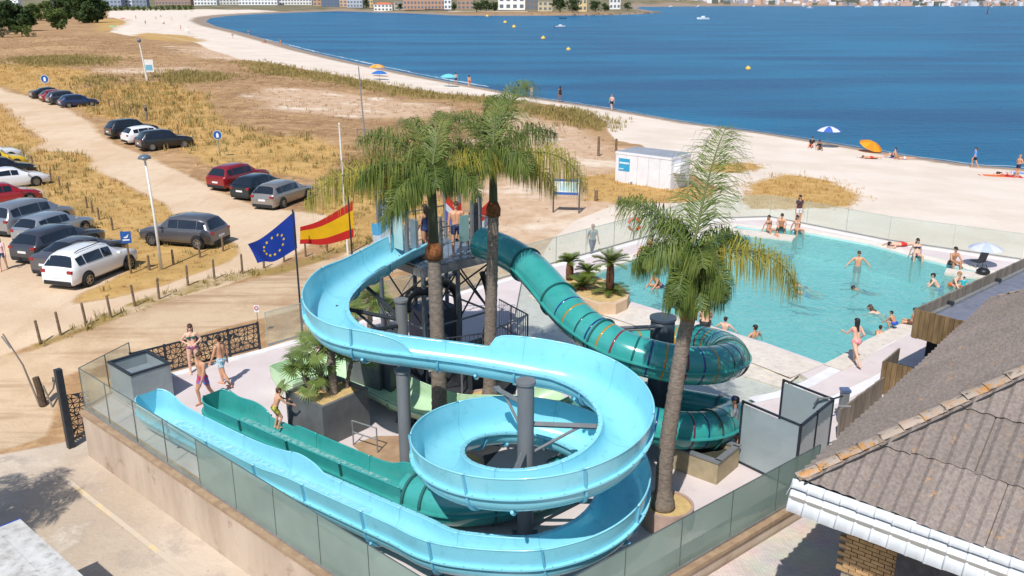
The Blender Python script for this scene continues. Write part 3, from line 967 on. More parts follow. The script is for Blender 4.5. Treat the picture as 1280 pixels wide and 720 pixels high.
def gelcoat(name, col, rough=0.22, col2=None):
    m = mat(name, col, rough, col2=col2 or tuple(min(1, c * 1.04 + 0.03) for c in col), scale=0.7, coat=0.3, spec=0.5, dirt=(tuple(c * 0.74 for c in col), 3.2, 0.54, 0.82))
    return m
M_BLUE = gelcoat('light_blue_gelcoat', srgb(130, 203, 219))
M_BLUEJ = gelcoat('blue_joint', srgb(100, 174, 200))
M_BOLT = mat('bolt_heads', srgb(84, 118, 134), 0.4)
M_GREEN = gelcoat('sea_green_gelcoat', srgb(46, 148, 142), 0.18)
M_GREENJ = gelcoat('green_joint', srgb(20, 86, 84))
M_MINT = gelcoat('pale_mint_gelcoat', srgb(178, 208, 168), 0.3)
M_MINTJ = gelcoat('mint_joint', srgb(120, 156, 122))
M_SLWATER = glass_mat('slide_water', (0.86, 0.95, 0.96), 0.2, srgb(216, 238, 240), 0.06, nscale=9.0, nrange=0.2)

def flume(root, ctrl, w, dep, sec_len, m, mj, exth=0.44, bolts=True, step=0.12, cap_end=False):
    """open half-pipe slide along ctrl = (x, y, z of flange, left extra wall 0..1, right extra wall 0..1[, width factor])"""
    ctrl = [tuple(c) + (1.0,) * (6 - len(c)) for c in ctrl]
    A, s = spline(ctrl, step)
    T, Lf, U = frames(A)
    def section(i, inner, grow=0.0):
        c = A[i, :3]; eL = max(0.0, A[i, 3]) * exth; eR = max(0.0, A[i, 4]) * exth
        ww = (w + grow if not inner else w - 0.022) * min(1.0, max(0.1, A[i, 5]))
        dd = dep + grow if not inner else dep - 0.022
        pts = []
        # left top -> left flange -> bottom -> right flange -> right top
        pts.append(( ww + 0.05 * (eL / exth), eL))
        pts.append(( ww + 0.02 * (eL / exth), eL * 0.5))
        pts.append(( ww, 0.0))
        for k in range(1, 12):
            a = math.pi * k / 12
            pts.append((ww * math.cos(a) * (1.0 + 0.06 * math.sin(a)), -dd * math.sin(a) ** 0.8))
        pts.append((-ww, 0.0))
        pts.append((-ww - 0.02 * (eR / exth), eR * 0.5))
        pts.append((-ww - 0.05 * (eR / exth), eR))
        return [Vector(c + Lf[i] * a + U[i] * b) for a, b in pts]
    n = len(A)
    L_ = s[-1]
    nsec = max(1, int(round(L_ / sec_len)))
    cuts = [int(round(k * (n - 1) / nsec)) for k in range(nsec + 1)]
    for q in range(nsec):
        i0, i1 = cuts[q], cuts[q + 1]
        mb = MB()
        loops = []
        for i in range(i0, i1 + 1):
            o = section(i, False); inn = section(i, True)
            loops.append(o + list(reversed(inn)))
        m_ = len(loops[0])
        vs = [p for lp in loops for p in lp]
        fs = []
        for a in range(len(loops) - 1):
            for k in range(m_):
                k2 = (k + 1) % m_
                fs.append((a * m_ + k, (a + 1) * m_ + k, (a + 1) * m_ + k2, a * m_ + k2))
        h = m_ // 2
        for a in (0, len(loops) - 1):
            for k in range(h - 1):
                f = (a * m_ + k, a * m_ + k + 1, a * m_ + m_ - 2 - k, a * m_ + m_ - 1 - k)
                fs.append(f if a else tuple(reversed(f)))
        if cap_end and q == nsec - 1:
            a = (len(loops) - 1) * m_
            fs.append(tuple(a + k for k in range(h)))
        mb.add(vs, fs)
        me = mb.mesh('flume_section')
        fix_normals(me); auto_smooth(me, 40)
        so = link('flume_section', me, m, root)
        # bolted flange rail along both sides of the section, and its rim lip
        for sgn, col in ((1, 3), (-1, 4)):
            line, top = [], []
            for i in range(i0, i1 + 1):
                c = A[i, :3]
                wk = min(1.0, max(0.1, A[i, 5]))
                line.append(Vector(c + Lf[i] * sgn * (w * wk + 0.035)))
                e = max(0.0, A[i, col]) * exth
                top.append(Vector(c + Lf[i] * sgn * (w * wk - 0.008 + 0.05 * e / exth) + U[i] * (e + 0.004)))
            fm = MB()
            vs = []
            for i, p in zip(range(i0, i1 + 1), line):
                a = Lf[i] * sgn * 0.045; b = U[i] * 0.02
                vs += [Vector(np.array(p) - a + b), Vector(np.array(p) + a + b), Vector(np.array(p) + a - b), Vector(np.array(p) - a - b)]
            k_ = len(line)
            fs = []
            for a in range(k_ - 1):
                for k in range(4):
                    k2 = (k + 1) % 4
                    fs.append((a * 4 + k, a * 4 + k2, (a + 1) * 4 + k2, (a + 1) * 4 + k))
            fs += [(3, 2, 1, 0), tuple((k_ - 1) * 4 + k for k in range(4))]
            fm.add(vs, fs)
            me = fm.mesh('flange'); fix_normals(me)
            link('flange', me, m, so)
            rm = MB().tube(top, 0.022, 6)
            link('rim', rm.mesh('rim', True), m, so)
            if bolts:
                bm_ = MB()
                for p, i in zip(line[::3], range(i0, i1 + 1, 3)):
                    q_ = Vector(np.array(p) + Lf[i] * sgn * 0.03)
                    bm_.box(q_, (0.024, 0.024, 0.05), math.atan2(T[i][1], T[i][0]))
                tag(link('bolts', bm_.mesh('bolts'), M_BOLT, so), kind='stuff')
        # joint collar
        if q > 0:
            cm = MB()
            loops = []
            for di, g in ((-0.25, 0.0), (-0.25, 0.05), (0.25, 0.05), (0.25, 0.0)):
                i = i0
                lp = section(i, False, g)
                loops.append([p + Vector(T[i]) * (di * 0.1) for p in lp])
            hh = len(loops[0])
            vs = [p for lp in loops for p in lp]
            fs = []
            for a in range(3):
                for k in range(hh - 1):
                    fs.append((a * hh + k, a * hh + k + 1, (a + 1) * hh + k + 1, (a + 1) * hh + k))
            cm.add(vs, fs)
            me = cm.mesh('joint_collar'); fix_normals(me)
            link('joint_collar', me, mj, root)
            # inside seam, a hair proud of the gelcoat
            i = i0
            lp = section(i, True)
            sm = MB()
            ctr = Vector(A[i, :3] + U[i] * 0.1)
            a_ = [p + (ctr - p).normalized() * 0.003 - Vector(T[i]) * 0.006 for p in lp]
            b_ = [p + (ctr - p).normalized() * 0.003 + Vector(T[i]) * 0.006 for p in lp]
            sm.add(a_ + b_, [(k, k + 1, hh + k + 1, hh + k) for k in range(hh - 1)])
            link('seam', sm.mesh('seam'), mj, root)
    return A, T, Lf, U

# light blue open flume: tower -> left bend -> turn and a half round the grey column -> run-out
HC = Vector((0.42, 17.5)); HR = 2.08
blue_ctrl = [(-3.05, 27.25, 4.50, 0.0, 0.55), (-3.62, 26.35, 4.42, 0.0, 0.55), (-4.4, 24.95, 4.27, 0.0, 0.55), (-4.86, 23.6, 4.15, 0.0, 1.0), (-4.99, 22.4, 4.06, 0, 1), (-4.72, 21.3, 3.97, 0, 1), (-4.1, 20.5, 3.88, 0, 1),
             (-3.1, 20.15, 3.79, 0, 1), (-2.55, 20.08, 3.74, 0, 0.55), (-2.2, 20.03, 3.71, 0, 0), (-1.2, 19.9, 3.63, 0, 0), (-0.7, 19.82, 3.58, 0.0, 0), (-0.45, 19.77, 3.56, 0.75, 0)]
z0h, drop = 3.47, 1.60
ang = 90.0
turn = 0.0
while turn <= 548.0:
    a = R(ang - turn)
    rr_ = HR
    blue_ctrl.append((HC.x + rr_ * math.cos(a), HC.y + rr_ * math.sin(a), z0h - drop * turn / 360.0, 1.0, 0.0))
    turn += 22.83
# leave the turn towards the run-out
blue_ctrl = [c for c in blue_ctrl if not (c[2] < 1.02)]
bl_end = Vector((-10.6, 23.3)); bl_a = Vector((-1.35, 15.78))
run = bl_end - bl_a
for t, z, eL, eR, *wk_ in ((0.0, 0.96, 1, 0), (0.10, 0.88, 1, 0), (0.22, 0.8, 1, 0.0), (0.32, 0.74, 1.0, 0.0), (0.38, 0.71, 1.0, 0.05), (0.42, 0.68, 0.95, 0.45), (0.47, 0.66, 0.8, 0.62), (0.53, 0.63, 0.8, 0.4), (0.62, 0.6, 0.85, 0.22), (0.78, 0.57, 0.85, 0.2), (0.9, 0.57, 0.85, 0.22), (0.94, 0.57, 0.85, 0.45, 1.0), (0.97, 0.58, 0.88, 0.7, 0.93), (0.99, 0.6, 0.9, 0.85, 0.74), (1.0, 0.62, 0.9, 0.88, 0.5)):
    p = bl_a + run * t
    blue_ctrl.append((p.x, p.y, z, eL, eR, wk_[0] if wk_ else 1.0))
blue = empty('water_slide', (0, 0, 0), 0, 'light blue open flume slide winding around a grey column', 'water slide')
BA, BT, BL, BU = flume(blue, blue_ctrl, 0.53, 0.5, 2.0, M_BLUE, M_BLUEJ, cap_end=True)
# entry lip that rolls over the tower edge
mb = MB(); c = BA[0, :3]; n_ = 10
vs = []
for k in range(n_ + 1):
    a = math.pi * k / n_
    base = c + BL[0] * 0.53 * math.cos(a) - BU[0] * 0.5 * math.sin(a) ** 0.8
    vs += [Vector(base), Vector(base - BT[0] * 0.28 + (BL[0] * math.cos(a) * 0.18) - BU[0] * 0.03)]
mb.add(vs, [(2 * k, 2 * k + 2, 2 * k + 3, 2 * k + 1) for k in range(n_)])
o = mb.build('entry_lip', M_BLUE, blue, True)
md = o.modifiers.new('s', 'SOLIDIFY'); md.thickness = 0.03
def run_water(root, A, T, Lf, U, i0, i1, w, depth):
    mb = MB(); vs = []; k = 0
    for i in range(i0, i1, 2):
        c = A[i, :3] - U[i] * depth
        vs += [Vector(c + Lf[i] * w), Vector(c - Lf[i] * w)]
        k += 1
    mb.add(vs, [(2 * j, 2 * j + 2, 2 * j + 3, 2 * j + 1) for j in range(k - 1)])
    return mb.build('water', M_SLWATER, root, True)
nb = len(BA)
run_water(blue, BA, BT, BL, BU, int(nb * 0.80), nb - 8, 0.45, 0.27)

def ring_band(c, T, Lf, U, r0, r1, hw, seg=28):
    vs = []
    for (r, o) in ((r0, -hw), (r1, -hw), (r1, hw), (r0, hw)):
        for k in range(seg):
            a = 2 * math.pi * k / seg
            vs.append(Vector(c + (Lf * math.cos(a) + U * math.sin(a)) * r + T * o))
    fs = []
    for j in range(3):
        for k in range(seg):
            k2 = (k + 1) % seg
            fs.append((j * seg + k, j * seg + k2, (j + 1) * seg + k2, (j + 1) * seg + k))
    return vs, fs

def tube_slide(root, ctrl, r, sec_len, m, mj, stripes=None, step=0.12):
    A, s = spline(ctrl, step)
    T, Lf, U = frames(A)
    seg = 28
    n = len(A); nsec = max(1, int(round(s[-1] / sec_len)))
    cuts = [int(round(k * (n - 1) / nsec)) for k in range(nsec + 1)]
    for q in range(nsec):
        vs, fs = [], []
        idx = range(cuts[q], cuts[q + 1] + 1)
        for rad, flip in ((r, 0), (r - 0.03, 1)):
            b0 = len(vs)
            for i in idx:
                for k in range(seg):
                    a = 2 * math.pi * k / seg
                    vs.append(Vector(A[i, :3] + (Lf[i] * math.cos(a) + U[i] * math.sin(a)) * rad))
            for a in range(len(idx) - 1):
                for k in range(seg):
                    k2 = (k + 1) % seg
                    f = (b0 + a * seg + k, b0 + a * seg + k2, b0 + (a + 1) * seg + k2, b0 + (a + 1) * seg + k)
                    fs.append(tuple(reversed(f)) if flip else f)
        mb = MB().add(vs, fs)
        me = mb.mesh('tube_section', True)
        so = link('tube_section', me, m, root)
        for sgn in (1, -1):     # side flange where the two half shells meet
            fv = []
            for i in idx:
                p = A[i, :3] + Lf[i] * sgn * (r + 0.03)
                a = Lf[i] * 0.05; b = U[i] * 0.02
                fv += [Vector(p - a + b), Vector(p + a + b), Vector(p + a - b), Vector(p - a - b)]
            ff = []
            for a in range(len(idx) - 1):
                for k in range(4):
                    k2 = (k + 1) % 4
                    ff.append((a * 4 + k, a * 4 + k2, (a + 1) * 4 + k2, (a + 1) * 4 + k))
            me = MB().add(fv, ff).mesh('flange'); fix_normals(me)
            link('flange', me, m, so)
        if q > 0:
            i = cuts[q]
            link('joint_collar', MB().add(*ring_band(A[i, :3], T[i], Lf[i], U[i], r - 0.01, r + 0.055, 0.022)).mesh('joint_collar'), mj, root)
    return A, T, Lf, U, s

# green tube: tower -> down to the right -> loop round the dark column -> under the blue turn -> run-out
GC = Vector((4.12, 22.55)); GR = 1.85
green_ctrl = [(-0.95, 26.75, 4.55), (-0.2, 26.0, 4.46), (0.45, 25.05, 4.3), (0.95, 24.0, 4.08), (1.5, 22.7, 3.75), (2.1, 21.75, 3.48), (2.95, 20.98, 3.22)]
for k in range(0, 19):
    a = R(270 + k * 28.0)
    if k * 28 > 475: break
    green_ctrl.append((GC.x + GR * math.cos(a), GC.y + GR * math.sin(a), max(0.62, 3.0 - 1.85 * k * 28 / 360)))
green_ctrl += [(2.75, 23.9, 0.62), (2.2, 22.9, 0.6), (2.05, 21.6, 0.6), (1.75, 20.2, 0.6), (1.15, 19.1, 0.58), (0.3, 18.42, 0.58), (-0.7, 18.05, 0.57), (-1.6, 18.08, 0.56), (-2.5, 18.6, 0.56)]
green = empty('water_slide', (0, 0, 0), 0, 'sea green tube slide with coloured rings looping round a dark column', 'water slide')
GA, GT, GL, GU, GS = tube_slide(green, green_ctrl, 0.5, 2.1, M_GREEN, M_GREENJ)
stripe_cols = [srgb(22, 60, 120), srgb(170, 130, 40), srgb(20, 86, 84), srgb(22, 60, 120), srgb(176, 136, 44), srgb(128, 40, 52), srgb(18, 90, 86), srgb(24, 54, 118), srgb(172, 132, 40), srgb(96, 38, 56)]
M_STR = [mat('tube_ring_%s' % w, c, 0.2, coat=0.3) for w, c in zip(('navy', 'ochre', 'pine', 'blue', 'amber', 'maroon', 'teal', 'cobalt', 'gold', 'wine'), stripe_cols)]
k = 0
d = 5.0
while d < 22.2:
    i = int(np.argmin(abs(GS - d)))
    link('colour_ring', MB().add(*ring_band(GA[i, :3], GT[i], GL[i], GU[i], 0.498, 0.504, 0.028)).mesh('colour_ring', True), M_STR[k % 10], green)
    d += 0.40 + 0.03 * math.sin(k * 1.7); k += 1
# open run-out of the green slide
ge = Vector((-8.75, 23.33)); ga_ = Vector((-2.3, 18.47))
rn = ge - ga_
g_open = []
for t, z, e1, e2, *wk_ in ((0.0, 0.56, 0.95, 0.95), (0.1, 0.56, 0.9, 0.8), (0.18, 0.56, 0.85, 0.35), (0.4, 0.55, 0.8, 0.3), (0.6, 0.55, 0.8, 0.3), (0.62, 0.55, 0.8, 0.0), (0.72, 0.55, 0.8, 0.0), (0.77, 0.55, 0.8, 0.5), (0.83, 0.55, 0.82, 0.7), (0.92, 0.55, 0.85, 0.6), (0.96, 0.56, 0.88, 0.75, 0.93), (0.985, 0.58, 0.9, 0.85, 0.74), (1.0, 0.6, 0.9, 0.88, 0.5)):
    p = ga_ + rn * t
    g_open.append((p.x, p.y, z, e1, e2, wk_[0] if wk_ else 1.0))
OA, OT, OL, OU = flume(green, g_open, 0.48, 0.48, 1.9, M_GREEN, M_GREENJ, cap_end=True, bolts=False)
run_water(green, OA, OT, OL, OU, int(len(OA) * 0.15), len(OA) - 7, 0.42, 0.25)
# wide collars of the covered stretch
for t in (0.06, 0.16):
    i = len(GA) - 1 - int(t * 40)
    link('joint_collar', MB().add(*ring_band(GA[i, :3], GT[i], GL[i], GU[i], 0.49, 0.57, 0.03)).mesh('joint_collar'), M_GREENJ, green)

# pale mint children's slide under the tower
mint_pts = [(703, 486, 1.75), (670, 500, 1.5), (640, 508, 1.25), (600, 515, 1.0), (560, 512, 0.82), (520, 500, 0.7), (480, 482, 0.62), (440, 464, 0.56), (400, 458, 0.52), (370, 466, 0.5), (352, 472, 0.5)]
mint_ctrl = [(*tuple(at(x, y, z))[:2], z, 0.1, 0.1 if i < 3 else 0.75) for i, (x, y, z) in enumerate(mint_pts)]
mint_ctrl = [(x, y, z, a, min(b, 0.5)) for x, y, z, a, b in mint_ctrl]
mint = empty('water_slide', (0, 0, 0), 0, 'pale mint green low slide running out behind the fan palm planter', 'water slide')
MA, MT, ML, MU = flume(mint, mint_ctrl, 0.62, 0.42, 1.8, M_MINT, M_MINTJ, bolts=False, cap_end=True)

# ------------------------------------------------------------------ slide columns and brackets
def column(px_, py_, r, h, m, label, base=0.0, capm=None):
    root = empty('support_column', (px_, py_, base), 0, label, 'column')
    MB().lathe([(r, 0), (r, h)], seg=24).build('shaft', m, root, True)
    MB().lathe([(0.001, h + 0.05), (r + 0.035, h + 0.045), (r + 0.035, h - 0.02), (r, h - 0.03)], seg=24).build('cap', m, root)
    MB().box((0, 0, 0.015), (r * 3.2, r * 3.2, 0.03)).build('base_plate', m, root)
    return root
def strut(root, p, q, r=0.05, m=None, name='strut', sq=False):
    o = MB().tube([p, q], r, 4 if sq else 8).build(name, m or M_GREYPOST, None)
    return keep(o, root)
c1 = column(0.3, 17.5, 0.185, 3.92, M_GREYPOST, 'thick grey steel column inside the light blue turn')
# brackets from the column to the underside of the turn
def blue_at_turn(tn):
    a = R(90 - tn); return Vector((HC.x + 1.62 * math.cos(a), HC.y + 1.62 * math.sin(a), z0h - drop * tn / 360 - 0.52))
for tn, zz in ((-18, 3.35), (75, 2.9), (200, 2.3), (290, 1.5), (395, 1.35), (450, 1.0)):
    e = blue_at_turn(max(tn, -18))
    if tn < 0: e = Vector((-0.35, 19.15, 2.98))
    inner = Vector((0.3, 17.5, zz)) + (Vector((e.x, e.y, zz)) - Vector((0.3, 17.5, zz))).normalized() * 0.15
    tgt = Vector((e.x, e.y, e.z + 0.02))
    strut(c1, inner, tgt + (inner - tgt).normalized() * 0.1, 0.07, sq=True, name='bracket_arm')
    strut(c1, Vector((inner.x, inner.y, zz - 0.7)), inner.lerp(tgt, 0.72), 0.035, name='bracket_brace')
    keep(MB().box(tgt, (0.16, 0.14, 0.1), R(90 - tn)).build('saddle', M_GREYPOST), c1)
def saddle_on(root, A, T, Lf, U, i, w, dep, m=M_BLUEJ):
    """yoke under the flume"""
    pts = []
    for k in range(2, 11):
        a = math.pi * k / 12
        pts.append(Vector(A[i, :3] + Lf[i] * (w + 0.05) * math.cos(a) * 1.03 - U[i] * (dep + 0.045) * math.sin(a) ** 0.8))
    return link('yoke', MB().tube(pts, 0.04, 6).mesh('yoke'), m, root)
for fr in np.linspace(0.06, 0.9, 15):
    saddle_on(blue, BA, BT, BL, BU, int(fr * (len(BA) - 1)), 0.53, 0.5)
c2 = column(-2.72, 20.12, 0.165, 3.05, M_GREYPOST, 'grey column carrying the straight stretch of the blue slide')
c3 = column(-3.15, 23.6, 0.17, 3.7, M_GREYPOST, 'capped grey column standing inside the left bend of the blue slide')
for tgt in ((-4.95, 23.3, 3.62), (-4.3, 24.8, 3.7), (-4.75, 21.4, 3.45)):
    strut(c3, Vector((-3.2, 23.6, tgt[2] - 0.5)), Vector(tgt), 0.06, M_DARK, 'bracket_arm')
    strut(c3, Vector((-3.2, 23.6, tgt[2] - 1.4)), Vector((-3.2, 23.6, tgt[2] - 0.5)).lerp(Vector(tgt), 0.7), 0.04, M_DARK, 'bracket_brace')
c4 = column(GC.x, GC.y, 0.33, 3.55, mat('slate_column', srgb(72, 82, 92), 0.5, col2=srgb(60, 70, 80), scale=4), 'thick dark slate column inside the green tube loop')
for k_ in (0, 70, 140, 215, 290):
    a = R(270 + k_); z = 3.0 - 1.85 * k_ / 360
    e = Vector((GC.x + 1.36 * math.cos(a), GC.y + 1.36 * math.sin(a), z - 0.2))
    i_ = Vector((GC.x + 0.3 * math.cos(a), GC.y + 0.3 * math.sin(a), z - 0.1))
    strut(c4, i_, e, 0.05, name='bracket_arm')
ci = int(np.argmin((GA[:, 0] - 2.6) ** 2 + (GA[:, 1] - 21.2) ** 2))
strut(c4, (GC.x, GC.y - 0.25, 3.42), (2.75, 21.45, 3.68), 0.05, name='bracket_arm')
strut(c4, (GC.x - 0.1, GC.y - 0.25, 3.35), (2.5, 23.0, 3.0), 0.04, name='bracket_arm')
for (x, y) in ((-1.6, 15.95), (-3.0, 17.35), (2.15, 16.3)):
    zz = BA[:, 2][np.argmin((BA[:, 0] - x) ** 2 + (BA[:, 1] - y) ** 2 + (BA[:, 2] - 1.0) ** 2)] - 0.5
    r_ = empty('support_stand', (x, y, 0), 0, {-1.6: 'short steel stand under the blue slide where it leaves the turn', -3.0: 'short steel stand under the blue run-out behind the misted glass', 2.15: 'short steel stand under the lowest blue turn beside the palm planter'}[x], 'stand')
    MB().tube([(0, 0, 0), (0, 0, zz)], 0.06, 8).build('post', M_GREYPOST, r_)
    MB().box((0, 0, 0.015), (0.3, 0.3, 0.03)).build('base_plate', M_GREYPOST, r_)
    MB().box((0, 0, zz), (0.3, 0.2, 0.1)).build('saddle', M_GREYPOST, r_)

# ------------------------------------------------------------------ slide tower
TW = empty('slide_tower', (-1.45, 27.6, 0), 0, 'grey steel slide tower with railed platform behind the palms', 'tower')
e2 = Vector((0.75, 0.66, 0)).normalized(); e1 = Vector((0.66, -0.75, 0)).normalized()
T0 = Vector((-2.75, 26.0, 0))          # front-left corner region; e2 runs along the front, -e1 to the back
def tp(a, b, z): return T0 + e2 * a - e1 * b + Vector((0, 0, z))
trz = math.atan2(e2.y, e2.x)
M_PLAT = mat('wet_platform', srgb(120, 134, 148), 0.25, col2=srgb(96, 108, 122), scale=2)
def tbox(a0, a1, b0, b1, z0, z1, name, m, root=TW):
    c = tp((a0 + a1) / 2, (b0 + b1) / 2, (z0 + z1) / 2)
    return keep(MB().box(c, (a1 - a0, b1 - b0, z1 - z0), trz).build(name, m), root)
PZ = 3.95
tbox(0, 2.7, 0, 2.4, PZ - 0.06, PZ, 'platform', M_PLAT)
for (a0, a1, b0, b1) in ((-0.05, 2.75, -0.06, 0.06), (-0.05, 2.75, 2.34, 2.46), (-0.06, 0.06, 0.06, 2.34), (2.64, 2.76, 0.06, 2.34), (1.29, 1.41, 0.06, 2.34)):
    tbox(a0, a1, b0, b1, PZ - 0.32, PZ - 0.065, 'beam', M_GREYPOST)
for a in (0, 1.35, 2.7):
    for b in (0, 2.4):
        keep(MB().tube([tp(a, b, 0), tp(a, b, PZ - 0.3)], 0.075, 10).build('post', mat('tower_post', srgb(96, 104, 112), 0.5, 0.2), None), TW)
def rail(pts, name='handrail', r=0.025, m=M_GREYPOST, root=TW):
    keep(MB().tube(pts, r, 8).build(name, m, None, True), root)
RAILS = [((0.0, 0.9), (0.0, 2.4)), ((0.0, 2.4), (2.7, 2.4)), ((2.7, 2.4), (2.7, 1.6)), ((0.75, 0.0), (1.85, 0.0)), ((2.7, 0.0), (2.7, 0.5))]
M_PANELG = mat('teal_grey_panel', srgb(140, 176, 172), 0.4, col2=srgb(128, 164, 162), scale=2)
for (p, q) in RAILS:
    for zz in (1.15, 0.6, 0.12):
        rail([tp(*p, PZ + zz), tp(*q, PZ + zz)], 'handrail' if zz > 1 else 'mid_rail', 0.026 if zz > 1 else 0.016)
    ln = math.hypot(q[0] - p[0], q[1] - p[1]); k = max(1, int(ln / 0.12))
    for j in range(k + 1):
        t = j / k
        a, b = p[0] + (q[0] - p[0]) * t, p[1] + (q[1] - p[1]) * t
        if j % 6 == 0:
            keep(MB().tube([tp(a, b, PZ), tp(a, b, PZ + 1.15)], 0.03, 8).build('rail_post', M_GREYPOST), TW)
        elif ln < 1.2 and j % 2 == 0:
            keep(MB().tube([tp(a, b, PZ + 0.1), tp(a, b, PZ + 1.12)], 0.01, 5).build('baluster', M_GREYPOST), TW)
for (a, b, h_) in ((1.92, -0.05, 1.85), (2.75, 0.55, 1.85), (0.05, 0.85, 1.7), (0.0, 2.4, 2.0), (2.7, 2.4, 2.1), (2.72, 1.6, 1.9), (0.72, 0, 1.5)):
    keep(MB().box(tp(a, b, PZ + h_ / 2), (0.09, 0.09, h_), trz).build('gate_post', M_GREYPOST), TW)
rail([tp(1.92, -0.05, PZ + 1.82), tp(2.75, 0.55, PZ + 1.82)], 'gate_bar', 0.035)
rail([tp(2.7, 2.4, PZ + 2.05), tp(0.0, 2.4, PZ + 1.98)], 'gate_bar', 0.03)
rail([tp(2.72, 1.6, PZ + 1.88), tp(2.7, 2.4, PZ + 1.95)], 'gate_bar', 0.03)
keep(MB().box(tp(1.62, -0.04, PZ + 0.98), (0.36, 0.03, 0.85), trz).build('notice_panel', M_PANELG), TW)
keep(MB().box(tp(-0.04, 1.25, PZ + 1.0), (0.03, 0.55, 1.3), trz).build('notice_panel', mat('pale_panel', srgb(170, 198, 196), 0.4)), TW)
keep(MB().box(tp(2.06, -0.05, PZ + 1.0), (0.2, 0.06, 1.5), trz).build('slide_gate', M_DARK), TW)
keep(MB().box(tp(0.1, 0.55, PZ + 0.95), (0.1, 0.3, 0.9), trz).build('slide_gate', mat('gate_grey', srgb(112, 124, 132), 0.4)), TW)
# sign and fabric banner hung on the back rail
for (a, w, cols) in ((0.3, 0.6, srgb(206, 214, 224)),):
    keep(MB().box(tp(a, 2.44, PZ + 1.25), (w, 0.02, 0.95), trz).build('notice_panel', mat('notice_white', cols, 0.5)), TW)
# under the platform: plant boxes, pipes, bracing, landing and stairs
tbox(0.9, 2.2, 1.1, 2.2, 0.0, 1.9, 'plant_cabinet', mat('plant_cabinet', srgb(58, 72, 92), 0.5, col2=srgb(48, 60, 78), scale=3))
tbox(-1.5, -0.3, -0.2, 0.9, 0.0, 1.1, 'pump_box', mat('pump_box', srgb(70, 74, 80), 0.6))
tbox(0.8, 2.6, -1.4, 0.3, 0.0, 0.9, 'pump_box', mat('pump_box2', srgb(58, 62, 66), 0.6))
for p, q in (((0, 0), (1.35, 0)), ((1.35, 0), (2.7, 0)), ((2.7, 0), (2.7, 2.4)), ((0, 0), (0, 2.4))):
    keep(MB().tube([tp(*p, 1.9), tp(*q, PZ - 0.35)], 0.03, 6).build('brace', M_DARK), TW)
    keep(MB().tube([tp(*q, 1.9), tp(*p, PZ - 0.35)], 0.03, 6).build('brace', M_DARK), TW)
    keep(MB().tube([tp(*p, 1.9), tp(*q, 1.9)], 0.035, 6).build('brace', M_GREYPOST), TW)
pp = [tp(-0.55, 0.15, 2.6), tp(-0.5, 0.15, 3.0), tp(-0.25, 0.1, 3.2), tp(0.2, 0.0, 3.15), tp(0.6, 0.1, 3.3), tp(1.0, 0.3, 3.2), tp(1.6, 0.4, 2.6), tp(1.62, 0.4, 1.0)]
keep(MB().tube([tuple(p) for p in spline([tuple(x) for x in pp], 0.1)[0]], 0.14, 12).build('water_pipe', M_BLACK, None, True), TW)
pp = [tp(2.2, -0.2, 3.4), tp(2.4, -0.25, 2.6), tp(2.3, -0.3, 1.6), tp(2.0, -0.3, 0.4)]
keep(MB().tube([tuple(p) for p in spline([tuple(x) for x in pp], 0.1)[0]], 0.1, 12).build('water_pipe', M_BLACK, None, True), TW)
# stairs at the back, with balustrade
for k in range(12):
    z = PZ * (k + 1) / 13
    tbox(2.95, 3.95, 5.4 - 0.27 * k - 0.3, 5.4 - 0.27 * k, z - 0.05, z, 'stair_tread', M_GREYPOST)
for a in (2.92, 3.98):
    keep(MB().tube([tp(a, 5.5, 0.15), tp(a, 2.0, PZ)], 0.06, 6).build('stringer', M_DARK), TW)
    keep(MB().tube([tp(a, 5.5, 1.2), tp(a, 2.0, PZ + 1.05)], 0.025, 6).build('handrail', M_GREYPOST), TW)
    for k in range(9):
        t = k / 8
        keep(MB().tube([tp(a, 5.5 - 3.5 * t, 0.15 + (PZ - 0.15) * t), tp(a, 5.5 - 3.5 * t, 1.2 + (PZ - 0.15) * t)], 0.012, 5).build('baluster', M_GREYPOST), TW)
tbox(2.75, 4.0, 1.2, 2.2, PZ - 0.12, PZ - 0.06, 'landing', M_GREYPOST)
# balustrade round the plant area at deck level
BR = empty('balustrade', (*P2(600, 470), 0), 0, 'grey barred balustrade around the plant area below the tower', 'railing')
bpts = [tp(-0.6, -0.9, 0.9), tp(1.2, -1.6, 0.9), tp(3.3, -1.2, 0.9), tp(3.6, 0.6, 0.9)]
for p, q in zip(bpts[:-1], bpts[1:]):
    for zz in (1.05, 0.1):
        rail([p + Vector((0, 0, zz)), q + Vector((0, 0, zz))], 'rail', 0.025, M_GREYPOST, BR)
    k = int((q - p).length / 0.13)
    for j in range(k + 1):
        c = p.lerp(q, j / k)
        keep(MB().tube([c + Vector((0, 0, 0.1 if j % 8 else -0.9)), c + Vector((0, 0, 1.05))], 0.011 if j % 8 else 0.03, 5).build('baluster', M_GREYPOST), BR)
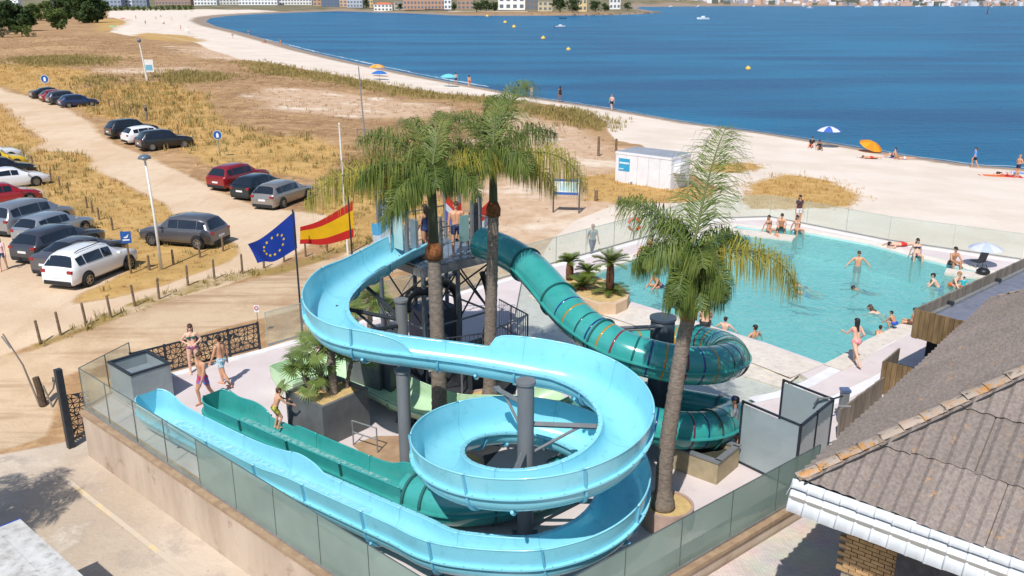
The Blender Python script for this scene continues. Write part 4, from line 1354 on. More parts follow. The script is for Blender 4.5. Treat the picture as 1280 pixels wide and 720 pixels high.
# flat dark floor sheet of the plant area, then a handrail by the planter
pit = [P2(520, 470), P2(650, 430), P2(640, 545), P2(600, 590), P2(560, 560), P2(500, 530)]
tag(MB().add(*holed(ccw(pit), [], 0.006)).build('plant_floor', mat('dark_plant_floor', srgb(58, 60, 62), 0.6, col2=srgb(44, 46, 50), scale=1.5)), kind='structure')
tag(MB().add(*holed(ccw([P2(x, y) for x, y in [(440, 556), (470, 545), (520, 545), (560, 560), (548, 590), (530, 605), (480, 590)]]), [], 0.005)).build('sandy_floor', mat('sandy_concrete', srgb(176, 146, 116), 0.9, col2=srgb(154, 124, 96), scale=2)), kind='structure')
hr = empty('handrail', (*P2(457, 560), 0), 0, 'small bent steel handrail in front of the fan palm planter', 'handrail')
q0 = Vector((*P2(442, 556), 0)); q1 = Vector((*P2(472, 566), 0))
for zz in (0.75, 0.4):
    keep(MB().tube([q0 + Vector((0, 0, 0)), q0 + Vector((0, 0, zz)), q1 + Vector((0, 0, zz)), q1 + Vector((0, 0, 0))], 0.022, 8).build('rail', M_STEEL), hr)
# ------------------------------------------------------------------ palms
M_TRUNK = mat('palm_trunk', srgb(142, 128, 116), 0.95, col2=srgb(104, 92, 82), scale=9, stretch=(1, 1, 2.5), bump=0.8, bscale=22)
M_TRUNKB = mat('palm_fibre', srgb(150, 92, 48), 0.95, col2=srgb(96, 58, 34), scale=14, bump=0.8, bscale=30)
M_SHAFT = mat('palm_sheath', srgb(92, 96, 66), 0.8, col2=srgb(70, 62, 48), scale=5, stretch=(1, 1, 0.3))
M_FROND = mat('palm_leaf', srgb(130, 142, 70), 0.5, col2=srgb(88, 110, 50), scale=2.2, transl=0.3, spec=0.35)
M_FRONDY = mat('palm_leaf_yellowing', srgb(190, 178, 84), 0.5, col2=srgb(150, 146, 62), scale=2.0, transl=0.35, spec=0.35)
M_RACHIS = mat('palm_rachis', srgb(92, 100, 52), 0.6)

def frond_mesh(rnd, length, el, droop, leaf=0.62, twist=0.0, n=54, hang=0.55):
    """arching pinnate leaf starting along +X at elevation el; returns (leaf mesh, rachis points)"""
    pts = []
    a = R(el); p = Vector((0, 0, 0)); k = 26
    for i in range(k + 1):
        pts.append(p.copy())
        t = i / k
        p = p + Vector((math.cos(a), 0, math.sin(a))) * (length / k)
        a -= R(droop) / k * (0.45 + 1.25 * t)
    mb = MB()
    for i in range(n):
        t = 0.12 + 0.87 * i / (n - 1)
        f = t * k
        i0 = min(int(f), k - 1)
        base = pts[i0].lerp(pts[i0 + 1], f - i0)
        d = (pts[i0 + 1] - pts[i0]).normalized()
        nrm = Vector((-d.z, 0, d.x))
        ll = leaf * (0.55 + 0.75 * math.sin(math.pi * min(1, t * 0.92 + 0.06))) * rnd.uniform(0.85, 1.12)
        if t > 0.85: ll *= 1.0 - (t - 0.85) * 3.2
        for s in (-1, 1):
            for _ in range(3):
                lift = rnd.uniform(-0.9, 1.0)
                fw = rnd.uniform(0.2, 0.9)
                dr = (Vector((0, s, 0)) * rnd.uniform(0.6, 1.0) + d * fw + nrm * lift * 0.6).normalized()
                w = 0.0105 * (1.1 - 0.4 * t)
                side = dr.cross(nrm)
                if side.length < 1e-3: side = d.copy()
                side.normalize()
                p1 = base + dr * ll * 0.45
                g = Vector((0, 0, -1))
                p2 = p1 + (dr * (1 - hang) + g * hang * rnd.uniform(0.5, 1.6)).normalized() * ll * 0.42
                p3 = p2 + (dr * (0.6 - hang * 0.5) + g * (hang + 0.35)).normalized() * ll * 0.3
                mb.add([base - side * w * 0.6, base + side * w * 0.6, p1 - side * w, p1 + side * w, p2 - side * w * 0.7, p2 + side * w * 0.7, p3],
                       [(0, 1, 3, 2), (2, 3, 5, 4), (4, 5, 6)])
    return mb, pts

def palm(x, y, z0, pts, r0, r1, fronds, label, seed, shaft=1.1, fibre=0.35):
    rnd = random.Random(seed)
    root = empty('palm_tree', (x, y, z0), 0, label, 'palm tree')
    A, s = spline(pts, 0.09)
    rad = [r0 + (r1 - r0) * (v / s[-1]) + 0.011 * math.sin(v * 42) * (0.6 + 0.4 * math.sin(v * 7)) + (0.09 * max(0, 1 - v / 0.5)) for v in s]
    MB().tube([tuple(p) for p in A], rad, 14).build('trunk', M_TRUNK, root, True)
    top = Vector(A[-1])
    MB().tube([top + Vector((0, 0, -0.04)), top + Vector((0, 0, fibre * 0.5)), top + Vector((0.0, 0, fibre))], [r1 + 0.04, r1 + 0.05, r1 * 0.85], 12).build('fibre_ring', M_TRUNKB, root, True)
    st = top + Vector((0, 0, fibre))
    MB().tube([st - Vector((0, 0, 0.1)), st + Vector((0, 0, shaft * 0.5)), st + Vector((0, 0, shaft))], [r1 * 0.8, r1 * 0.66, r1 * 0.4], 12).build('crownshaft', M_SHAFT, root, True)
    for (az, el, ln, droop, yel, hang) in fronds:
        f, rp = frond_mesh(rnd, ln * 0.84, el, droop, hang=min(0.95, hang * 1.15), leaf=0.34 + 0.125 * ln)
        b = st + Vector((0, 0, shaft * (0.62 + 0.35 * max(0, el) / 90)))
        o = f.build('frond', M_FRONDY if yel else M_FROND, root, loc=b, rz=R(az))
        MB().tube(rp, [0.035 * (1 - 0.8 * i / (len(rp) - 1)) for i in range(len(rp))], 6).build('rachis', M_RACHIS, o, True)
    return root

def ring_fronds(rnd, n, lo, hi, ln, droop, hang=0.55, a0=0, yel=0.1):
    return [(a0 + 360 * i / n + rnd.uniform(-14, 14), rnd.uniform(lo, hi), ln * rnd.uniform(0.85, 1.12), droop * rnd.uniform(0.85, 1.15), rnd.random() < yel, hang * rnd.uniform(0.85, 1.1)) for i in range(n)]
rr1 = random.Random(3)
# round planters of the palms
def round_planter(x, y, r, h, label, soil=srgb(206, 176, 118)):
    root = empty('round_planter', (x, y, 0), 0, label, 'planter')
    MB().lathe([(r, 0), (r, h), (r - 0.07, h), (r - 0.07, h - 0.05)], seg=40).build('ring', mat('planter_ring', srgb(176, 150, 138), 0.85, col2=srgb(158, 134, 122), scale=2.5, bump=0.2), root)
    MB().lathe([(r - 0.06, h - 0.045), (0.01, h - 0.01)], seg=40).build('soil', mat('planter_sand', soil, 0.95, col2=tuple(c * 0.75 for c in soil), scale=5, bump=0.5, bscale=20), root)
    return root
pA = at(829, 633, 0.5)
round_planter(pA.x + 0.12, pA.y + 0.1, 0.62, 0.52, 'low round planter at the foot of the tall palm beside the glass fence')
fr = [(62, 66, 3.8, 40, 0, 0.42), (150, 54, 2.5, 62, 0, 0.5), (-8, 26, 3.3, 112, 1, 0.8), (172, 28, 1.7, 100, 0, 0.75), (112, 40, 2.0, 75, 0, 0.55), (-60, 22, 1.6, 110, 0, 0.8), (-115, 16, 1.6, 110, 0, 0.85),
      (28, 40, 1.9, 85, 0, 0.6), (-90, 46, 1.5, 110, 0, 0.7), (205, 40, 1.7, 95, 0, 0.65), (-85, -18, 1.35, 65, 0, 0.95), (-130, -22, 1.3, 60, 0, 0.95), (-40, -15, 1.3, 60, 0, 0.9)]
palm(pA.x, pA.y, 0.48, [(0, 0, 0), (-0.02, 0, 1.2), (0.08, 0.0, 2.6), (0.2, 0.05, 3.9), (0.32, 0.1, 4.72)], 0.2, 0.155, fr, 'tall palm with leaning trunk rising from the round planter by the glass fence', 5, shaft=1.3)
fr = [(184, 26, 4.3, 84, 1, 0.75), (160, 58, 3.0, 92, 0, 0.6), (-165, 44, 2.7, 110, 0, 0.75), (120, 64, 2.7, 75, 0, 0.5), (75, 68, 2.6, 66, 0, 0.5), (15, 46, 2.6, 100, 1, 0.65), (-35, 40, 2.2, 118, 0, 0.75), (-80, 52, 2.1, 125, 0, 0.7),
      (-125, 34, 2.3, 125, 0, 0.75), (200, 8, 2.1, 100, 0, 0.85), (150, 22, 2.5, 105, 0, 0.75), (60, 30, 2.4, 100, 0, 0.7), (100, 38, 2.5, 95, 0, 0.7)]
palm(-2.05, 22.45, 0, [(0, 0, 0), (0.02, 0, 2), (0.0, 0, 4), (-0.02, 0, 5.3)], 0.23, 0.18, fr, 'tall palm with orange fibre ring standing in front of the slide platform', 6, shaft=2.05, fibre=0.42)
fr = [(-6, 30, 3.7, 116, 1, 0.8), (62, 64, 3.5, 56, 0, 0.5), (85, 72, 2.6, 66, 0, 0.5), (130, 58, 2.7, 80, 0, 0.55), (172, 42, 2.4, 105, 0, 0.7), (28, 50, 2.7, 85, 0, 0.6), (-50, 44, 2.2, 118, 0, 0.7), (-105, 48, 2.1, 122, 0, 0.7),
      (12, 14, 2.6, 98, 1, 0.85), (205, 18, 2.1, 108, 0, 0.8), (100, 26, 2.4, 100, 0, 0.7)]
pC = at(612, 500, 0.5)
palm(pC.x, pC.y, 0.45, [(0, 0, 0), (0.03, 0, 2), (0.1, 0, 4), (0.15, 0, 5.7)], 0.2, 0.155, fr, 'tall palm with brown trunk standing between the tower and the green tube', 7, shaft=1.4)
round_planter(pC.x - 0.1, pC.y, 0.85, 0.48, 'round planter under the palm beside the green tube')
pD = at(577, 580, 0.6)
round_planter(pD.x - 0.05, pD.y + 0.1, 0.62, 0.62, 'round planter half hidden by the blue turn')
# palm beside the lane whose shadow falls on the concrete
palm(-15.6, 16.4, -1.55, [(0, 0, 0), (0.05, 0, 2), (0.1, 0.1, 5.0)], 0.22, 0.16, ring_fronds(rr1, 15, -5, 60, 2.5, 85, 0.5), 'palm beside the lane whose fronds shade the concrete', 9)

# ------------------------------------------------------------------ fan palms in the square planter
def fan_leaf(rnd, r=0.42, n=22):
    mb = MB()
    for i in range(n):
        a = R(-130 + 260 * i / (n - 1))
        d = Vector((math.cos(a), math.sin(a), 0.12)); s = Vector((-math.sin(a), math.cos(a), 0)) * 0.022
        q = r * (0.8 + 0.2 * math.cos(a * 0.6)) * rnd.uniform(0.92, 1.06)
        m1 = d * q * 0.55
        e = d * q + Vector((0, 0, -0.12 * rnd.uniform(0.5, 1.5)))
        mb.add([(0, 0, 0), tuple(m1 - s), tuple(m1 + s), tuple(e)], [(0, 1, 2), (1, 3, 2)])
    return mb
M_FAN = mat('fan_palm_leaf', srgb(126, 142, 70), 0.5, col2=srgb(90, 112, 54), scale=3, transl=0.25)
def fan_palm(x, y, z, h, lean, n, label, seed, r=0.45, trunk_r=0.09, petiole=0.55):
    rnd = random.Random(seed)
    root = empty('fan_palm', (x, y, z), 0, label, 'palm')
    tip = Vector((lean[0], lean[1], h))
    A, s = spline([(0, 0, 0), (lean[0] * 0.4, lean[1] * 0.4, h * 0.5), tuple(tip)], 0.06)
    MB().tube([tuple(p) for p in A], [trunk_r + 0.012 * math.sin(i * 1.9) for i in range(len(A))], 10).build('trunk', M_TRUNKB if h < 0.5 else M_TRUNK, root, True)
    meshes = [fan_leaf(rnd, r).mesh('fan_leaf') for _ in range(3)]
    for i in range(n):
        az = 360 * i / n + rnd.uniform(-20, 20); el = rnd.uniform(-15, 75)
        d = Vector((math.cos(R(az)) * math.cos(R(el)), math.sin(R(az)) * math.cos(R(el)), math.sin(R(el))))
        L_ = petiole * rnd.uniform(0.8, 1.15)
        e = tip + d * L_ - Vector((0, 0, 0.1))
        o = link('leaf', meshes[i % 3], M_FAN, root, e, rot=(rnd.uniform(-0.4, 0.4), -R(el) + rnd.uniform(0.2, 0.7), R(az)))
        q = MB().tube([tip, (tip + e) / 2 + Vector((0, 0, 0.05)), e], 0.012, 5).build('petiole', M_RACHIS, root)
    return root
sq = empty('square_planter', (*P2(412, 536), 0), R(-40), 'dark grey square planter box filled with fan palms', 'planter')
M_PLB = mat('planter_box', srgb(104, 106, 106), 0.7, col2=srgb(88, 90, 92), scale=2, bump=0.15)
S_ = 1.55
for (cx, cy, sx, sy) in ((0, -S_ / 2, S_ + 0.1, 0.1), (0, S_ / 2, S_ + 0.1, 0.1), (-S_ / 2, 0, 0.1, S_ - 0.1), (S_ / 2, 0, 0.1, S_ - 0.1)):
    MB().box((cx, cy, 0.62), (sx, sy, 1.24)).build('side', M_PLB, sq)
MB().box((0, 0, 1.1), (S_ - 0.08, S_ - 0.08, 0.1)).build('soil', mat('planter_sand', srgb(206, 176, 118)), sq)
sx_, sy_ = P2(412, 536)
fan_palm(sx_ - 0.35, sy_ + 0.0, 1.12, 0.55, (-0.25, -0.1), 13, 'short stemmed fan palm leaning out of the square planter', 21, 0.42)
fan_palm(sx_ - 0.05, sy_ + 0.15, 1.12, 1.05, (-0.3, 0.1), 15, 'middle fan palm with slender stem in the square planter', 22, 0.45)
fan_palm(sx_ + 0.2, sy_ - 0.05, 1.12, 1.5, (0.0, 0.0), 12, 'tallest dark stemmed fan palm in the square planter', 23, 0.42, 0.12)
fan_palm(sx_ + 0.5, sy_ + 0.35, 1.12, 0.75, (0.15, 0.15), 11, 'small fan palm at the back of the square planter', 24, 0.38, 0.06)
for (px_, py_, h_, lb, sd_) in ((462, 428, 1.5, 'bushy fan palm seen through the left bend of the blue slide', 31), (480, 420, 0.9, 'low fan palm behind the capped grey column', 32)):
    p = P2(px_, py_)
    fan_palm(p[0], p[1], 0.0, h_, (0.1, 0.1), 18, lb, sd_, 0.5, 0.1)
# second dark planter behind
p = P2(478, 478)
pl2 = empty('square_planter', (*p, 0), R(-40), 'grey planter box with sandy soil behind the fan palms', 'planter')
for (cx, cy, sx, sy) in ((0, -0.75, 1.6, 0.1), (0, 0.75, 1.6, 0.1), (-0.75, 0, 0.1, 1.4), (0.75, 0, 0.1, 1.4)):
    MB().box((cx, cy, 0.55), (sx, sy, 1.1)).build('side', M_PLB, pl2)
MB().box((0, 0, 0.98), (1.42, 1.42, 0.1)).build('soil', MATS['planter_sand'], pl2)
# bench-like planter under the green loop
p = P2(905, 585)
pl3 = empty('angular_planter', (*P2(880, 584), 0), R(-40), 'angular planter with dark soil beneath the green loop', 'planter')
M_TAN = mat('tan_render', srgb(172, 156, 126), 0.85, col2=srgb(150, 136, 110), scale=3)
for (cx, cy, sx, sy, hh) in ((0, -0.55, 1.36, 0.12, 0.6), (0, 0.55, 1.36, 0.12, 0.6), (-0.62, 0, 0.12, 0.98, 0.6), (0.62, 0, 0.12, 0.98, 0.6)):
    MB().box((cx, cy, hh / 2), (sx, sy, hh)).build('side', M_TAN, pl3)
    MB().box((cx, cy, hh + 0.025), (sx + 0.05, sy + 0.05, 0.05)).build('capping', M_GREYPOST, pl3)
MB().box((0, 0, 0.42), (1.12, 0.98, 0.08)).build('soil', mat('dark_soil', srgb(62, 58, 46), 0.95, col2=srgb(46, 50, 36), scale=6), pl3)

# ------------------------------------------------------------------ cycads in the curved bed by the pool
bed = empty('curved_planter', (*P2(748, 388), 0), 0, 'curved beige planter with spiky cycads at the pool edge', 'planter')
M_BED = mat('beige_render', srgb(212, 184, 152), 0.85, col2=srgb(198, 168, 136), scale=2)
bpoly = [P2(x, y, 0.45) for x, y in [(703, 352), (712, 362), (725, 372), (748, 380), (770, 380), (784, 374), (787, 367), (780, 360), (765, 352), (742, 344), (722, 340), (708, 344)]]
keep(MB().prism(ccw(bpoly), 0.0, 0.45).build('bed_wall', M_BED), bed)
cx_, cy_ = np.mean([q[0] for q in bpoly]), np.mean([q[1] for q in bpoly])
keep(MB().add(*holed(ccw([(cx_ + (x - cx_) * 0.86, cy_ + (y - cy_) * 0.86) for x, y in bpoly]), [], 0.457)).build('soil', MATS['planter_sand']), bed)
def cycad(px_, py_, h, n, ln, label, seed, lower=0):
    rnd = random.Random(seed)
    x, y = P2(px_, py_, 0.45)
    root = empty('cycad', (x, y, 0.45), 0, label, 'cycad')
    MB().tube([(0, 0, 0), (0, 0, h * 0.6), (0, 0, h)], [0.15, 0.17, 0.13], 10).build('trunk', mat('cycad_trunk', srgb(120, 76, 52), 0.95, col2=srgb(84, 56, 40), scale=12, bump=0.8), root, True)
    for i in range(n + lower):
        low = i >= n
        az = 360 * i / n * (1 if not low else 1.37) + rnd.uniform(-10, 10)
        el = rnd.uniform(15, 75) if not low else rnd.uniform(15, 45)
        pts = []
        a = R(el); p = Vector((0, 0, 0))
        for k in range(9):
            pts.append(p.copy()); p = p + Vector((math.cos(a), 0, math.sin(a))) * ln / 8; a -= R(7)
        mb = MB()
        for k in range(20):
            t = 0.1 + 0.88 * k / 19; f = t * 8; i0 = min(7, int(f)); b = pts[i0].lerp(pts[i0 + 1], f - i0)
            d = (pts[i0 + 1] - pts[i0]).normalized()
            l2 = 0.2 * math.sin(math.pi * (0.15 + 0.8 * t)) + 0.04
            for s in (-1, 1):
                e = b + Vector((0, s, 0)) * l2 + d * l2 * 0.6 + Vector((0, 0, 0.05))
                mb.add([b - d * 0.018, b + d * 0.018, e], [(0, 1, 2)])
        mb.tube(pts, 0.012, 4)
        mb.build('leaf', mat('cycad_leaf', srgb(112, 124, 44), 0.45, col2=srgb(72, 92, 34), scale=5, transl=0.15), root, loc=(0, 0, h if not low else 0.05), rz=R(az))
    return root
cycad(712, 350, 0.75, 16, 0.62, 'cycad with bare stem at the far end of the curved planter', 41)
cycad(727, 362, 0.15, 20, 0.75, 'low yellow-green cycad in the middle of the curved planter', 42)
cycad(762, 366, 1.2, 22, 0.85, 'tallest cycad with brown stem in the curved planter', 43, 14)
cycad(735, 350, 0.35, 14, 0.6, 'small cycad at the back of the curved planter', 44)

# ------------------------------------------------------------------ dry grass and scrub (uncountable cover)
def in_poly_points(poly, n, rnd):
    lo = poly.min(0); hi = poly.max(0)
    X = rnd.uniform(lo[0], hi[0], n * 3); Y = rnd.uniform(lo[1], hi[1], n * 3)
    k = sdist(poly, X, Y) > 0
    return X[k][:n], Y[k][:n]
def tufts(name, label_cat, pts, hgt, m, seed, blades=7, width=0.03, spread=0.22):
    rnd = np.random.RandomState(seed)
    V = []; F = []
    X, Y, H = pts
    Z = ground_z(X, Y)
    n = len(X)
    nb = n * blades
    bx = np.repeat(X, blades) + rnd.normal(0, 1, nb) * np.repeat(H, blades) * spread
    by = np.repeat(Y, blades) + rnd.normal(0, 1, nb) * np.repeat(H, blades) * spread
    bz = np.repeat(Z, blades) - 0.02
    h = np.repeat(H, blades) * rnd.uniform(0.55, 1.15, nb)
    az = rnd.uniform(0, 2 * np.pi, nb)
    lean = rnd.uniform(0.1, 0.8, nb) * h
    w = width * np.repeat(H, blades) / 0.35 * rnd.uniform(0.7, 1.3, nb)
    ax, ay = np.cos(az), np.sin(az)
    sx, sy = -ay * w, ax * w
    v0 = np.stack([bx - sx, by - sy, bz], -1); v1 = np.stack([bx + sx, by + sy, bz], -1)
    m0 = np.stack([bx + ax * lean * .35 - sx * .8, by + ay * lean * .35 - sy * .8, bz + h * .6], -1)
    m1 = np.stack([bx + ax * lean * .35 + sx * .8, by + ay * lean * .35 + sy * .8, bz + h * .6], -1)
    tp_ = np.stack([bx + ax * lean, by + ay * lean, bz + h], -1)
    V = np.stack([v0, v1, m0, m1, tp_], 1).reshape(-1, 3)
    b = np.arange(nb) * 5
    tri = np.concatenate([np.stack([b, b + 1, b + 3], -1), np.stack([b, b + 3, b + 2], -1), np.stack([b + 2, b + 3, b + 4], -1)])
    me = bpy.data.meshes.new(name)
    me.vertices.add(len(V)); me.vertices.foreach_set('co', V.ravel())
    me.loops.add(tri.size); me.loops.foreach_set('vertex_index', tri.ravel().astype(np.int32))
    me.polygons.add(len(tri)); me.polygons.foreach_set('loop_start', np.arange(0, tri.size, 3, dtype=np.int32))
    me.update(calc_edges=True)
    o = link(name, me, m)
    tag(o, label_cat[0], label_cat[1], kind='stuff')
    return o
M_GG = mat('golden_grass', srgb(212, 178, 116), 0.9, col2=srgb(178, 140, 84), scale=0.8, transl=0.2, spec=0.2)
M_OG = mat('olive_grass', srgb(172, 152, 98), 0.9, col2=srgb(136, 124, 74), scale=1.2, transl=0.2, spec=0.2)
M_BG = mat('brown_scrub', srgb(178, 148, 110), 0.95, col2=srgb(146, 122, 88), scale=0.5, transl=0.15, spec=0.2)
nr_ = np.random.RandomState(5)
def area(poly):
    x, y = poly[:, 0], poly[:, 1]
    return 0.5 * abs(np.dot(x, np.roll(y, 1)) - np.dot(y, np.roll(x, 1)))
def scatter(polys, density, hmin, hmax, cap, clear=True):
    xs, ys = [], []
    for p in polys:
        dist = np.hypot(*p.mean(0))
        n = int(min(cap, area(p) * density * min(1.0, (60 / dist) ** 1.2)))
        x, y = in_poly_points(p, n, nr_)
        j_ = 0.014 * dist if dist > 60 else 0.15
        xs.append(x + nr_.normal(0, j_, len(x))); ys.append(y + nr_.normal(0, j_, len(y)))
    X = np.concatenate(xs); Y = np.concatenate(ys)
    ok = (sdist(np.array(DECK), X, Y) < -0.3) & (sdist(SEA, X, Y) < -6)
    for q in (Z_PATH if clear else []): ok &= (sdist(q, X, Y) < 0.4) | (sdist(Z_ISLE[0], X, Y) > -0.4)
    X, Y = X[ok], Y[ok]
    D = np.hypot(X, Y)
    H = nr_.uniform(hmin, hmax, len(X)) * np.clip(D / 55, 0.8, 1.8)
    return X, Y, H
tufts('dry_grass', ('golden dry grass covering the ground beside the sandy track', 'grass'), scatter(Z_ISLE + Z_GOLD[:7], 5.0, 0.09, 0.26, 5200), 0.3, M_GG, 1, 8, 0.02, 0.5)
tufts('olive_grass', ('tufted olive grass along the fence posts and dune edge', 'grass'), scatter(Z_OLIVE, 9.0, 0.16, 0.42, 4200, False), 0.35, M_OG, 2, 9, 0.02, 0.4)
iso = scatter(Z_ISLE + Z_GOLD[1:3], 1.2, 0.16, 0.42, 900)
tufts('green_weeds', ('greenish weeds scattered through the dry grass', 'weeds'), iso, 0.3, M_OG, 3, 10, 0.02, 0.4)
SCR = gpoly([(0, 45), (120, 45), (300, 76), (520, 125), (650, 140), (770, 185), (770, 300), (640, 330), (560, 270), (430, 250), (400, 190), (330, 170), (250, 110), (0, 75)])
tufts('dune_scrub', ('brown low scrub spread across the dunes', 'scrub'), scatter([SCR], 1.6, 0.06, 0.2, 6500), 0.25, M_BG, 4, 8, 0.025, 0.6)
# ------------------------------------------------------------------ tiled building beside the yard
RE1 = Vector((0.755, -0.656, 0)).normalized(); RE2 = Vector((0.656, 0.755, 0)).normalized()
C0 = at(1000, 598, 3.5)
PITCH = R(36)
M_TILE = mat('fibre_cement', srgb(146, 134, 126), 0.92, col2=srgb(120, 108, 102), scale=16, bump=0.8, bscale=45, objrand=0.13, dirt=(srgb(184, 142, 96), 5.0, 0.6, 0.72), detail=10)
M_LICHEN = mat('lichen_ridge', srgb(170, 154, 140), 0.95, col2=srgb(186, 136, 82), scale=4, lo=0.52, hi=0.62, objrand=0.12, bump=0.9, bscale=30, dirt=(srgb(96, 84, 70), 6, 0.54, 0.64))
M_WMETAL = mat('white_metal_sheet', srgb(216, 219, 224), 0.5, col2=srgb(204, 208, 212), scale=1.5, objrand=0.04, stretch=(3, 3, 0.6), dirt=(srgb(176, 172, 164), 3, 0.6, 0.8))
M_BRICK = mat('buff_brick', srgb(186, 152, 108), 0.9, col2=srgb(160, 126, 88), scale=9, bump=0.3, objrand=0.14)
M_MORTAR = mat('mortar', srgb(150, 138, 122), 0.95)
bld = empty('tiled_building', (C0.x, C0.y, 0), 0, 'building with weathered grey corrugated tile roof and white metal fascia', 'building')
def sheet_mesh(w=1.04, l=1.27, ridges=4, amp=0.048):
    vs, fs = [], []
    nx = ridges * 4
    prof = [0, 0.05, 1.0, 0.75]
    for j, v in enumerate((0.0, l * 0.5, l)):
        for i in range(nx + 1):
            vs.append((w * i / nx, v, amp * prof[i % 4] + (0.03 if j == 0 else (0.014 if j == 1 else 0.0))))
    for j in range(2):
        for i in range(nx):
            a = j * (nx + 1) + i
            fs.append((a, a + 1, a + nx + 2, a + nx + 1))
    b0 = len(vs)           # front lip thickness
    for i in range(nx + 1):
        x, y, z = vs[i]; vs.append((x, y + 0.004, z - 0.02))
    for i in range(nx): fs.append((i + 1, i, b0 + i, b0 + i + 1))
    return MB().add(vs, fs)
base_sheet = sheet_mesh().mesh('roof_tile')
def roof_face(O, u, v2, ulen, rise_len, clips, u0=0.0):
    """corrugated sheets over a sloping plane; u along the eave, v2 horizontal inward direction"""
    v = (v2 * math.cos(PITCH) + Vector((0, 0, 1)) * math.sin(PITCH)).normalized()
    nrm = u.cross(v)
    if nrm.z < 0: nrm = -nrm
    flip = u.cross(v).z < 0
    rows = int(rise_len / 1.2) + 1; cols = int(ulen / 1.04) + 2
    rnd = random.Random(17)
    for r in range(rows):
        off = -0.52 if r % 2 else 0.0
        for c in range(cols):
            org = O + u * (u0 + c * 1.04 + off) + v * (r * 1.2 - 0.06) + nrm * (0.01 + rnd.uniform(0, 0.018)) + u * rnd.uniform(-0.012, 0.012) + v * rnd.uniform(-0.03, 0.03)
            Mx = Matrix((( u.x, v.x, nrm.x, org.x), (u.y, v.y, nrm.y, org.y), (u.z, v.z, nrm.z, org.z), (0, 0, 0, 1)))
            bm = bmesh.new(); bm.from_mesh(base_sheet); bm.transform(Mx)
            dead = False
            for (pc, pn) in clips:
                ds = [(vv.co - pc).dot(pn) for vv in bm.verts]
                if not ds or max(ds) <= 0: dead = True; break
                if min(ds) < 0:
                    bmesh.ops.bisect_plane(bm, geom=list(bm.verts) + list(bm.edges) + list(bm.faces), plane_co=pc, plane_no=pn, clear_inner=True)
            if dead or len(bm.faces) == 0:
                bm.free(); continue
            me = bpy.data.meshes.new('roof_tile'); bm.to_mesh(me); bm.free()
            if flip: me.flip_normals()
            keep(link('roof_tile', me, M_TILE), bld)
RL = 13.4
hipdir = (RE1 + RE2).normalized()
C1 = C0 + RE2 * RL
hip1dir = (RE1 - RE2).normalized()
vert = Vector((0, 0, 1))
h0n = hipdir.cross(vert).normalized()            # plan normal of the near hip, pointing to the front face side
if h0n.dot(RE1 - RE2) < 0: h0n = -h0n
h1n = hip1dir.cross(vert).normalized()
if h1n.dot(RE1 + RE2) > 0: h1n = -h1n
# front face: eave along RE1, rises inward along RE2
roof_face(C0, RE1, RE2, 9.5, 6.6, [(C0, h0n)])
# side face: eave along RE2, rises inward along RE1; cut by both hips
h1k = h1n if (C0 - C1).dot(h1n) > 0 else -h1n
roof_face(C0, RE2, RE1, RL + 0.5, 7.4, [(C0, -h0n), (C1, h1k)])
# under-boarding so that the roof is closed
def up(d, run): return d * run + Vector((0, 0, run * math.tan(PITCH)))
tb = C0 + (RE1 + RE2) * 6.0 + Vector((0, 0, 6.0 * math.tan(PITCH) - 0.03))
fb = MB().add([C0 - Vector((0, 0, 0.03)), C0 + RE1 * 12 - Vector((0, 0, 0.03)), C0 + RE1 * 12 + up(RE2, 6.0) - Vector((0, 0, 0.03)), tb,
               C1 - Vector((0, 0, 0.03)), C1 + (RE1 - RE2) * 6.0 + Vector((0, 0, 6.0 * math.tan(PITCH) - 0.03))], [(0, 1, 2, 3), (0, 3, 5, 4)])
keep(fb.build('roof_boarding', mat('roof_boarding', srgb(110, 100, 94), 0.95)), bld)
# third face beyond the far hip
fb = MB().add([C1, C1 + RE1 * 12, C1 + RE1 * 12 + up(-RE2, 6.0), C1 + (RE1 - RE2) * 6.0 + Vector((0, 0, 6.0 * math.tan(PITCH)))], [(0, 1, 2, 3)])
keep(fb.build('far_slope', M_TILE), bld)
# hip caps: overlapping half-round tiles with lichen
def caps(a, d, n, ln=0.44):
    rise = Vector((d.x, d.y, math.tan(PITCH) * 0.7071)).normalized()
    side = d.cross(vert).normalized()
    nn = side.cross(rise); nn = nn if nn.z > 0 else -nn
    for k in range(n):
        p = a + rise * (k * ln * 0.93)
        vs, fs = [], []
        for j, (t, lift, r) in enumerate(((0, 0.035 + 0.01 * (k % 3), 0.125), (ln, 0.012, 0.115))):
            for i in range(9):
                an = math.pi * i / 8
                vs.append(p + rise * t + side * r * math.cos(an) * 1.05 + nn * (r * 0.42 * math.sin(an) + lift - 0.02))
        for i in range(8): fs.append((i, i + 1, 10 + i, 9 + i))
        me = MB().add(vs, fs).mesh('ridge_cap', True); fix_normals(me)
        keep(link('ridge_cap', me, M_LICHEN), bld)
caps(C0 - hipdir * 0.05 + Vector((0, 0, 0.02)), hipdir, 17)
caps(C1 + Vector((0, 0, 0.02)), hip1dir, 11)
strut_m = M_BLACK
hr_ = Vector((hipdir.x, hipdir.y, math.tan(PITCH) * 0.7071)).normalized()
keep(MB().tube([C0 + h0n * 0.19 + Vector((0, 0, 0.0)), C0 + h0n * 0.19 + hr_ * 8 + Vector((0, 0, 0.0))], 0.018, 6).build('cable', M_BLACK), bld)
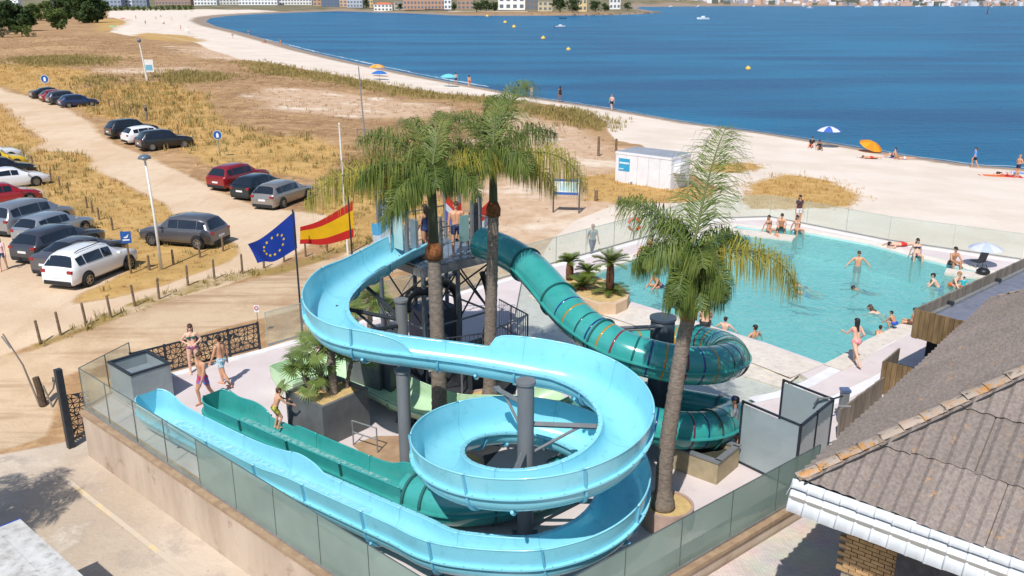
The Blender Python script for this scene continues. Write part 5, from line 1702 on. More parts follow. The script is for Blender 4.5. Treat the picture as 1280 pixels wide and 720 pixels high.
# white fascia of separate bent sheets, two courses
rndf = random.Random(6)
for k in range(27):
    a = C0 + RE1 * (k * 0.30 - 0.1)
    for (z0, z1, o0, o1) in ((-0.0, -0.15, 0.06, 0.15), (-0.16, -0.56, 0.085, 0.29)):
        vs = []
        jz = rndf.uniform(-0.012, 0.012); jo = rndf.uniform(0, 0.008)
        for t, bulge in ((0.0, 0.0), (0.02, 0.012), (0.04, 0.012), (0.06, 0.002), (0.2, 0.0), (0.305, 0.001)):
            for zz, oo in ((z0, o0), (z1 + jz, o1)):
                vs.append(a + RE1 * t - RE2 * (oo + bulge + jo) + Vector((0, 0, zz)))
        fs = [(2 * i, 2 * i + 1, 2 * i + 3, 2 * i + 2) for i in range(5)]
        me = MB().add(vs, fs).mesh('fascia_panel', True); fix_normals(me)
        o = link('fascia_panel', me, M_WMETAL); keep(o, bld)
        md = o.modifiers.new('t', 'SOLIDIFY'); md.thickness = 0.006
for k in range(14):
    a = C0 + RE2 * (k * 0.95 - 0.2)
    vs = []
    for t in (0.0, 0.93):
        for zz, oo in ((-0.02, 0.05), (-0.3, 0.14)):
            vs.append(a + RE2 * t - RE1 * oo + Vector((0, 0, zz)))
    o = link('fascia_panel', MB().add(vs, [(0, 1, 3, 2)]).mesh('fascia_panel'), M_WMETAL); keep(o, bld)
    md = o.modifiers.new('t', 'SOLIDIFY'); md.thickness = 0.006
# walls
def bbox(u0, u1, v0, v1, z0, z1, name, m):
    c = C0 + RE1 * (u0 + u1) / 2 + RE2 * (v0 + v1) / 2
    return keep(MB().box((c.x, c.y, (z0 + z1) / 2), (u1 - u0, v1 - v0, z1 - z0), math.atan2(RE1.y, RE1.x)).build(name, m), bld)
bbox(0.75, 12, 0.62, 12.6, -0.6, 3.35, 'wall', M_MORTAR)
bbox(-0.1, 12, -0.2, 0.62, 3.05, 3.2, 'soffit', mat('soffit', srgb(150, 146, 140), 0.8))
bbox(1.74, 12, 0.36, 0.62, 1.9, 2.85, 'shutter_box', mat('dark_rolled_shutter', srgb(74, 72, 76), 0.7, col2=srgb(50, 50, 54), scale=6))
brick_me = {}
def bricks(u0, u1, z0, z1, v, soldier_rows=1):
    z = z1; row = 0
    while z > z0:
        sold = row >= 4 and row < 4 + soldier_rows
        bl, bh = (0.065, 0.22) if sold else (0.235, 0.068)
        key = sold
        if key not in brick_me:
            brick_me[key] = MB().box((0, 0, 0), (bl - 0.004, 0.09, bh)).mesh('brick')
        u = u0 + (0 if sold else (-(row % 2) * 0.12))
        while u < u1:
            c = C0 + RE1 * (u + bl / 2) + RE2 * (v - 0.02 + random.uniform(-0.004, 0.004))
            o = link('brick', brick_me[key], M_BRICK, None, (c.x, c.y, z - bh / 2), math.atan2(RE1.y, RE1.x))
            keep(o, bld)
            u += bl + 0.012
        z -= bh + 0.013; row += 1
bricks(0.78, 1.72, 1.6, 3.02, 0.62)
bricks(1.75, 4.4, 1.2, 1.88, 0.62)
# flowering shrub below the fascia
def shrub(name, c, rx, rz_, n, m, label, cat, seed, leaf=0.09, stemm=None, group=None):
    rnd = random.Random(seed)
    root = empty(name, c, 0, label, cat, group)
    mb = MB()
    lobes = [(Vector((rnd.uniform(-1, 1) * rx * 0.55, rnd.uniform(-1, 1) * rx * 0.55, rz_ * rnd.uniform(0.35, 0.8))), rnd.uniform(0.35, 0.6)) for _ in range(9)]
    for i in range(n):
        lc, lr = rnd.choice(lobes)
        d = Vector((rnd.gauss(0, 1), rnd.gauss(0, 1), rnd.gauss(0, 0.8))).normalized()
        p = lc + Vector((d.x * rx * lr, d.y * rx * lr, d.z * rz_ * lr * 0.7)) * rnd.uniform(0.7, 1.05)
        if p.z < 0.02: p.z = 0.02 + abs(p.z) * 0.2
        q = Vector((rnd.gauss(0, 1), rnd.gauss(0, 1), rnd.gauss(0.4, 1))).normalized()
        a = q.orthogonal().normalized() * leaf * rnd.uniform(0.6, 1.3); b = q.cross(a) * 0.6
        mb.add([p - a, p - b, p + a, p + b], [(0, 1, 2, 3)])
    mb.build('foliage', m, root)
    st = MB()
    for k in range(5):
        e = lobes[k][0]
        st.tube([(0, 0, 0), e * 0.5 + Vector((0, 0, 0.05)), e], [0.03 * rx, 0.02 * rx, 0.008 * rx], 5)
    st.build('stems', stemm or M_TRUNKB, root)
    return root
sp_ = at(1068, 712, 0.6)
shrub('flowering_shrub', (sp_.x + 0.1, sp_.y - 0.25, -0.42), 0.55, 2.1, 900, mat('yellow_flowers', srgb(196, 178, 60), 0.7, col2=srgb(92, 104, 44), scale=14, lo=0.42, hi=0.56, transl=0.2), 'yellow flowering shrub below the white fascia', 'shrub', 3, 0.05)

# paved yard
yard = [(DN[0] + 0.4, DN[1] - 0.6), (DM[0] + 0.12, DM[1] - 0.1), (DL[0] + 0.12, DL[1] - 0.1), (DK[0] + 0.2, DK[1] - 0.2), (24, 18), (14, 2), (2, 6)]
def brick_floor(name, c1, c2, cm, scale):
    m = bpy.data.materials.new(name); m.use_nodes = True
    nt = m.node_tree; N = nt.nodes; L = nt.links; b = N['Principled BSDF']; b.inputs['Roughness'].default_value = 0.9
    geo = N.new('ShaderNodeNewGeometry'); mp = N.new('ShaderNodeMapping'); mp.inputs['Rotation'].default_value = (0, 0, R(41))
    L.new(geo.outputs['Position'], mp.inputs['Vector'])
    br = N.new('ShaderNodeTexBrick'); br.inputs['Scale'].default_value = scale
    br.inputs['Color1'].default_value = (*c1, 1); br.inputs['Color2'].default_value = (*c2, 1); br.inputs['Mortar'].default_value = (*cm, 1)
    br.inputs['Mortar Size'].default_value = 0.015; br.inputs['Bias'].default_value = 0.0
    L.new(mp.outputs[0], br.inputs['Vector'])
    nz = N.new('ShaderNodeTexNoise'); nz.inputs['Scale'].default_value = 1.3; nz.inputs['Detail'].default_value = 8
    L.new(geo.outputs['Position'], nz.inputs['Vector'])
    mx = N.new('ShaderNodeMix'); mx.data_type = 'RGBA'; mx.blend_type = 'MULTIPLY'; mx.inputs['Factor'].default_value = 0.5
    L.new(br.outputs['Color'], mx.inputs['A']); L.new(nz.outputs['Color'], mx.inputs['B'])
    hs = N.new('ShaderNodeHueSaturation'); hs.inputs['Saturation'].default_value = 0.8; hs.inputs['Value'].default_value = 1.25
    L.new(mx.outputs['Result'], hs.inputs['Color']); L.new(hs.outputs[0], b.inputs['Base Color'])
    bp = N.new('ShaderNodeBump'); bp.inputs['Strength'].default_value = 0.4; bp.inputs['Distance'].default_value = 0.01
    L.new(br.outputs['Fac'], bp.inputs['Height']); bp.invert = True; L.new(bp.outputs[0], b.inputs['Normal'])
    return m
tag(MB().add(*holed(ccw(yard), [], -0.40)).build('paved_yard', brick_floor('block_paving', srgb(216, 200, 186), srgb(202, 186, 172), srgb(166, 152, 140), 4.2)), kind='structure')
# worn yellow line along the lane
M_YEL = mat('worn_yellow_paint', srgb(214, 192, 146), 0.9, col2=srgb(200, 184, 164), scale=1.6, lo=0.36, hi=0.5)
la, lb = gat(55, 578), gat(255, 735)
k = 14
for j in range(1):
    vs = []
    for i in range(k + 1):
        p = la.lerp(lb, i / k); z = gz(p.x, p.y) + 0.02
        dn = Vector((0.656, 0.755, 0)) * 0.07
        vs += [(p.x - dn.x, p.y - dn.y, z), (p.x + dn.x, p.y + dn.y, z)]
    tag(MB().add(vs, [(2 * i, 2 * i + 1, 2 * i + 3, 2 * i + 2) for i in range(k)]).build('lane_marking', M_YEL), kind='structure')

# canopy roof beside the lane
KR = at(25, 648, 0.9)
kr = empty('canopy', (KR.x, KR.y, gz(KR.x, KR.y)), 0, 'pale weathered canopy roof with blue edge beside the lane', 'canopy')
M_KR = mat('weathered_sheet', srgb(206, 204, 200), 0.8, col2=srgb(176, 172, 166), scale=3, stretch=(1, 1, 1), dirt=(srgb(150, 146, 140), 6, 0.55, 0.7))
crz = math.atan2(RE1.y, RE1.x)
cc = KR + RE1 * 2.5 - RE2 * 1.5
for k in range(6):
    c = KR + RE1 * 2.5 - RE2 * (0.27 + 0.53 * k)
    keep(MB().box((c.x, c.y, 0.86 + 0.012 * (k % 2)), (5.0, 0.545, 0.05), crz).build('roof_sheet', M_KR), kr)
c = KR - RE2 * 1.6 - RE1 * 0.03
keep(MB().box((c.x, c.y, 0.8), (0.05, 3.25, 0.16), crz).build('fascia', mat('blue_fascia', srgb(32, 78, 168), 0.5)), kr)
for a_ in (0.3, 4.7):
    for b_ in (0.3, 2.9):
        c = KR + RE1 * a_ - RE2 * b_
        zb = gz(c.x, c.y)
        keep(MB().tube([(c.x, c.y, zb), (c.x, c.y, 0.84)], 0.05, 8).build('post', M_STEEL), kr)

# ------------------------------------------------------------------ wooden pool bar
M_WOOD = mat('weathered_boards', srgb(132, 108, 74), 0.85, col2=srgb(98, 78, 52), scale=6, stretch=(1, 1, 0.2), objrand=0.22, bump=0.3)
M_WOODG = mat('silvered_boards', srgb(134, 124, 112), 0.85, col2=srgb(108, 98, 88), scale=6, stretch=(1, 1, 0.2), objrand=0.14)
K0 = at(1145, 386, 2.6)
KE2 = Vector((0.757, 0.653, 0)).normalized(); KE1 = Vector((0.653, -0.757, 0)).normalized()
bar = empty('pool_bar', (K0.x, K0.y, 0), 0, 'wood clad pool bar with flat grey roof behind the tiled building', 'kiosk')
def kb(u0, u1, v0, v1, z0, z1, name, m):
    c = K0 + KE1 * (u0 + u1) / 2 + KE2 * (v0 + v1) / 2
    return keep(MB().box((c.x, c.y, (z0 + z1) / 2), (u1 - u0, v1 - v0, z1 - z0), math.atan2(KE1.y, KE1.x)).build(name, m), bar)
kb(0.06, 5, 0.06, 13, 2.08, 2.18, 'roof', mat('grey_roof_felt', srgb(122, 124, 138), 0.55, col2=srgb(106, 110, 124), scale=1.2, stretch=(3, 3, 1)))
rndk = random.Random(2)
k = 0
u = 0.0
while u < 2.6:
    w = rndk.uniform(0.13, 0.17)
    kb(u, u + w - 0.012, -0.03 + rndk.uniform(-0.006, 0.006), 0.02, 1.66 + rndk.uniform(-0.02, 0.02), 2.6 + rndk.uniform(-0.01, 0.01), 'board', M_WOOD); u += w
v = 0.0
while v < 12.5:
    w = rndk.uniform(0.26, 0.32)
    kb(-0.04, 0.02, v, v + w - 0.012, 1.66, 2.6 + rndk.uniform(-0.008, 0.008), 'board', M_WOODG); v += w
kb(0.03, 0.16, 0.05, 12.5, 2.18, 2.26, 'gutter', M_STEEL)
for v in (2.2, 6.0, 9.8):
    kb(0.02, 0.2, v, v + 0.16, 2.26, 2.36, 'roof_clip', M_DARK)
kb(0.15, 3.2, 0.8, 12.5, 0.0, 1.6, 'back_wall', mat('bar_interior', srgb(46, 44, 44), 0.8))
kb(0.9, 0.98, 0.1, 0.2, 0, 1.7, 'post', M_STEEL)
Kc = at(1104, 451, 1.1)
ctr = empty('bar_counter', (Kc.x, Kc.y, 0), 0, 'wooden boarded counter with dark interior beside the pool walkway', 'counter')
def cb(u0, u1, v0, v1, z0, z1, name, m):
    c = Kc + RE1 * (u0 + u1) / 2 + RE2 * (v0 + v1) / 2
    return keep(MB().box((c.x, c.y, (z0 + z1) / 2), (u1 - u0, v1 - v0, z1 - z0), math.atan2(RE1.y, RE1.x)).build(name, m), ctr)
u = 0.0
while u < 1.6:
    w = rndk.uniform(0.12, 0.16)
    cb(u, u + w - 0.012, -0.03, 0.02, 0.0, 1.1, 'board', M_WOOD); u += w
v = 0.03
while v < 1.5:
    w = rndk.uniform(0.14, 0.18)
    cb(-0.03, 0.02, v, v + w - 0.012, 0.0, 1.06, 'board', M_WOODG); v += w
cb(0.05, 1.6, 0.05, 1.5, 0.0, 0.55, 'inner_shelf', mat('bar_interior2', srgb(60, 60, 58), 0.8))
# low timber fence and turnstile between walkway and roof
lf = empty('timber_fence', (*P2(1060, 545), 0), 0, 'low silvered timber fence along the walkway under the roof edge', 'fence')
fa, fb_ = Vector((*P2(1100, 505), 0)), Vector((*P2(1046, 548), 0))
for j in range(14):
    c = fa.lerp(fb_, (j + 0.5) / 14)
    d = (fb_ - fa)
    keep(MB().box((c.x, c.y, 0.45), (d.length / 14 - 0.015, 0.05, 0.9 + 0.02 * (j % 3)), math.atan2(d.y, d.x)).build('board', M_WOODG), lf)
tsx, tsy = P2(1068, 530)
ts = empty('turnstile', (tsx - 0.35, tsy + 0.1, 0), 0, 'small grey steel turnstile at the end of the timber fence', 'turnstile')
MB().box((0, 0, 0.5), (0.22, 0.22, 1.0)).build('cabinet', M_GREYPOST, ts, bevel=0.02)
MB().box((0, 0, 1.04), (0.26, 0.26, 0.08)).build('lid', mat('blue_grey_lid', srgb(88, 104, 140), 0.4), ts)
MB().tube([(-0.1, -0.1, 0.9), (-0.45, -0.3, 0.9), (-0.5, -0.3, 0.6)], 0.025, 8).build('arm', M_DARK, ts)

# ------------------------------------------------------------------ lamp posts, poles, signs, flags
def top_h(p, py):
    """height above p at which a pole standing at p meets sight line py"""
    return CH - p.y * py / (FPX / 1.0 + math.tan(TILT) * 360 - math.tan(TILT) * py) - p.z
M_WPOLE = mat('white_pole', srgb(222, 220, 216), 0.5, col2=srgb(206, 204, 198), scale=3)
p = gat(202, 337); h = top_h(p, 199)
lp = empty('street_lamp', p, 0, 'white street lamp with dark domed head on the grass island', 'street lamp')
MB().tube([(0, 0, -0.1), (-0.02, 0, h * 0.5), (-0.12, 0, h)], [0.075, 0.06, 0.045], 10).build('pole', M_WPOLE, lp, True)
MB().lathe([(0.05, 0), (0.30, 0.03), (0.27, 0.12), (0.16, 0.2), (0.01, 0.23)], c=(-0.12, 0, h), seg=20).build('lamp_head', mat('lamp_dome', srgb(92, 108, 122), 0.3), lp, True)
MB().lathe([(0.01, -0.06), (0.1, -0.05), (0.12, 0.0)], c=(-0.12, 0, h), seg=16).build('lens', mat('lamp_lens', srgb(190, 190, 180), 0.3), lp, True)
p = gat(184, 101); h = top_h(p, 52)
lp = empty('street_lamp', p, 0, 'slim pale lamp pole with small head standing in the far dunes', 'street lamp')
MB().tube([(0, 0, 0), (-0.5, 0, h)], [0.16, 0.1], 8).build('pole', M_WPOLE, lp)
MB().lathe([(0.01, 0.5), (0.32, 0.3), (0.3, 0.0), (0.01, -0.1)], c=(-0.5, 0, h), seg=12).build('lamp_head', mat('lamp_dome', srgb(92, 108, 122)), lp, True)
p = gat(188, 97)
sg = empty('notice_board', p, 0, 'small white notice board beside the far lamp pole', 'sign')
MB().box((0, 0, 1.9), (1.5, 0.06, 2.0)).build('panel', M_WPOLE, sg); MB().box((0, -0.035, 1.6), (1.1, 0.01, 0.9)).build('print', mat('teal_print', srgb(110, 170, 190), 0.6), sg)
for x in (-0.6, 0.6): MB().box((x, 0.04, 0.6), (0.08, 0.08, 1.2)).build('leg', M_WOODG, sg)
p = gat(456, 171); h = top_h(p, 83)
ms_ = empty('mast', p, 0, 'thin grey mast with low frame in the middle of the dunes', 'mast')
MB().tube([(0, 0, 0), (-0.25, 0, h)], [0.085, 0.045], 8).build('pole', M_STEEL, ms_)
for x in (-0.7, 0.6): MB().tube([(x, 0, 0), (x, 0.1, 0.75)], 0.05, 6).build('leg', M_WOODG, ms_)
MB().tube([(-0.75, 0.05, 0.7), (0.65, 0.05, 0.65)], 0.04, 6).build('crossbar', M_WOODG, ms_)
p = gat(435, 318); h = top_h(p, 156)
wp = empty('white_mast', p, 0, 'slender white pole behind the red and yellow flag', 'pole')
MB().tube([(0, 0, 0), (-0.05, 0, h)], [0.06, 0.04], 8).build('pole', M_WPOLE, wp); MB().lathe([(0.05, 0), (0.05, 0.05), (0.01, 0.1)], c=(-0.05, 0, h), seg=10).build('cap', M_WPOLE, wp)

def round_sign(bx, by, ty, r, label, rz=0.0):
    p = gat(bx, by); h = top_h(p, ty)
    root = empty('road_sign', p, rz, label, 'road sign')
    MB().tube([(0, 0, 0), (0, 0, h)], 0.035, 8).build('post', M_STEEL, root)
    rot = Matrix.Rotation(math.pi / 2, 4, 'X')
    def disc(rad, y0, y1, m, nm):
        mb = MB().lathe([(0.001, y0), (rad, y0), (rad, y1), (0.001, y1)], seg=28)
        mb.v = [tuple(rot @ Vector(v)) for v in mb.v]
        me = mb.mesh(nm); fix_normals(me)
        return link(nm, me, m, root, (0, -0.05, h - r))
    disc(r, 0, 0.02, mat('sign_white', srgb(230, 232, 236), 0.4), 'rim'); disc(r * 0.93, 0.02, 0.026, mat('sign_blue', srgb(24, 86, 160), 0.4), 'face')
    a = r * 0.55
    ar = MB().add([(-0.08 * r / .3, 0, -a), (0.08 * r / .3, 0, -a), (0.08 * r / .3, 0, a * 0.2), (a * 0.6, 0, a * 0.2), (0, 0, a), (-a * 0.6, 0, a * 0.2), (-0.08 * r / .3, 0, a * 0.2)], [(0, 1, 2, 6), (3, 4, 5)])
    link('arrow', ar.mesh('arrow'), MATS['sign_white'], root, (0, -0.085, h - r))
round_sign(275, 197, 163, 0.36, 'round blue sign with white arrow beside the track near the red crossover')
round_sign(58, 111, 93.5, 0.6, 'round blue sign behind the far row of parked cars')
p = gat(184, 151); h = top_h(p, 131)
bol = empty('marker_post', p, 0, 'grey marker post with dark band in the dry grass', 'post')
MB().tube([(0, 0, 0), (0, 0, h)], 0.13, 8).build('shaft', M_WOODG, bol); MB().tube([(0, 0, h * 0.62), (0, 0, h * 0.82)], 0.145, 8).build('band', M_DARK, bol)
p = gat(164, 342); h = top_h(p, 289)
sg = empty('parking_sign', p, R(12), 'square blue sign on a wooden post beside the white SUV', 'sign')
MB().tube([(0, 0, 0), (0, 0, h * 0.8)], 0.05, 8).build('post', M_WOOD, sg)
MB().box((0, -0.06, h - 0.28), (0.46, 0.03, 0.56)).build('panel', mat('sign_blue', srgb(24, 86, 160)), sg)
MB().box((0, -0.08, h - 0.4), (0.3, 0.01, 0.06)).build('pictogram', mat('sign_white', srgb(230, 232, 236)), sg, rz=0)
MB().add([(-0.12, 0, 0), (0.02, 0, 0.05), (0.14, 0, 0.16), (0.08, 0, 0.0), (-0.02, 0, -0.04)], [(0, 1, 2, 3, 4)]).build('pictogram', MATS['sign_white'], sg, loc=(0, -0.082, h - 0.28))
p = gat(324, 420)
sg = empty('small_notice', (p.x, p.y, p.z), 0, 'small white notice on a thin stake behind the railing', 'sign')
MB().tube([(0, 0, 0), (0, 0, 1.25)], 0.015, 6).build('stake', M_STEEL, sg); MB().box((0, -0.02, 1.12), (0.2, 0.01, 0.28)).build('plate', MATS['sign_white'], sg)
MB().lathe([(0.05, 0), (0.08, 0), (0.08, 0.008), (0.05, 0.008)], seg=16).build('symbol', mat('sign_red', srgb(196, 50, 50), 0.5), sg, loc=(0, -0.03, 1.15)).rotation_euler = (math.pi / 2, 0, 0)
# broken leaning post beside its stump
p = gat(50, 508)
bp_ = empty('leaning_post', p, 0, 'thin leaning pole tied to a wooden stump by the gate', 'post')
q = gat(60, 512)
hh = 2.6
MB().tube([(0, 0, 0), (-0.35, 0.05, 1.5), (-0.85, 0.1, 2.6)], [0.035, 0.03, 0.022], 7).build('pole', M_WOODG, bp_)
MB().box((-0.78, 0.08, 2.3), (0.05, 0.02, 0.5), tilt=Matrix.Rotation(R(-28), 3, 'Y')).build('plate', M_STEEL, bp_)
st_ = empty('stump_post', (p.x + 0.1, p.y + 0.05, p.z), 0, 'thick dark wooden stump with a side prop', 'post')
MB().tube([(0, 0, 0), (-0.03, 0, 0.6), (-0.1, 0, 1.05)], [0.13, 0.12, 0.11], 9).build('stump', mat('dark_timber', srgb(96, 78, 62), 0.95, col2=srgb(66, 54, 44), scale=8, bump=0.6), st_)
MB().tube([(0.35, -0.1, 0), (0.1, 0, 0.75)], 0.035, 6).build('prop', M_WOODG, st_)

def wood_post(bx, by, h, lb, r=0.055, lean=0):
    p = gat(bx, by)
    d = p.length
    root = empty('wooden_post', p, 0, lb, 'post', 'wooden posts along the sandy track')
    MB().tube([(0, 0, -0.05), (lean, 0, h * 0.5), (lean * 2, 0, h)], [r, r * 0.95, r * 0.9], 7).build('shaft', mat('post_timber', srgb(132, 112, 92), 0.95, col2=srgb(96, 78, 62), scale=8, bump=0.5), root)
    MB().tube([(lean * 2, 0, h - 0.005), (lean * 2, 0, h + 0.02)], [r * 0.9, r * 0.6], 7).build('top', mat('post_top', srgb(150, 132, 112), 0.95), root)
LB1 = 'weathered wooden post in the row between the two sandy tracks'
for i, (x, y) in enumerate([(51, 430), (76, 419), (108, 407), (139, 397), (169, 383), (199, 374), (235, 357), (268, 349), (303, 342), (330, 335), (355, 327), (382, 321), (409, 316)]):
    wood_post(x, y, 0.95 if i < 9 else 0.85, LB1, lean=-0.03 if i < 5 else 0.01)
LB2 = 'short dark wooden post edging the grass by the left parking bay'
for (x, y) in [(31, 201), (41, 207), (51, 219), (64, 225), (75, 234), (86, 242), (109, 260), (116, 266), (124, 275), (141, 288), (154, 306), (187, 338), (217, 331), (250, 322), (279, 314)]:
    wood_post(x, y, 0.75, LB2, 0.06)
LB3 = 'small fence post in the grass behind the mid row of cars'
for (x, y) in [(126, 128), (137, 134), (144, 137), (150, 139), (164, 143), (172, 146), (223, 168), (112, 108), (88, 111)]:
    wood_post(x, y, 0.95, LB3, 0.07)
LB4 = 'thick wooden post in the sand near the white cabin'
for (x, y, h_) in [(748, 195, 1.7), (770, 190, 1.2), (745, 251, 0.7), (774, 257, 0.6)]:
    wood_post(x, y, h_, LB4, 0.12)

def flag(root, px0, ptop, pbot, tips, bands, name='flag_cloth', amp=0.12, extra=None):
    """cloth grid between the hoist and the fly edge; bands = list of (v0, v1, material, name)"""
    def P(u, v):
        a = ptop.lerp(pbot, v); b = tips[0].lerp(tips[1], v)
        q = a.lerp(b, u)
        w = math.sin(u * 7.5 + v * 1.2) * amp * (0.25 + u)
        sag = -0.10 * math.sin(math.pi * u)
        return q + Vector((0.05 * w, w, sag + 0.25 * w * 0.3))
    for (v0, v1, m, nm) in bands:
        nu, nv = 26, max(3, int((v1 - v0) * 14))
        vs = [P(i / nu, v0 + (v1 - v0) * j / nv) for j in range(nv + 1) for i in range(nu + 1)]
        fs = [(j * (nu + 1) + i, j * (nu + 1) + i + 1, (j + 1) * (nu + 1) + i + 1, (j + 1) * (nu + 1) + i) for j in range(nv) for i in range(nu)]
        keep(MB().add(vs, fs).build(nm, m, None, True), root)
    return P
def cloth(name, c): return mat(name, c, 0.8, col2=tuple(x * 0.9 for x in c), scale=3, transl=0.35)
# blue flag with a ring of stars
fx, fy = P2(378, 417)
fl = empty('flagpole', (fx, fy, 0), 0, 'dark pole flying a blue flag with a ring of yellow stars', 'flagpole')
zt = 4.72
MB().tube([(0, 0, 0), (0, 0, zt)], [0.04, 0.03], 8).build('pole', M_DARK, fl)
def pr(px, py, Y):
    hz_ = Y * py / (FPX + math.tan(TILT) * 360 - math.tan(TILT) * py)
    return Vector(((px - 640) * hz_ / (math.cos(TILT) * py), Y, CH - hz_))
PF = flag(fl, 0, pr(368, 264, fy - 0.02), pr(371, 311, fy - 0.02), (pr(307, 308, fy - 0.35), pr(320, 331, fy - 0.35)), [(0, 1, cloth('flag_blue', srgb(20, 60, 160)), 'cloth')], amp=0.2)
star_me = None
for k in range(12):
    a = 2 * math.pi * k / 12
    u, v = 0.48 + 0.2 * math.cos(a), 0.5 + 0.28 * math.sin(a)
    c = PF(u, v); du = (PF(u + 0.02, v) - c).normalized(); dv = (PF(u, v + 0.02) - c).normalized(); nn = du.cross(dv).normalized()
    if nn.y > 0: nn = -nn
    vs = []
    for j in range(10):
        r_ = 0.062 if j % 2 == 0 else 0.025
        b = 2 * math.pi * j / 10
        vs.append(c + nn * 0.012 + (-dv * math.cos(b) + du * math.sin(b)) * r_)
    keep(MB().add(vs + [c + nn * 0.012], [(j, (j + 1) % 10, 10) for j in range(10)]).build('star', mat('flag_yellow', srgb(236, 196, 20), 0.8)), fl)
fx, fy = P2(446, 404)
fl = empty('flagpole', (fx, fy, 0), 0, 'dark pole flying a red and yellow striped flag', 'flagpole')
MB().tube([(0, 0, 0), (-0.05, 0, 4.95)], [0.04, 0.03], 8).build('pole', M_DARK, fl)
flag(fl, 0, pr(441, 251, fy - 0.02), pr(442, 297, fy - 0.02), (pr(374, 285, fy - 0.3), pr(374, 306, fy - 0.3)),
     [(0, 0.25, cloth('flag_red', srgb(206, 40, 32)), 'red_band'), (0.25, 0.75, cloth('flag_gold', srgb(240, 186, 12)), 'yellow_band'), (0.75, 1, cloth('flag_red', (0, 0, 0)), 'red_band')], amp=0.1)
# small flags hung on the tower
def small_flag(px, py, w, h, Y, label, bands):
    a = pr(px, py, Y)
    root = empty('hanging_flag', a, 0, label, 'flag')
    keep(MB().tube([a + Vector((0, 0, 0.1)), a - Vector((0, 0, h + 1.0))], 0.018, 6).build('pole', M_STEEL), root)
    flag(root, 0, a, a - Vector((0, 0, h)), (a + Vector((w, -0.1, -h * 0.35)), a + Vector((w * 0.9, -0.1, -h * 1.25))), bands, amp=0.06)
small_flag(487, 266, -0.6, 0.95, 26.9, 'pale blue and white flag on the left corner of the tower', [(0, 0.45, cloth('flag_pale_blue', srgb(96, 178, 220)), 'blue_band'), (0.45, 1, cloth('flag_white', srgb(216, 222, 232)), 'white_band')])
small_flag(556, 242, 0.55, 0.9, 28.9, 'red white and blue flag behind the bathers on the tower', [(0, 0.33, cloth('flag_crimson', srgb(214, 60, 44)), 'red_band'), (0.33, 0.6, cloth('flag_white', srgb(216, 222, 232)), 'white_band'), (0.6, 1, cloth('flag_violet', srgb(104, 108, 190)), 'blue_band')])
small_flag(612, 250, -0.5, 0.8, 28.9, 'red and white flag beside the green tube entrance', [(0, 0.6, cloth('flag_crimson', srgb(214, 60, 44)), 'red_band'), (0.6, 1, cloth('flag_white', srgb(216, 222, 232)), 'white_band')])

# ------------------------------------------------------------------ beach cabin, information board, lifebuoy
RT = 1.45
ca = [at(770, 189, RT), at(840, 197.5, RT), at(865, 191, RT), at(797, 182, RT)]
cab = empty('beach_cabin', (*(sum((Vector(c) for c in ca), Vector()) / 4)[:2], -1.3), 0, 'white cabin with grey flat roof and blue poster on the sand', 'cabin')
ex = (ca[1] - ca[0]); ex.z = 0; LX = ex.length; ex.normalize(); ey = Vector((-ex.y, ex.x, 0)); LY = 2.75
def cabx(u0, u1, v0, v1, z0, z1, name, m):
    c = Vector(ca[0]) + ex * (u0 + u1) / 2 + ey * (v0 + v1) / 2
    return keep(MB().box((c.x, c.y, (z0 + z1) / 2), (u1 - u0, v1 - v0, z1 - z0), math.atan2(ex.y, ex.x)).build(name, m), cab)
M_CABIN = mat('cabin_white', srgb(228, 228, 232), 0.5, col2=srgb(214, 214, 220), scale=1)
n_ = 5
for k in range(n_):
    cabx(LX * k / n_ + 0.01, LX * (k + 1) / n_ - 0.01, 0, 0.06, -1.25, RT - 0.16, 'wall_panel', M_CABIN)
for k in range(3):
    cabx(LX - 0.06, LX, LY * k / 3 + (0.065 if k == 0 else 0.01), LY * (k + 1) / 3 - 0.01, -1.25, RT - 0.16, 'wall_panel', M_CABIN)
cabx(0.0, 0.06, 0.065, LY, -1.25, RT - 0.16, 'wall_panel', M_CABIN)
cabx(0.065, LX - 0.065, LY - 0.06, LY, -1.25, RT - 0.16, 'wall_panel', M_CABIN)
cabx(-0.03, LX + 0.03, -0.03, LY + 0.03, RT - 0.16, RT - 0.002, 'roof_frame', M_CABIN)
cabx(0.06, LX - 0.06, 0.06, LY - 0.06, RT, RT + 0.02, 'roof', mat('cabin_roof', srgb(152, 156, 164), 0.6, col2=srgb(140, 144, 152), scale=1))
cabx(-0.02, LX + 0.02, -0.02, LY + 0.02, -1.6, -1.25, 'skid', M_GREYPOST)
cabx(0.28, 1.2, -0.02, -0.003, 0.1, 1.0, 'poster', mat('poster_blue', srgb(34, 142, 188), 0.5, col2=srgb(64, 164, 204), scale=1.2))
cabx(0.34, 1.14, -0.028, -0.022, 0.62, 0.74, 'poster_print', mat('poster_pale', srgb(214, 232, 240), 0.5))
cabx(0.34, 0.7, -0.028, -0.022, 0.22, 0.28, 'poster_print', MATS['poster_pale'])
cabx(LX + 0.002, LX + 0.5, 0.35, 1.3, 0.35, 1.0, 'air_conditioner', M_CABIN)
cabx(1.5, 1.62, -0.35, -0.23, -1.6, -0.55, 'bollard', M_STEEL)

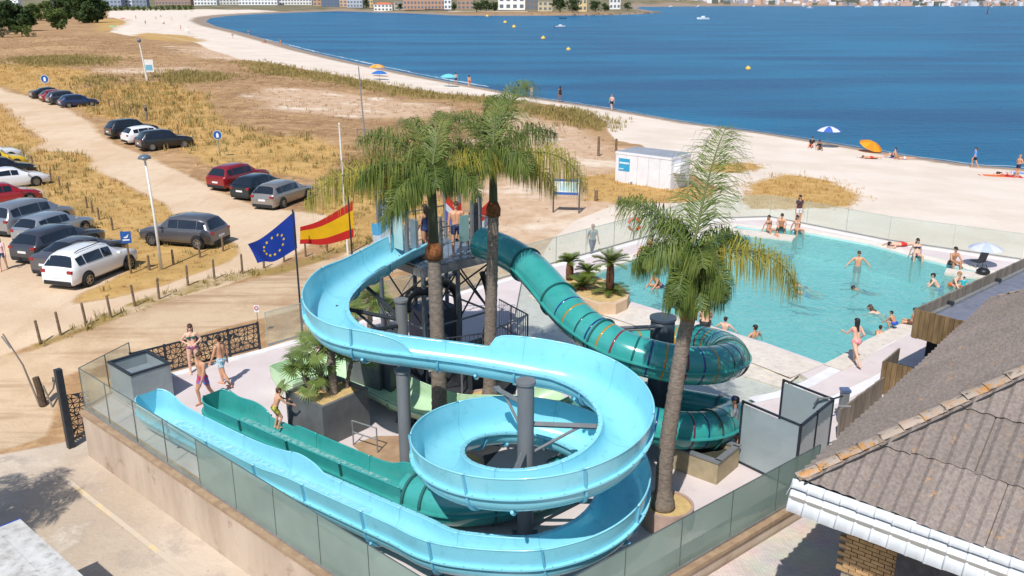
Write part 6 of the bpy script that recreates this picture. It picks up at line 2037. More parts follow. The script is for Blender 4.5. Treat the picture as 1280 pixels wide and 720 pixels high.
p = gat(723, 266)
ib = empty('information_board', (p.x - 0.75, p.y, p.z), R(-8), 'white and blue information board on dark legs in the sand', 'sign')
for x in (-0.78, 0.78): MB().box((x, 0, 1.05), (0.09, 0.09, 2.1)).build('leg', mat('brown_leg', srgb(92, 78, 70), 0.8), ib)
MB().box((0, -0.06, 1.6), (1.5, 0.03, 0.95)).build('panel', mat('board_white', srgb(224, 228, 226), 0.5), ib)
MB().box((0, -0.08, 2.01), (1.46, 0.01, 0.14)).build('header', mat('board_blue', srgb(40, 92, 168), 0.5), ib)
MB().box((0, -0.08, 1.2), (1.46, 0.01, 0.16)).build('footer', MATS['board_blue'], ib)
MB().box((0.12, -0.08, 1.6), (1.0, 0.01, 0.5)).build('map', mat('board_map', srgb(196, 214, 190), 0.6, col2=srgb(160, 196, 214), scale=5), ib)

def torus_mb(R0, r, su=24, sv=10, a0=0.0, a1=2 * math.pi):
    mb = MB(); vs = []; fs = []
    full = abs(a1 - a0 - 2 * math.pi) < 1e-6
    n = su if full else su + 1
    for i in range(n):
        a = a0 + (a1 - a0) * i / su
        for j in range(sv):
            b = 2 * math.pi * j / sv
            vs.append(((R0 + r * math.cos(b)) * math.cos(a), r * math.sin(b), (R0 + r * math.cos(b)) * math.sin(a)))
    for i in range(su):
        i2 = (i + 1) % n
        for j in range(sv):
            j2 = (j + 1) % sv
            fs.append((i * sv + j, i2 * sv + j, i2 * sv + j2, i * sv + j2))
    return mb.add(vs, fs)
lbx, lby = P2(793, 302)
lbp = pr(793, 280.5, lby + 0.1)
lbo = empty('lifebuoy', (lbp.x, lby + 0.1, 0), 0, 'orange and white lifebuoy on a post at the pool fence', 'lifebuoy')
MB().tube([(0, 0.12, 0), (0, 0.12, lbp.z + 0.2)], 0.03, 8).build('post', M_GREYPOST, lbo)
for k in range(4):
    torus_mb(0.3, 0.075, 8, 10, R(90 * k + 12), R(90 * k + 78)).build('orange_section', mat('buoy_orange', srgb(222, 84, 36), 0.5), lbo, True, loc=(0, 0, lbp.z))
    torus_mb(0.3, 0.077, 4, 10, R(90 * k - 12), R(90 * k + 12)).build('white_band', MATS['sign_white'], lbo, True, loc=(0, 0, lbp.z))

# ------------------------------------------------------------------ parasols
def parasol(p, r, h, cols, label, stripes=8, tilt=(0, 0)):
    root = empty('beach_parasol', p, 0, label, 'parasol')
    MB().tube([(0, 0, -0.1), (tilt[0] * h, tilt[1] * h, h)], 0.025, 6).build('pole', M_STEEL, root)
    seg = stripes
    for k in range(seg):
        a0, a1 = 2 * math.pi * k / seg, 2 * math.pi * (k + 1) / seg
        rows = [(0.0, 0.0), (0.35, -0.06), (0.7, -0.2), (1.0, -0.42)]
        vs = []
        for (rf, z) in rows:
            for a in (a0, (a0 + a1) / 2, a1):
                rr = r * rf * (1.0 if a != (a0 + a1) / 2 else 0.97)
                vs.append((rr * math.cos(a), rr * math.sin(a), z * r * 0.9))
        fs = []
        for j in range(3):
            for i in range(2):
                fs.append((j * 3 + i, j * 3 + i + 1, (j + 1) * 3 + i + 1, (j + 1) * 3 + i))
        o = MB().add(vs, fs).build('canopy_panel', cols[k % len(cols)], root, loc=(tilt[0] * h, tilt[1] * h, h + 0.02))
        o.rotation_euler = (-tilt[1], tilt[0], 0)
cl = lambda n, c: mat('parasol_' + n, c, 0.8, transl=0.3, col2=tuple(x * 0.93 for x in c))
g1 = gat(1033, 181)
parasol(gat(1034, 184), 1.25, 2.2, [cl('white', srgb(224, 226, 234)), cl('blue', srgb(72, 110, 200))], 'blue and white striped parasol above seated sunbathers at the water')
parasol(gat(1085, 189), 1.2, 1.0, [cl('orange', srgb(244, 166, 40)), cl('amber', srgb(236, 146, 30))], 'tilted orange parasol on the sand near the water', tilt=(0.25, -0.35))
parasol(gat(472, 95), 1.6, 2.3, [cl('peach', srgb(240, 190, 130)), cl('orange', srgb(244, 166, 40))], 'peach parasol far along the shore')
parasol(gat(474.5, 99), 1.5, 1.6, [cl('royal', srgb(56, 120, 200))], 'blue parasol next to the peach one far along the shore')
parasol(gat(561, 108), 1.5, 2.2, [cl('cyan', srgb(120, 210, 220))], 'cyan parasol on the shore behind the palms')
ppx = P2(1228, 334)
parasol(Vector((ppx[0], ppx[1], 0)), 0.75, 1.15, [cl('pale', srgb(222, 226, 236)), cl('lilac', srgb(196, 206, 230))], 'small white parasol beside the folding chair at the pool')
chx = P2(1221, 334)
fc = empty('folding_chair', (chx[0], chx[1], 0), R(200), 'black folding chair on the pool deck beneath the small parasol', 'chair')
MB().box((0, 0, 0.3), (0.5, 0.45, 0.03)).build('seat', M_BLACK, fc); MB().box((0, 0.26, 0.58), (0.5, 0.03, 0.5), tilt=Matrix.Rotation(R(-15), 3, 'X')).build('backrest', M_DARK, fc)
for x in (-0.22, 0.22):
    for y in (-0.2, 0.2): MB().tube([(x, y, 0), (x, -y * 0.3, 0.3)], 0.015, 6).build('leg', M_STEEL, fc)
bgp = P2(1216, 340)
bag = empty('beach_bag', (bgp[0] + 0.3, bgp[1] - 0.3, 0), 0, 'dark bag lying on the deck by the folding chair', 'bag')
MB().lathe([(0.01, 0), (0.26, 0.02), (0.3, 0.14), (0.2, 0.26), (0.01, 0.28)], seg=14).build('body', M_BLACK, bag, True)
MB().tube([(-0.15, 0, 0.22), (-0.05, 0, 0.42), (0.1, 0, 0.42), (0.17, 0, 0.2)], 0.014, 6).build('handle', M_BLACK, bag)

# ------------------------------------------------------------------ boats and buoys
def buoy(px, py, r, label):
    p = at(px, py, SEA_Z)
    root = empty('mooring_buoy', p, 0, label, 'buoy', 'yellow buoys off the beach')
    m = mat('buoy_yellow', srgb(228, 190, 84), 0.5)
    MB().lathe([(0.01, -r * 0.6), (r * 0.8, -r * 0.4), (r, 0.1), (r * 0.86, r * 0.65), (r * 0.4, r * 0.98), (0.01, r * 1.05)], seg=16).build('float', m, root, True)
    MB().lathe([(r * 0.18, r), (r * 0.18, r * 1.35), (0.01, r * 1.4)], seg=8).build('top_eye', m, root)
LBU = 'yellow mooring buoy floating in the bay'
for (x, y, r) in [(935, 86.5, 0.62), (710.5, 62.5, 0.72), (679, 48.5, 0.95), (642.5, 34.3, 1.2), (631.5, 28.6, 1.3), (609, 20.6, 1.5)]:
    buoy(x, y, r, LBU)
def boat(px, py, L_, label, rz=0.0, cabin=True, hullc=srgb(226, 228, 232), grp=None):
    p = at(px, py, SEA_Z)
    root = empty('motor_boat', p, rz, label, 'boat', grp)
    secs = []
    for t in (0, 0.25, 0.55, 0.8, 1.0):
        w = L_ * 0.17 * (1 - max(0, (t - 0.45) / 0.55) ** 2)
        sheer = L_ * (0.11 + 0.05 * t * t)
        x = (t - 0.5) * L_
        secs.append([(x, -w, sheer), (x, -w * 0.8, -0.1), (x, w * 0.8, -0.1), (x, w, sheer)])
    vs = [q for s in secs for q in s]; fs = []
    for i in range(4):
        for k in range(3): fs.append((i * 4 + k, (i + 1) * 4 + k, (i + 1) * 4 + k + 1, i * 4 + k + 1))
        fs.append((i * 4 + 3, (i + 1) * 4 + 3, (i + 1) * 4, i * 4))
    fs.append((0, 1, 2, 3))
    MB().add(vs, fs).build('hull', mat('hull_%d' % int(hullc[0] * 1000), hullc, 0.4), root)
    MB().add([(x * 1.003, y * 1.02, 0.04 + z * 0.18) for (x, y, z) in vs], [(i * 4, (i + 1) * 4, (i + 1) * 4 + 1, i * 4 + 1) for i in range(4)]).build('waterline_stripe', M_DARK, root)
    if cabin:
        MB().box((0.02 * L_, 0, L_ * 0.19), (L_ * 0.3, L_ * 0.2, L_ * 0.12)).build('cabin', mat('boat_cabin', srgb(218, 222, 230), 0.4), root, bevel=0.05)
        MB().box((0.175 * L_, 0, L_ * 0.2), (L_ * 0.012, L_ * 0.18, L_ * 0.07)).build('windscreen', M_DARK, root)
    MB().box((-0.52 * L_, 0, L_ * 0.06), (L_ * 0.06, L_ * 0.06, L_ * 0.16)).build('outboard', M_DARK, root)
boat(700, 34, 6.0, 'white motor boat moored off the rocky point', R(10))
boat(704, 23.2, 6.0, 'small dark boat behind the moored white one', R(15), False, srgb(60, 70, 80))
boat(879, 24, 10.0, 'white cabin boat far out beyond the rocky point', R(170))
for i, (x, y) in enumerate([(770, 8.8), (838, 9.2), (873, 8.9), (942, 8.6), (1003, 8.4), (1012, 10.2), (1073, 9.0), (1148, 8.5), (1190, 8.6), (1240, 8.9), (1262, 8.4)]):
    boat(x, y, 14.0, 'tiny white boat moored before the far town', R(25 * i), True, grp='boats moored before the far town')
p = at(1234, 18, SEA_Z)
nm = empty('channel_marker', p, 0, 'slim red and green channel marker standing in the far bay', 'marker')
MB().tube([(0, 0, -0.5), (0, 0, 3)], 0.7, 8).build('base', mat('marker_red', srgb(150, 60, 66), 0.6), nm); MB().tube([(0, 0, 3), (0, 0, 7)], 0.45, 8).build('mast', mat('marker_green', srgb(52, 90, 80), 0.6), nm)
MB().lathe([(0.01, 8.2), (0.6, 7.6), (0.01, 7.0)], seg=8).build('topmark', MATS['marker_red'], nm)
# ------------------------------------------------------------------ cars
M_TYRE = mat('tyre', srgb(28, 28, 30), 0.9)
M_RIM = mat('alloy_rim', srgb(168, 170, 174), 0.3, 0.8)
M_CGLASS = mat('car_glass', srgb(26, 32, 40), 0.06, spec=0.8, coat=0.5)
M_TAIL = mat('tail_lamp', srgb(150, 22, 26), 0.25, coat=0.5)
M_HEAD = mat('head_lamp', srgb(206, 212, 220), 0.15, coat=0.5)
M_PLATE = mat('number_plate', srgb(226, 228, 230), 0.5)
M_TRIM = mat('black_trim', srgb(34, 35, 38), 0.7)
PAINT = {}
def paint(name, c, metal=0.35):
    if name not in PAINT:
        PAINT[name] = mat('car_paint_' + name, c, 0.32, metal, col2=tuple(x * 0.96 for x in c), scale=1, coat=0.9)
    return PAINT[name]
# stations: x fraction from rear (0) to front (1), belt z, top z, half width belt, half width roof
CARS = {
    'suv':   dict(L=4.45, W=1.84, H=1.63, clear=0.24, st=[(0.0, .88, .90, .80, .60), (.035, .98, 1.02, .90, .66), (.10, 1.02, 1.50, .92, .60), (.2, 1.02, 1.60, .92, .62), (.45, 1.0, 1.63, .92, .64), (.58, .99, 1.56, .92, .62), (.70, .98, 1.06, .92, .62), (.88, .90, .94, .88, .6), (.97, .78, .80, .80, .55), (1.0, .66, .67, .72, .5)], win=(2, 5), wheel=.34, axles=(.19, .80)),
    'hatch': dict(L=4.25, W=1.79, H=1.46, clear=0.18, st=[(0.0, .82, .84, .76, .58), (.04, .92, .95, .86, .62), (.13, .94, 1.36, .89, .58), (.24, .93, 1.44, .89, .60), (.45, .91, 1.46, .89, .61), (.57, .90, 1.38, .89, .59), (.72, .88, .94, .88, .6), (.9, .76, .79, .84, .56), (.98, .64, .65, .74, .5), (1.0, .55, .56, .68, .48)], win=(2, 5), wheel=.315, axles=(.19, .79)),
    'wagon': dict(L=4.75, W=1.84, H=1.50, clear=0.18, st=[(0.0, .84, .86, .78, .6), (.03, .95, .98, .88, .64), (.11, .95, 1.40, .91, .6), (.22, .94, 1.47, .91, .62), (.46, .92, 1.50, .91, .63), (.58, .91, 1.42, .91, .61), (.72, .89, .95, .9, .6), (.9, .78, .81, .86, .58), (.98, .66, .67, .76, .5), (1.0, .56, .57, .70, .48)], win=(2, 5), wheel=.325, axles=(.19, .79)),
    'mpv':   dict(L=4.7, W=1.87, H=1.70, clear=0.18, st=[(0.0, .90, .92, .80, .62), (.03, 1.0, 1.04, .90, .68), (.09, 1.02, 1.58, .93, .64), (.2, 1.02, 1.68, .93, .66), (.48, 1.0, 1.70, .93, .67), (.62, .99, 1.58, .93, .65), (.78, .97, 1.04, .92, .62), (.92, .82, .85, .86, .58), (.985, .68, .7, .76, .5), (1.0, .58, .59, .70, .48)], win=(2, 5), wheel=.325, axles=(.18, .80)),
    'sedan': dict(L=4.75, W=1.83, H=1.42, clear=0.16, st=[(0.0, .88, .9, .76, .58), (.04, .98, 1.0, .86, .62), (.15, .97, 1.04, .9, .62), (.30, .95, 1.36, .9, .58), (.48, .92, 1.42, .9, .6), (.58, .9, 1.34, .9, .58), (.74, .88, .93, .89, .6), (.9, .77, .8, .85, .56), (.98, .65, .66, .75, .5), (1.0, .56, .57, .68, .48)], win=(3, 5), wheel=.325, axles=(.2, .79)),
}
CAR_MESH = {}
def car_meshes(kind):
    if kind in CAR_MESH: return CAR_MESH[kind]
    S = CARS[kind]; L_ = S['L']
    # refine stations
    st = S['st']
    rows = []
    def sec(xf, zb, zt, wb, wr):
        x = (xf - 0.5) * L_; c = S['clear']
        zt = max(zt, zb + 0.005)
        e = min(1.0, (zt - zb) / 0.4)                   # 0 = bonnet, 1 = cabin
        wr_ = wb * (1 - e) * 0.78 + wr * e
        half = [(wb * 0.86, c), (wb * 0.985, c + 0.12), (wb * 1.0, c + 0.33), (wb * 0.995, zb - 0.16), (wb * 0.955, zb), (wb * 0.955 * (1 - e) * 0.97 + (wr_ + 0.045) * e, zb + (zt - zb) * 0.80), (wr_ * 0.93 * (0.9 if e < .3 else 1), zt - 0.03 * e), (wr_ * 0.5, zt + 0.005)]
        pts = [(x, -a, z) for a, z in half] + [(x, 0, zt + 0.012)] + [(x, a, z) for a, z in reversed(half)]
        return pts
    for s in st: rows.append(sec(*s))
    n = len(rows[0])
    vs = [p for r in rows for p in r]
    fs, kinds = [], []
    w0, w1 = S['win']
    for i in range(len(rows) - 1):
        for j in range(n - 1):
            f = (i * n + j, (i + 1) * n + j, (i + 1) * n + j + 1, i * n + j + 1)
            k = 'body'
            if w0 <= i < w1 and j in (4, n - 6): k = 'side_%d_%d' % (i, 0 if j == 4 else 1)
            if kind == 'sedan' and i == w0 - 1 and j in (5, 6, 7, 8, 9, 10): k = 'rear_window'
            if i == w0 - 1 and kind != 'sedan' and 5 <= j <= n - 7: k = 'rear_window'
            if i == w1 and 5 <= j <= n - 7: k = 'windscreen'
            fs.append(f); kinds.append(k)
    fs.append(tuple(range(n))); kinds.append('body')
    fs.append(tuple(reversed([(len(rows) - 1) * n + j for j in range(n)]))); kinds.append('body')
    for i in range(len(rows) - 1):
        fs.append((i * n, i * n + n - 1, (i + 1) * n + n - 1, (i + 1) * n)); kinds.append('body')
    me = MB().add(vs, fs).mesh('body'); fix_normals(me); auto_smooth(me, 50)
    out = {'body': me, 'glass': []}
    groups = {}
    for f, k in zip(fs, kinds):
        if k != 'body': groups.setdefault(k, []).append(f)
    for k, gf in groups.items():
        # shrink each pane towards its own middle, lift it off the body
        if k in ('rear_window', 'windscreen'):
            idx = sorted({v for f in gf for v in f})
            mid = sum((Vector(vs[v]) for v in idx), Vector()) / len(idx)
            nrm = Vector((-0.75 if k == 'rear_window' else 0.6, 0, 0.66)).normalized()
            mp = {v: a for a, v in enumerate(idx)}
            nv = [mid + (Vector(vs[v]) - mid) * 0.9 + nrm * 0.02 for v in idx]
            m2 = MB().add(nv, [tuple(mp[v] for v in f) for f in gf]).mesh(k, True)
            out['glass'].append((k, m2))
        else:
            for f in gf:
                mid = sum((Vector(vs[v]) for v in f), Vector()) / 4
                s = 1 if mid.y > 0 else -1
                nv = [mid + Vector(((Vector(vs[v]) - mid).x * 0.93, (Vector(vs[v]) - mid).y * 0.84, (Vector(vs[v]) - mid).z * 0.82)) + Vector((0, s * 0.018, 0.008)) for v in f]
                out['glass'].append(('side_window', MB().add(nv, [(0, 1, 2, 3)]).mesh('side_window')))
    r = S['wheel']
    ty = MB().lathe([(r * 0.62, -0.1), (r * 0.95, -0.105), (r, -0.07), (r, 0.07), (r * 0.95, 0.105), (r * 0.62, 0.1)], seg=22)
    rot = Matrix.Rotation(math.pi / 2, 3, 'X')
    ty.v = [tuple(rot @ Vector(v)) for v in ty.v]
    out['tyre'] = ty.mesh('tyre', True)
    rm = MB()
    rm.lathe([(0.001, 0.07), (r * 0.16, 0.075), (r * 0.18, 0.06)], seg=12)
    rm.lathe([(r * 0.56, 0.095), (r * 0.64, 0.1), (r * 0.64, 0.02), (r * 0.56, 0.05)], seg=22)
    for k in range(5):
        a = 2 * math.pi * k / 5
        d = Vector((math.cos(a), math.sin(a), 0)); t = Vector((-d.y, d.x, 0))
        p0, p1 = d * r * 0.12, d * r * 0.6
        z = Vector((0, 0, 0.075))
        rm.add([p0 - t * 0.035 + z, p0 + t * 0.035 + z, p1 + t * 0.03 + z, p1 - t * 0.03 + z], [(0, 1, 2, 3)])
    rm.lathe([(0.001, 0.03), (r * 0.6, 0.03)], seg=16)
    rm.v = [tuple(rot @ Vector(v)) for v in rm.v]
    out['rim'] = rm.mesh('rim')
    ar = MB().lathe([(0.001, 0), (r * 1.16, 0), (r * 1.16, 0.03), (r * 0.9, 0.035)], seg=22)
    ar.v = [tuple(rot @ Vector(v)) for v in ar.v]
    out['arch'] = ar.mesh('wheel_arch')
    CAR_MESH[kind] = out
    return out

def car(p, heading, kind, pm, label, rails=False, dark_roof=False, group=None, glass=True):
    """p = ground point under the middle of the car, heading = direction the nose points (degrees, 0 = +X)"""
    S = CARS[kind]; D = car_meshes(kind); L_ = S['L']; W = S['W'] / 2
    root = empty('parked_car', p, R(heading), label, 'car', group)
    link('body', D['body'], pm, root)
    for (k, me) in D['glass']: link(k, me, M_CGLASS, root)
    r = S['wheel']
    for xf in S['axles']:
        x = (xf - 0.5) * L_
        for s in (-1, 1):
            yw = s * (S['st'][4][3] * 1.0)
            a = link('wheel_arch', D['arch'], M_TRIM, root, (x, yw * 0.985 , r + 0.02)); a.rotation_euler = (0, 0, 0 if s < 0 else math.pi)
            w = link('wheel', D['tyre'], M_TYRE, root, (x, yw * 0.965, r))
            rm = link('rim', D['rim'], M_RIM, w, (0, s * 0.012, 0)); rm.rotation_euler = (0, 0, 0 if s < 0 else math.pi)
    zt = S['st'][1][1]
    wr = S['st'][0][3]
    for s in (-1, 1):
        MB().box((-L_ / 2 + 0.05, s * (wr - 0.10), zt - 0.12), (0.14, 0.26, 0.15)).build('tail_light', M_TAIL, root, bevel=0.03)
        MB().box((L_ / 2 - 0.14, s * 0.60, S['st'][8][1] - 0.10), (0.2, 0.3, 0.12), s * -0.35).build('headlight', M_HEAD, root, bevel=0.03)
        xm = (S['st'][6][0] - 0.5) * L_ - 0.25
        MB().box((xm, s * (S['st'][5][3] + 0.1), S['st'][5][1] + 0.07), (0.12, 0.2, 0.13)).build('mirror', pm, root, bevel=0.03)
    MB().box((-L_ / 2 - 0.005, 0, 0.62), (0.03, 0.5, 0.11)).build('number_plate', M_PLATE, root)
    MB().box((-L_ / 2 + 0.05, 0, S['clear'] + 0.1), (0.16, wr * 1.85, 0.2)).build('rear_bumper', M_TRIM, root, bevel=0.04)
    MB().box((L_ / 2 - 0.08, 0, S['clear'] + 0.08), (0.16, 1.25, 0.18)).build('front_grille', M_TRIM, root, bevel=0.04)
    MB().box((-0.02 * L_, 0, S['clear'] + 0.0), (L_ * 0.86, S['st'][4][3] * 1.7, 0.12)).build('underbody', M_TRIM, root)
    if rails:
        for s in (-1, 1):
            MB().tube([(-0.36 * L_, s * 0.56, S['H'] - 0.04), (-0.3 * L_, s * 0.57, S['H'] + 0.03), (0.0, s * 0.57, S['H'] + 0.06), (0.05 * L_, s * 0.57, S['H'] - 0.02)], 0.02, 6).build('roof_rail', M_TRIM, root, True)
    return root
GREY = paint('graphite', srgb(92, 92, 98)); BLK = paint('black', srgb(26, 27, 30), 0.1); WHT = paint('white', srgb(226, 226, 228), 0.0)
RED = paint('red', srgb(138, 24, 34), 0.2); SIL = paint('silver', srgb(160, 162, 166), 0.6); NAVY = paint('navy', srgb(34, 52, 92), 0.3)
SILB = paint('silver_blue', srgb(166, 174, 182), 0.6); BRZ = paint('warm_silver', srgb(156, 150, 144), 0.6); DGR = paint('dark_grey', srgb(74, 76, 84), 0.5); YEL = paint('yellow', srgb(226, 186, 30), 0.0); CRM = paint('crimson', srgb(158, 24, 38), 0.1)
car(gat(118, 345), 74, 'suv', WHT, 'white SUV with roof rails parked beside the square blue sign', True)
car(gat(104, 330), 73, 'sedan', GREY, 'dark grey fastback parked next to the white SUV')
car(gat(77, 315), 72, 'wagon', DGR, 'dark grey estate car parked between the fastback and the pale hatchback')
car(gat(70, 296), 71, 'hatch', SILB, 'pale silver hatchback parked beside the silver people carrier')
car(gat(42, 284), 70, 'mpv', SIL, 'silver people carrier parked between the red car and the pale hatchback')
car(gat(5, 256), 52, 'hatch', CRM, 'bright red car parked beside the silver people carrier')
car(gat(14, 234), 46, 'sedan', WHT, 'white coupe parked between the red car and the black one')
car(gat(4, 220), 44, 'hatch', BLK, 'low black car parked behind the white coupe')
car(gat(-4, 210), 44, 'hatch', YEL, 'yellow car parked behind the low black one')
car(gat(-12, 202), 44, 'suv', WHT, 'white car parked at the far end of the left bay')
car(gat(232, 304), 165, 'suv', GREY, 'graphite SUV parked across the end of the grass island')
car(gat(300, 232), 62, 'suv', RED, 'dark red crossover parked at the edge of the dunes')
car(gat(327, 243), 66, 'hatch', paint('deep_green', srgb(26, 40, 48), 0.3), 'dark hatchback parked between the red crossover and the silver estate')
car(gat(356, 253), 70, 'wagon', BRZ, 'warm silver estate parked beside the dark hatchback')
car(gat(166, 170), 45, 'suv', BLK, 'black coupe SUV parked at the track edge')
car(gat(186, 177), 45, 'hatch', WHT, 'white car squeezed between two black ones')
car(gat(207, 185), 40, 'suv', paint('jet', srgb(32, 34, 40), 0.2), 'black SUV on the near side of the white car')
car(gat(63, 122), 42, 'sedan', BLK, 'black car at the head of the far row')
car(gat(74, 126), 42, 'hatch', RED, 'red car in the far row beside the black one')
car(gat(84, 129.5), 42, 'suv', DGR, 'dark SUV in the far row beside the red car')
car(gat(99, 133), 40, 'hatch', NAVY, 'navy blue hatchback at the near end of the far row')

# ------------------------------------------------------------------ trees at the back of the dunes
def leaf_crown(rnd, lobes, n, leaf):
    V = []; F = []
    for i in range(n):
        c, r = lobes[rnd.randrange(len(lobes))]
        d = Vector((rnd.gauss(0, 1), rnd.gauss(0, 1), rnd.gauss(0, 1))).normalized()
        k = rnd.random() ** 0.35
        p = c + Vector((d.x * r, d.y * r, d.z * r * 0.72)) * k * rnd.uniform(0.8, 1.12)
        q = (d + Vector((rnd.gauss(0, .6), rnd.gauss(0, .6), rnd.gauss(0, .6)))).normalized()
        a = q.orthogonal().normalized()
        a = (Matrix.Rotation(rnd.uniform(0, 6.28), 3, q) @ a) * leaf * rnd.uniform(0.6, 1.4); b = q.cross(a).normalized() * leaf * rnd.uniform(0.4, 0.9)
        m = len(V)
        V += [p - a, p - b, p + a, p + b]; F.append((m, m + 1, m + 2, m + 3))
    return MB().add(V, F)
M_PINE = mat('pine_needles', srgb(74, 92, 52), 0.8, col2=srgb(48, 66, 38), scale=0.35, lo=0.4, hi=0.6, transl=0.15, spec=0.2)
M_PINE2 = mat('bright_foliage', srgb(104, 118, 60), 0.8, col2=srgb(66, 86, 44), scale=0.35, lo=0.4, hi=0.6, transl=0.15, spec=0.2)
M_BARK = mat('tree_bark', srgb(84, 70, 58), 0.95, col2=srgb(58, 48, 40), scale=2)
def tree(px, py, wpx, hpx, label, m, seed, n=2600, trunk=0.06, name='pine_tree', cat='tree', leafk=0.045):
    rnd = random.Random(seed)
    p = gat(px, py)
    sc = math.hypot(p.y, CH - p.z) / FPX
    w = wpx * sc; h = hpx * sc * 1.04
    root = empty(name, p, 0, label, cat)
    lobes = []
    base = h * trunk
    for k in range(26):
        a = rnd.uniform(0, 6.28); rr = rnd.uniform(0.05, 0.40) * w * math.sqrt(rnd.random() + 0.3)
        z = base + (h - base) * rnd.uniform(0.10, 0.84)
        shrink = 1 - 0.45 * abs((z - base) / (h - base) - 0.4)
        lobes.append((Vector((rr * math.cos(a) * shrink, rr * math.sin(a) * shrink * 0.7, z)), min(w, h) * rnd.uniform(0.17, 0.27)))
    MB().tube([(0, 0, -0.3), (rnd.uniform(-.2, .2), 0, h * 0.3), (rnd.uniform(-.4, .4), 0, h * 0.62)], [h * 0.04, h * 0.03, h * 0.015], 8).build('trunk', M_BARK, root, True)
    for k in range(5):
        c = lobes[k][0]
        MB().tube([(0, 0, h * 0.22), tuple(c * 0.5 + Vector((0, 0, h * 0.12))), tuple(c)], [h * 0.018, h * 0.012, h * 0.004], 6).build('limb', M_BARK, root, True)
    leaf_crown(rnd, lobes, n, max(0.18, leafk * min(w, h))).build('crown', m, root)
    return root
tree(16, 40, 66, 38, 'large dark evergreen at the left edge of the dunes', M_PINE, 1, 6000)
tree(-22, 44, 60, 44, 'dark evergreen standing behind the left dune edge', M_PINE, 2, 4500)
tree(28, 46, 36, 14, 'low spreading bush in front of the large evergreen', M_PINE2, 3, 1800, 0.05, 'bush', 'bush')
tree(72, 37, 38, 24, 'rounded lone pine standing in the dry dunes', M_PINE2, 4, 4500, 0.04)
tree(106, 29, 56, 36, 'tall dark pine at the corner of the far beach', M_PINE, 5, 6000, 0.08)
tree(122, 28, 34, 34, 'ragged pine leaning over the far beach', M_PINE, 6, 4000, 0.12)
tree(86, 24, 40, 28, 'dark pine behind the lone rounded one', M_PINE, 7, 4000)
tree(44, 26, 44, 20, 'bright leafy tree among the dark evergreens', M_PINE2, 8, 4000)
tree(62, 20, 40, 18, 'distant tree beside the white house', M_PINE2, 9, 3000)
tree(8, 22, 46, 20, 'distant tree near the pale villa', M_PINE2, 10, 3000)
tree(2, 47, 30, 12, 'grey-green bush at the dune edge', mat('grey_foliage', srgb(108, 104, 76), 0.9, col2=srgb(80, 78, 56), scale=0.4), 11, 1200, 0.05, 'bush', 'bush')

# ------------------------------------------------------------------ far shore: sea wall, town, trees, rocks
M_PANE = mat('far_window', srgb(104, 114, 126), 0.3)
def far_building(x0, x1, yb, ht, wallc, label, roof=None, bands=3, cols=None, flat=True, name='apartment_block', depth=None, z=None):
    yb_ = yb
    p = at((x0 + x1) / 2, yb_, -1.5)
    sc = p.y / FPX
    w = (x1 - x0) * sc; h = ht * sc * 1.12
    d = depth or min(14, max(8, w * 0.5))
    p = Vector((p.x, p.y, gz(p.x, p.y)))
    root = empty(name, p, 0, label, 'building')
    m = mat('wall_%d_%d_%d' % tuple(int(c * 999) for c in wallc), wallc, 0.9, col2=tuple(c * 0.93 for c in wallc), scale=0.1)
    MB().box((0, d / 2, h / 2), (w, d, h)).build('wall', m, root)
    if roof is None:
        MB().box((0, d / 2, h + 0.25), (w + 0.8, d + 0.8, 0.5)).build('roof', mat('flat_roof', srgb(176, 172, 168), 0.9), root)
    else:
        rm = mat('roof_%d' % int(roof[0] * 999), roof, 0.9)
        rh = h * 0.28
        MB().add([(-w / 2 - .4, -.4, h), (w / 2 + .4, -.4, h), (w / 2 + .4, d + .4, h), (-w / 2 - .4, d + .4, h), (-w / 4, d / 2, h + rh), (w / 4, d / 2, h + rh)], [(0, 1, 5, 4), (2, 3, 4, 5), (1, 2, 5), (3, 0, 4), (3, 2, 1, 0)]).build('roof', rm, root)
    nb = bands
    n = cols or max(2, int(w / 4.5))
    me = MB().box((0, 0, 0), (w / n * 0.55, 0.2, h / nb * 0.5)).mesh('window')
    for i in range(nb):
        for j in range(n):
            link('window', me, M_PANE, root, (-w / 2 + w * (j + 0.5) / n, -0.06, h * (i + 0.55) / nb))
    return root
far_building(125, 152, 13.2, 15, srgb(150, 158, 176), 'blue grey apartment block behind the promenade trees', bands=4)
far_building(152.5, 166, 13.0, 15, srgb(224, 224, 226), 'white apartment block between two blue grey ones', bands=4)
far_building(166.5, 184, 13.0, 15, srgb(134, 142, 158), 'darker grey apartment block beside the white one', bands=4)
far_building(196, 238, 11.6, 8, srgb(160, 134, 120), 'low reddish building behind the promenade trees', bands=2)
far_building(244, 271, 11.6, 7.5, srgb(226, 226, 226), 'long white pavilion with flat roof on the promenade', bands=2)
far_building(276, 299, 11.2, 6, srgb(206, 204, 198), 'small pale building next to the white pavilion', bands=2)
far_building(300, 346, 11.6, 11, srgb(230, 230, 232), 'broad white building with dark window bands', bands=3)
far_building(346.5, 389, 11.4, 9.5, srgb(222, 220, 216), 'second broad white building on the waterfront', bands=3)
far_building(392, 402, 11.6, 12, srgb(188, 148, 116), 'narrow orange house on the waterfront', bands=3)
far_building(402.5, 424, 11.8, 13, srgb(92, 108, 132), 'dark blue glass block on the waterfront', bands=4)
far_building(425, 434, 11.8, 10, srgb(200, 168, 142), 'small salmon house beside the blue glass block', bands=3)
far_building(434.5, 453, 12.0, 11, srgb(176, 182, 194), 'pale blue grey terrace on the waterfront', bands=3)
far_building(460, 467, 12.0, 12, srgb(206, 178, 134), 'sandstone house between tree and red roof', bands=3)
far_building(468, 490, 13.6, 7, srgb(232, 228, 222), 'white house with orange tiled roof at the sea wall', roof=srgb(204, 112, 78), bands=2)
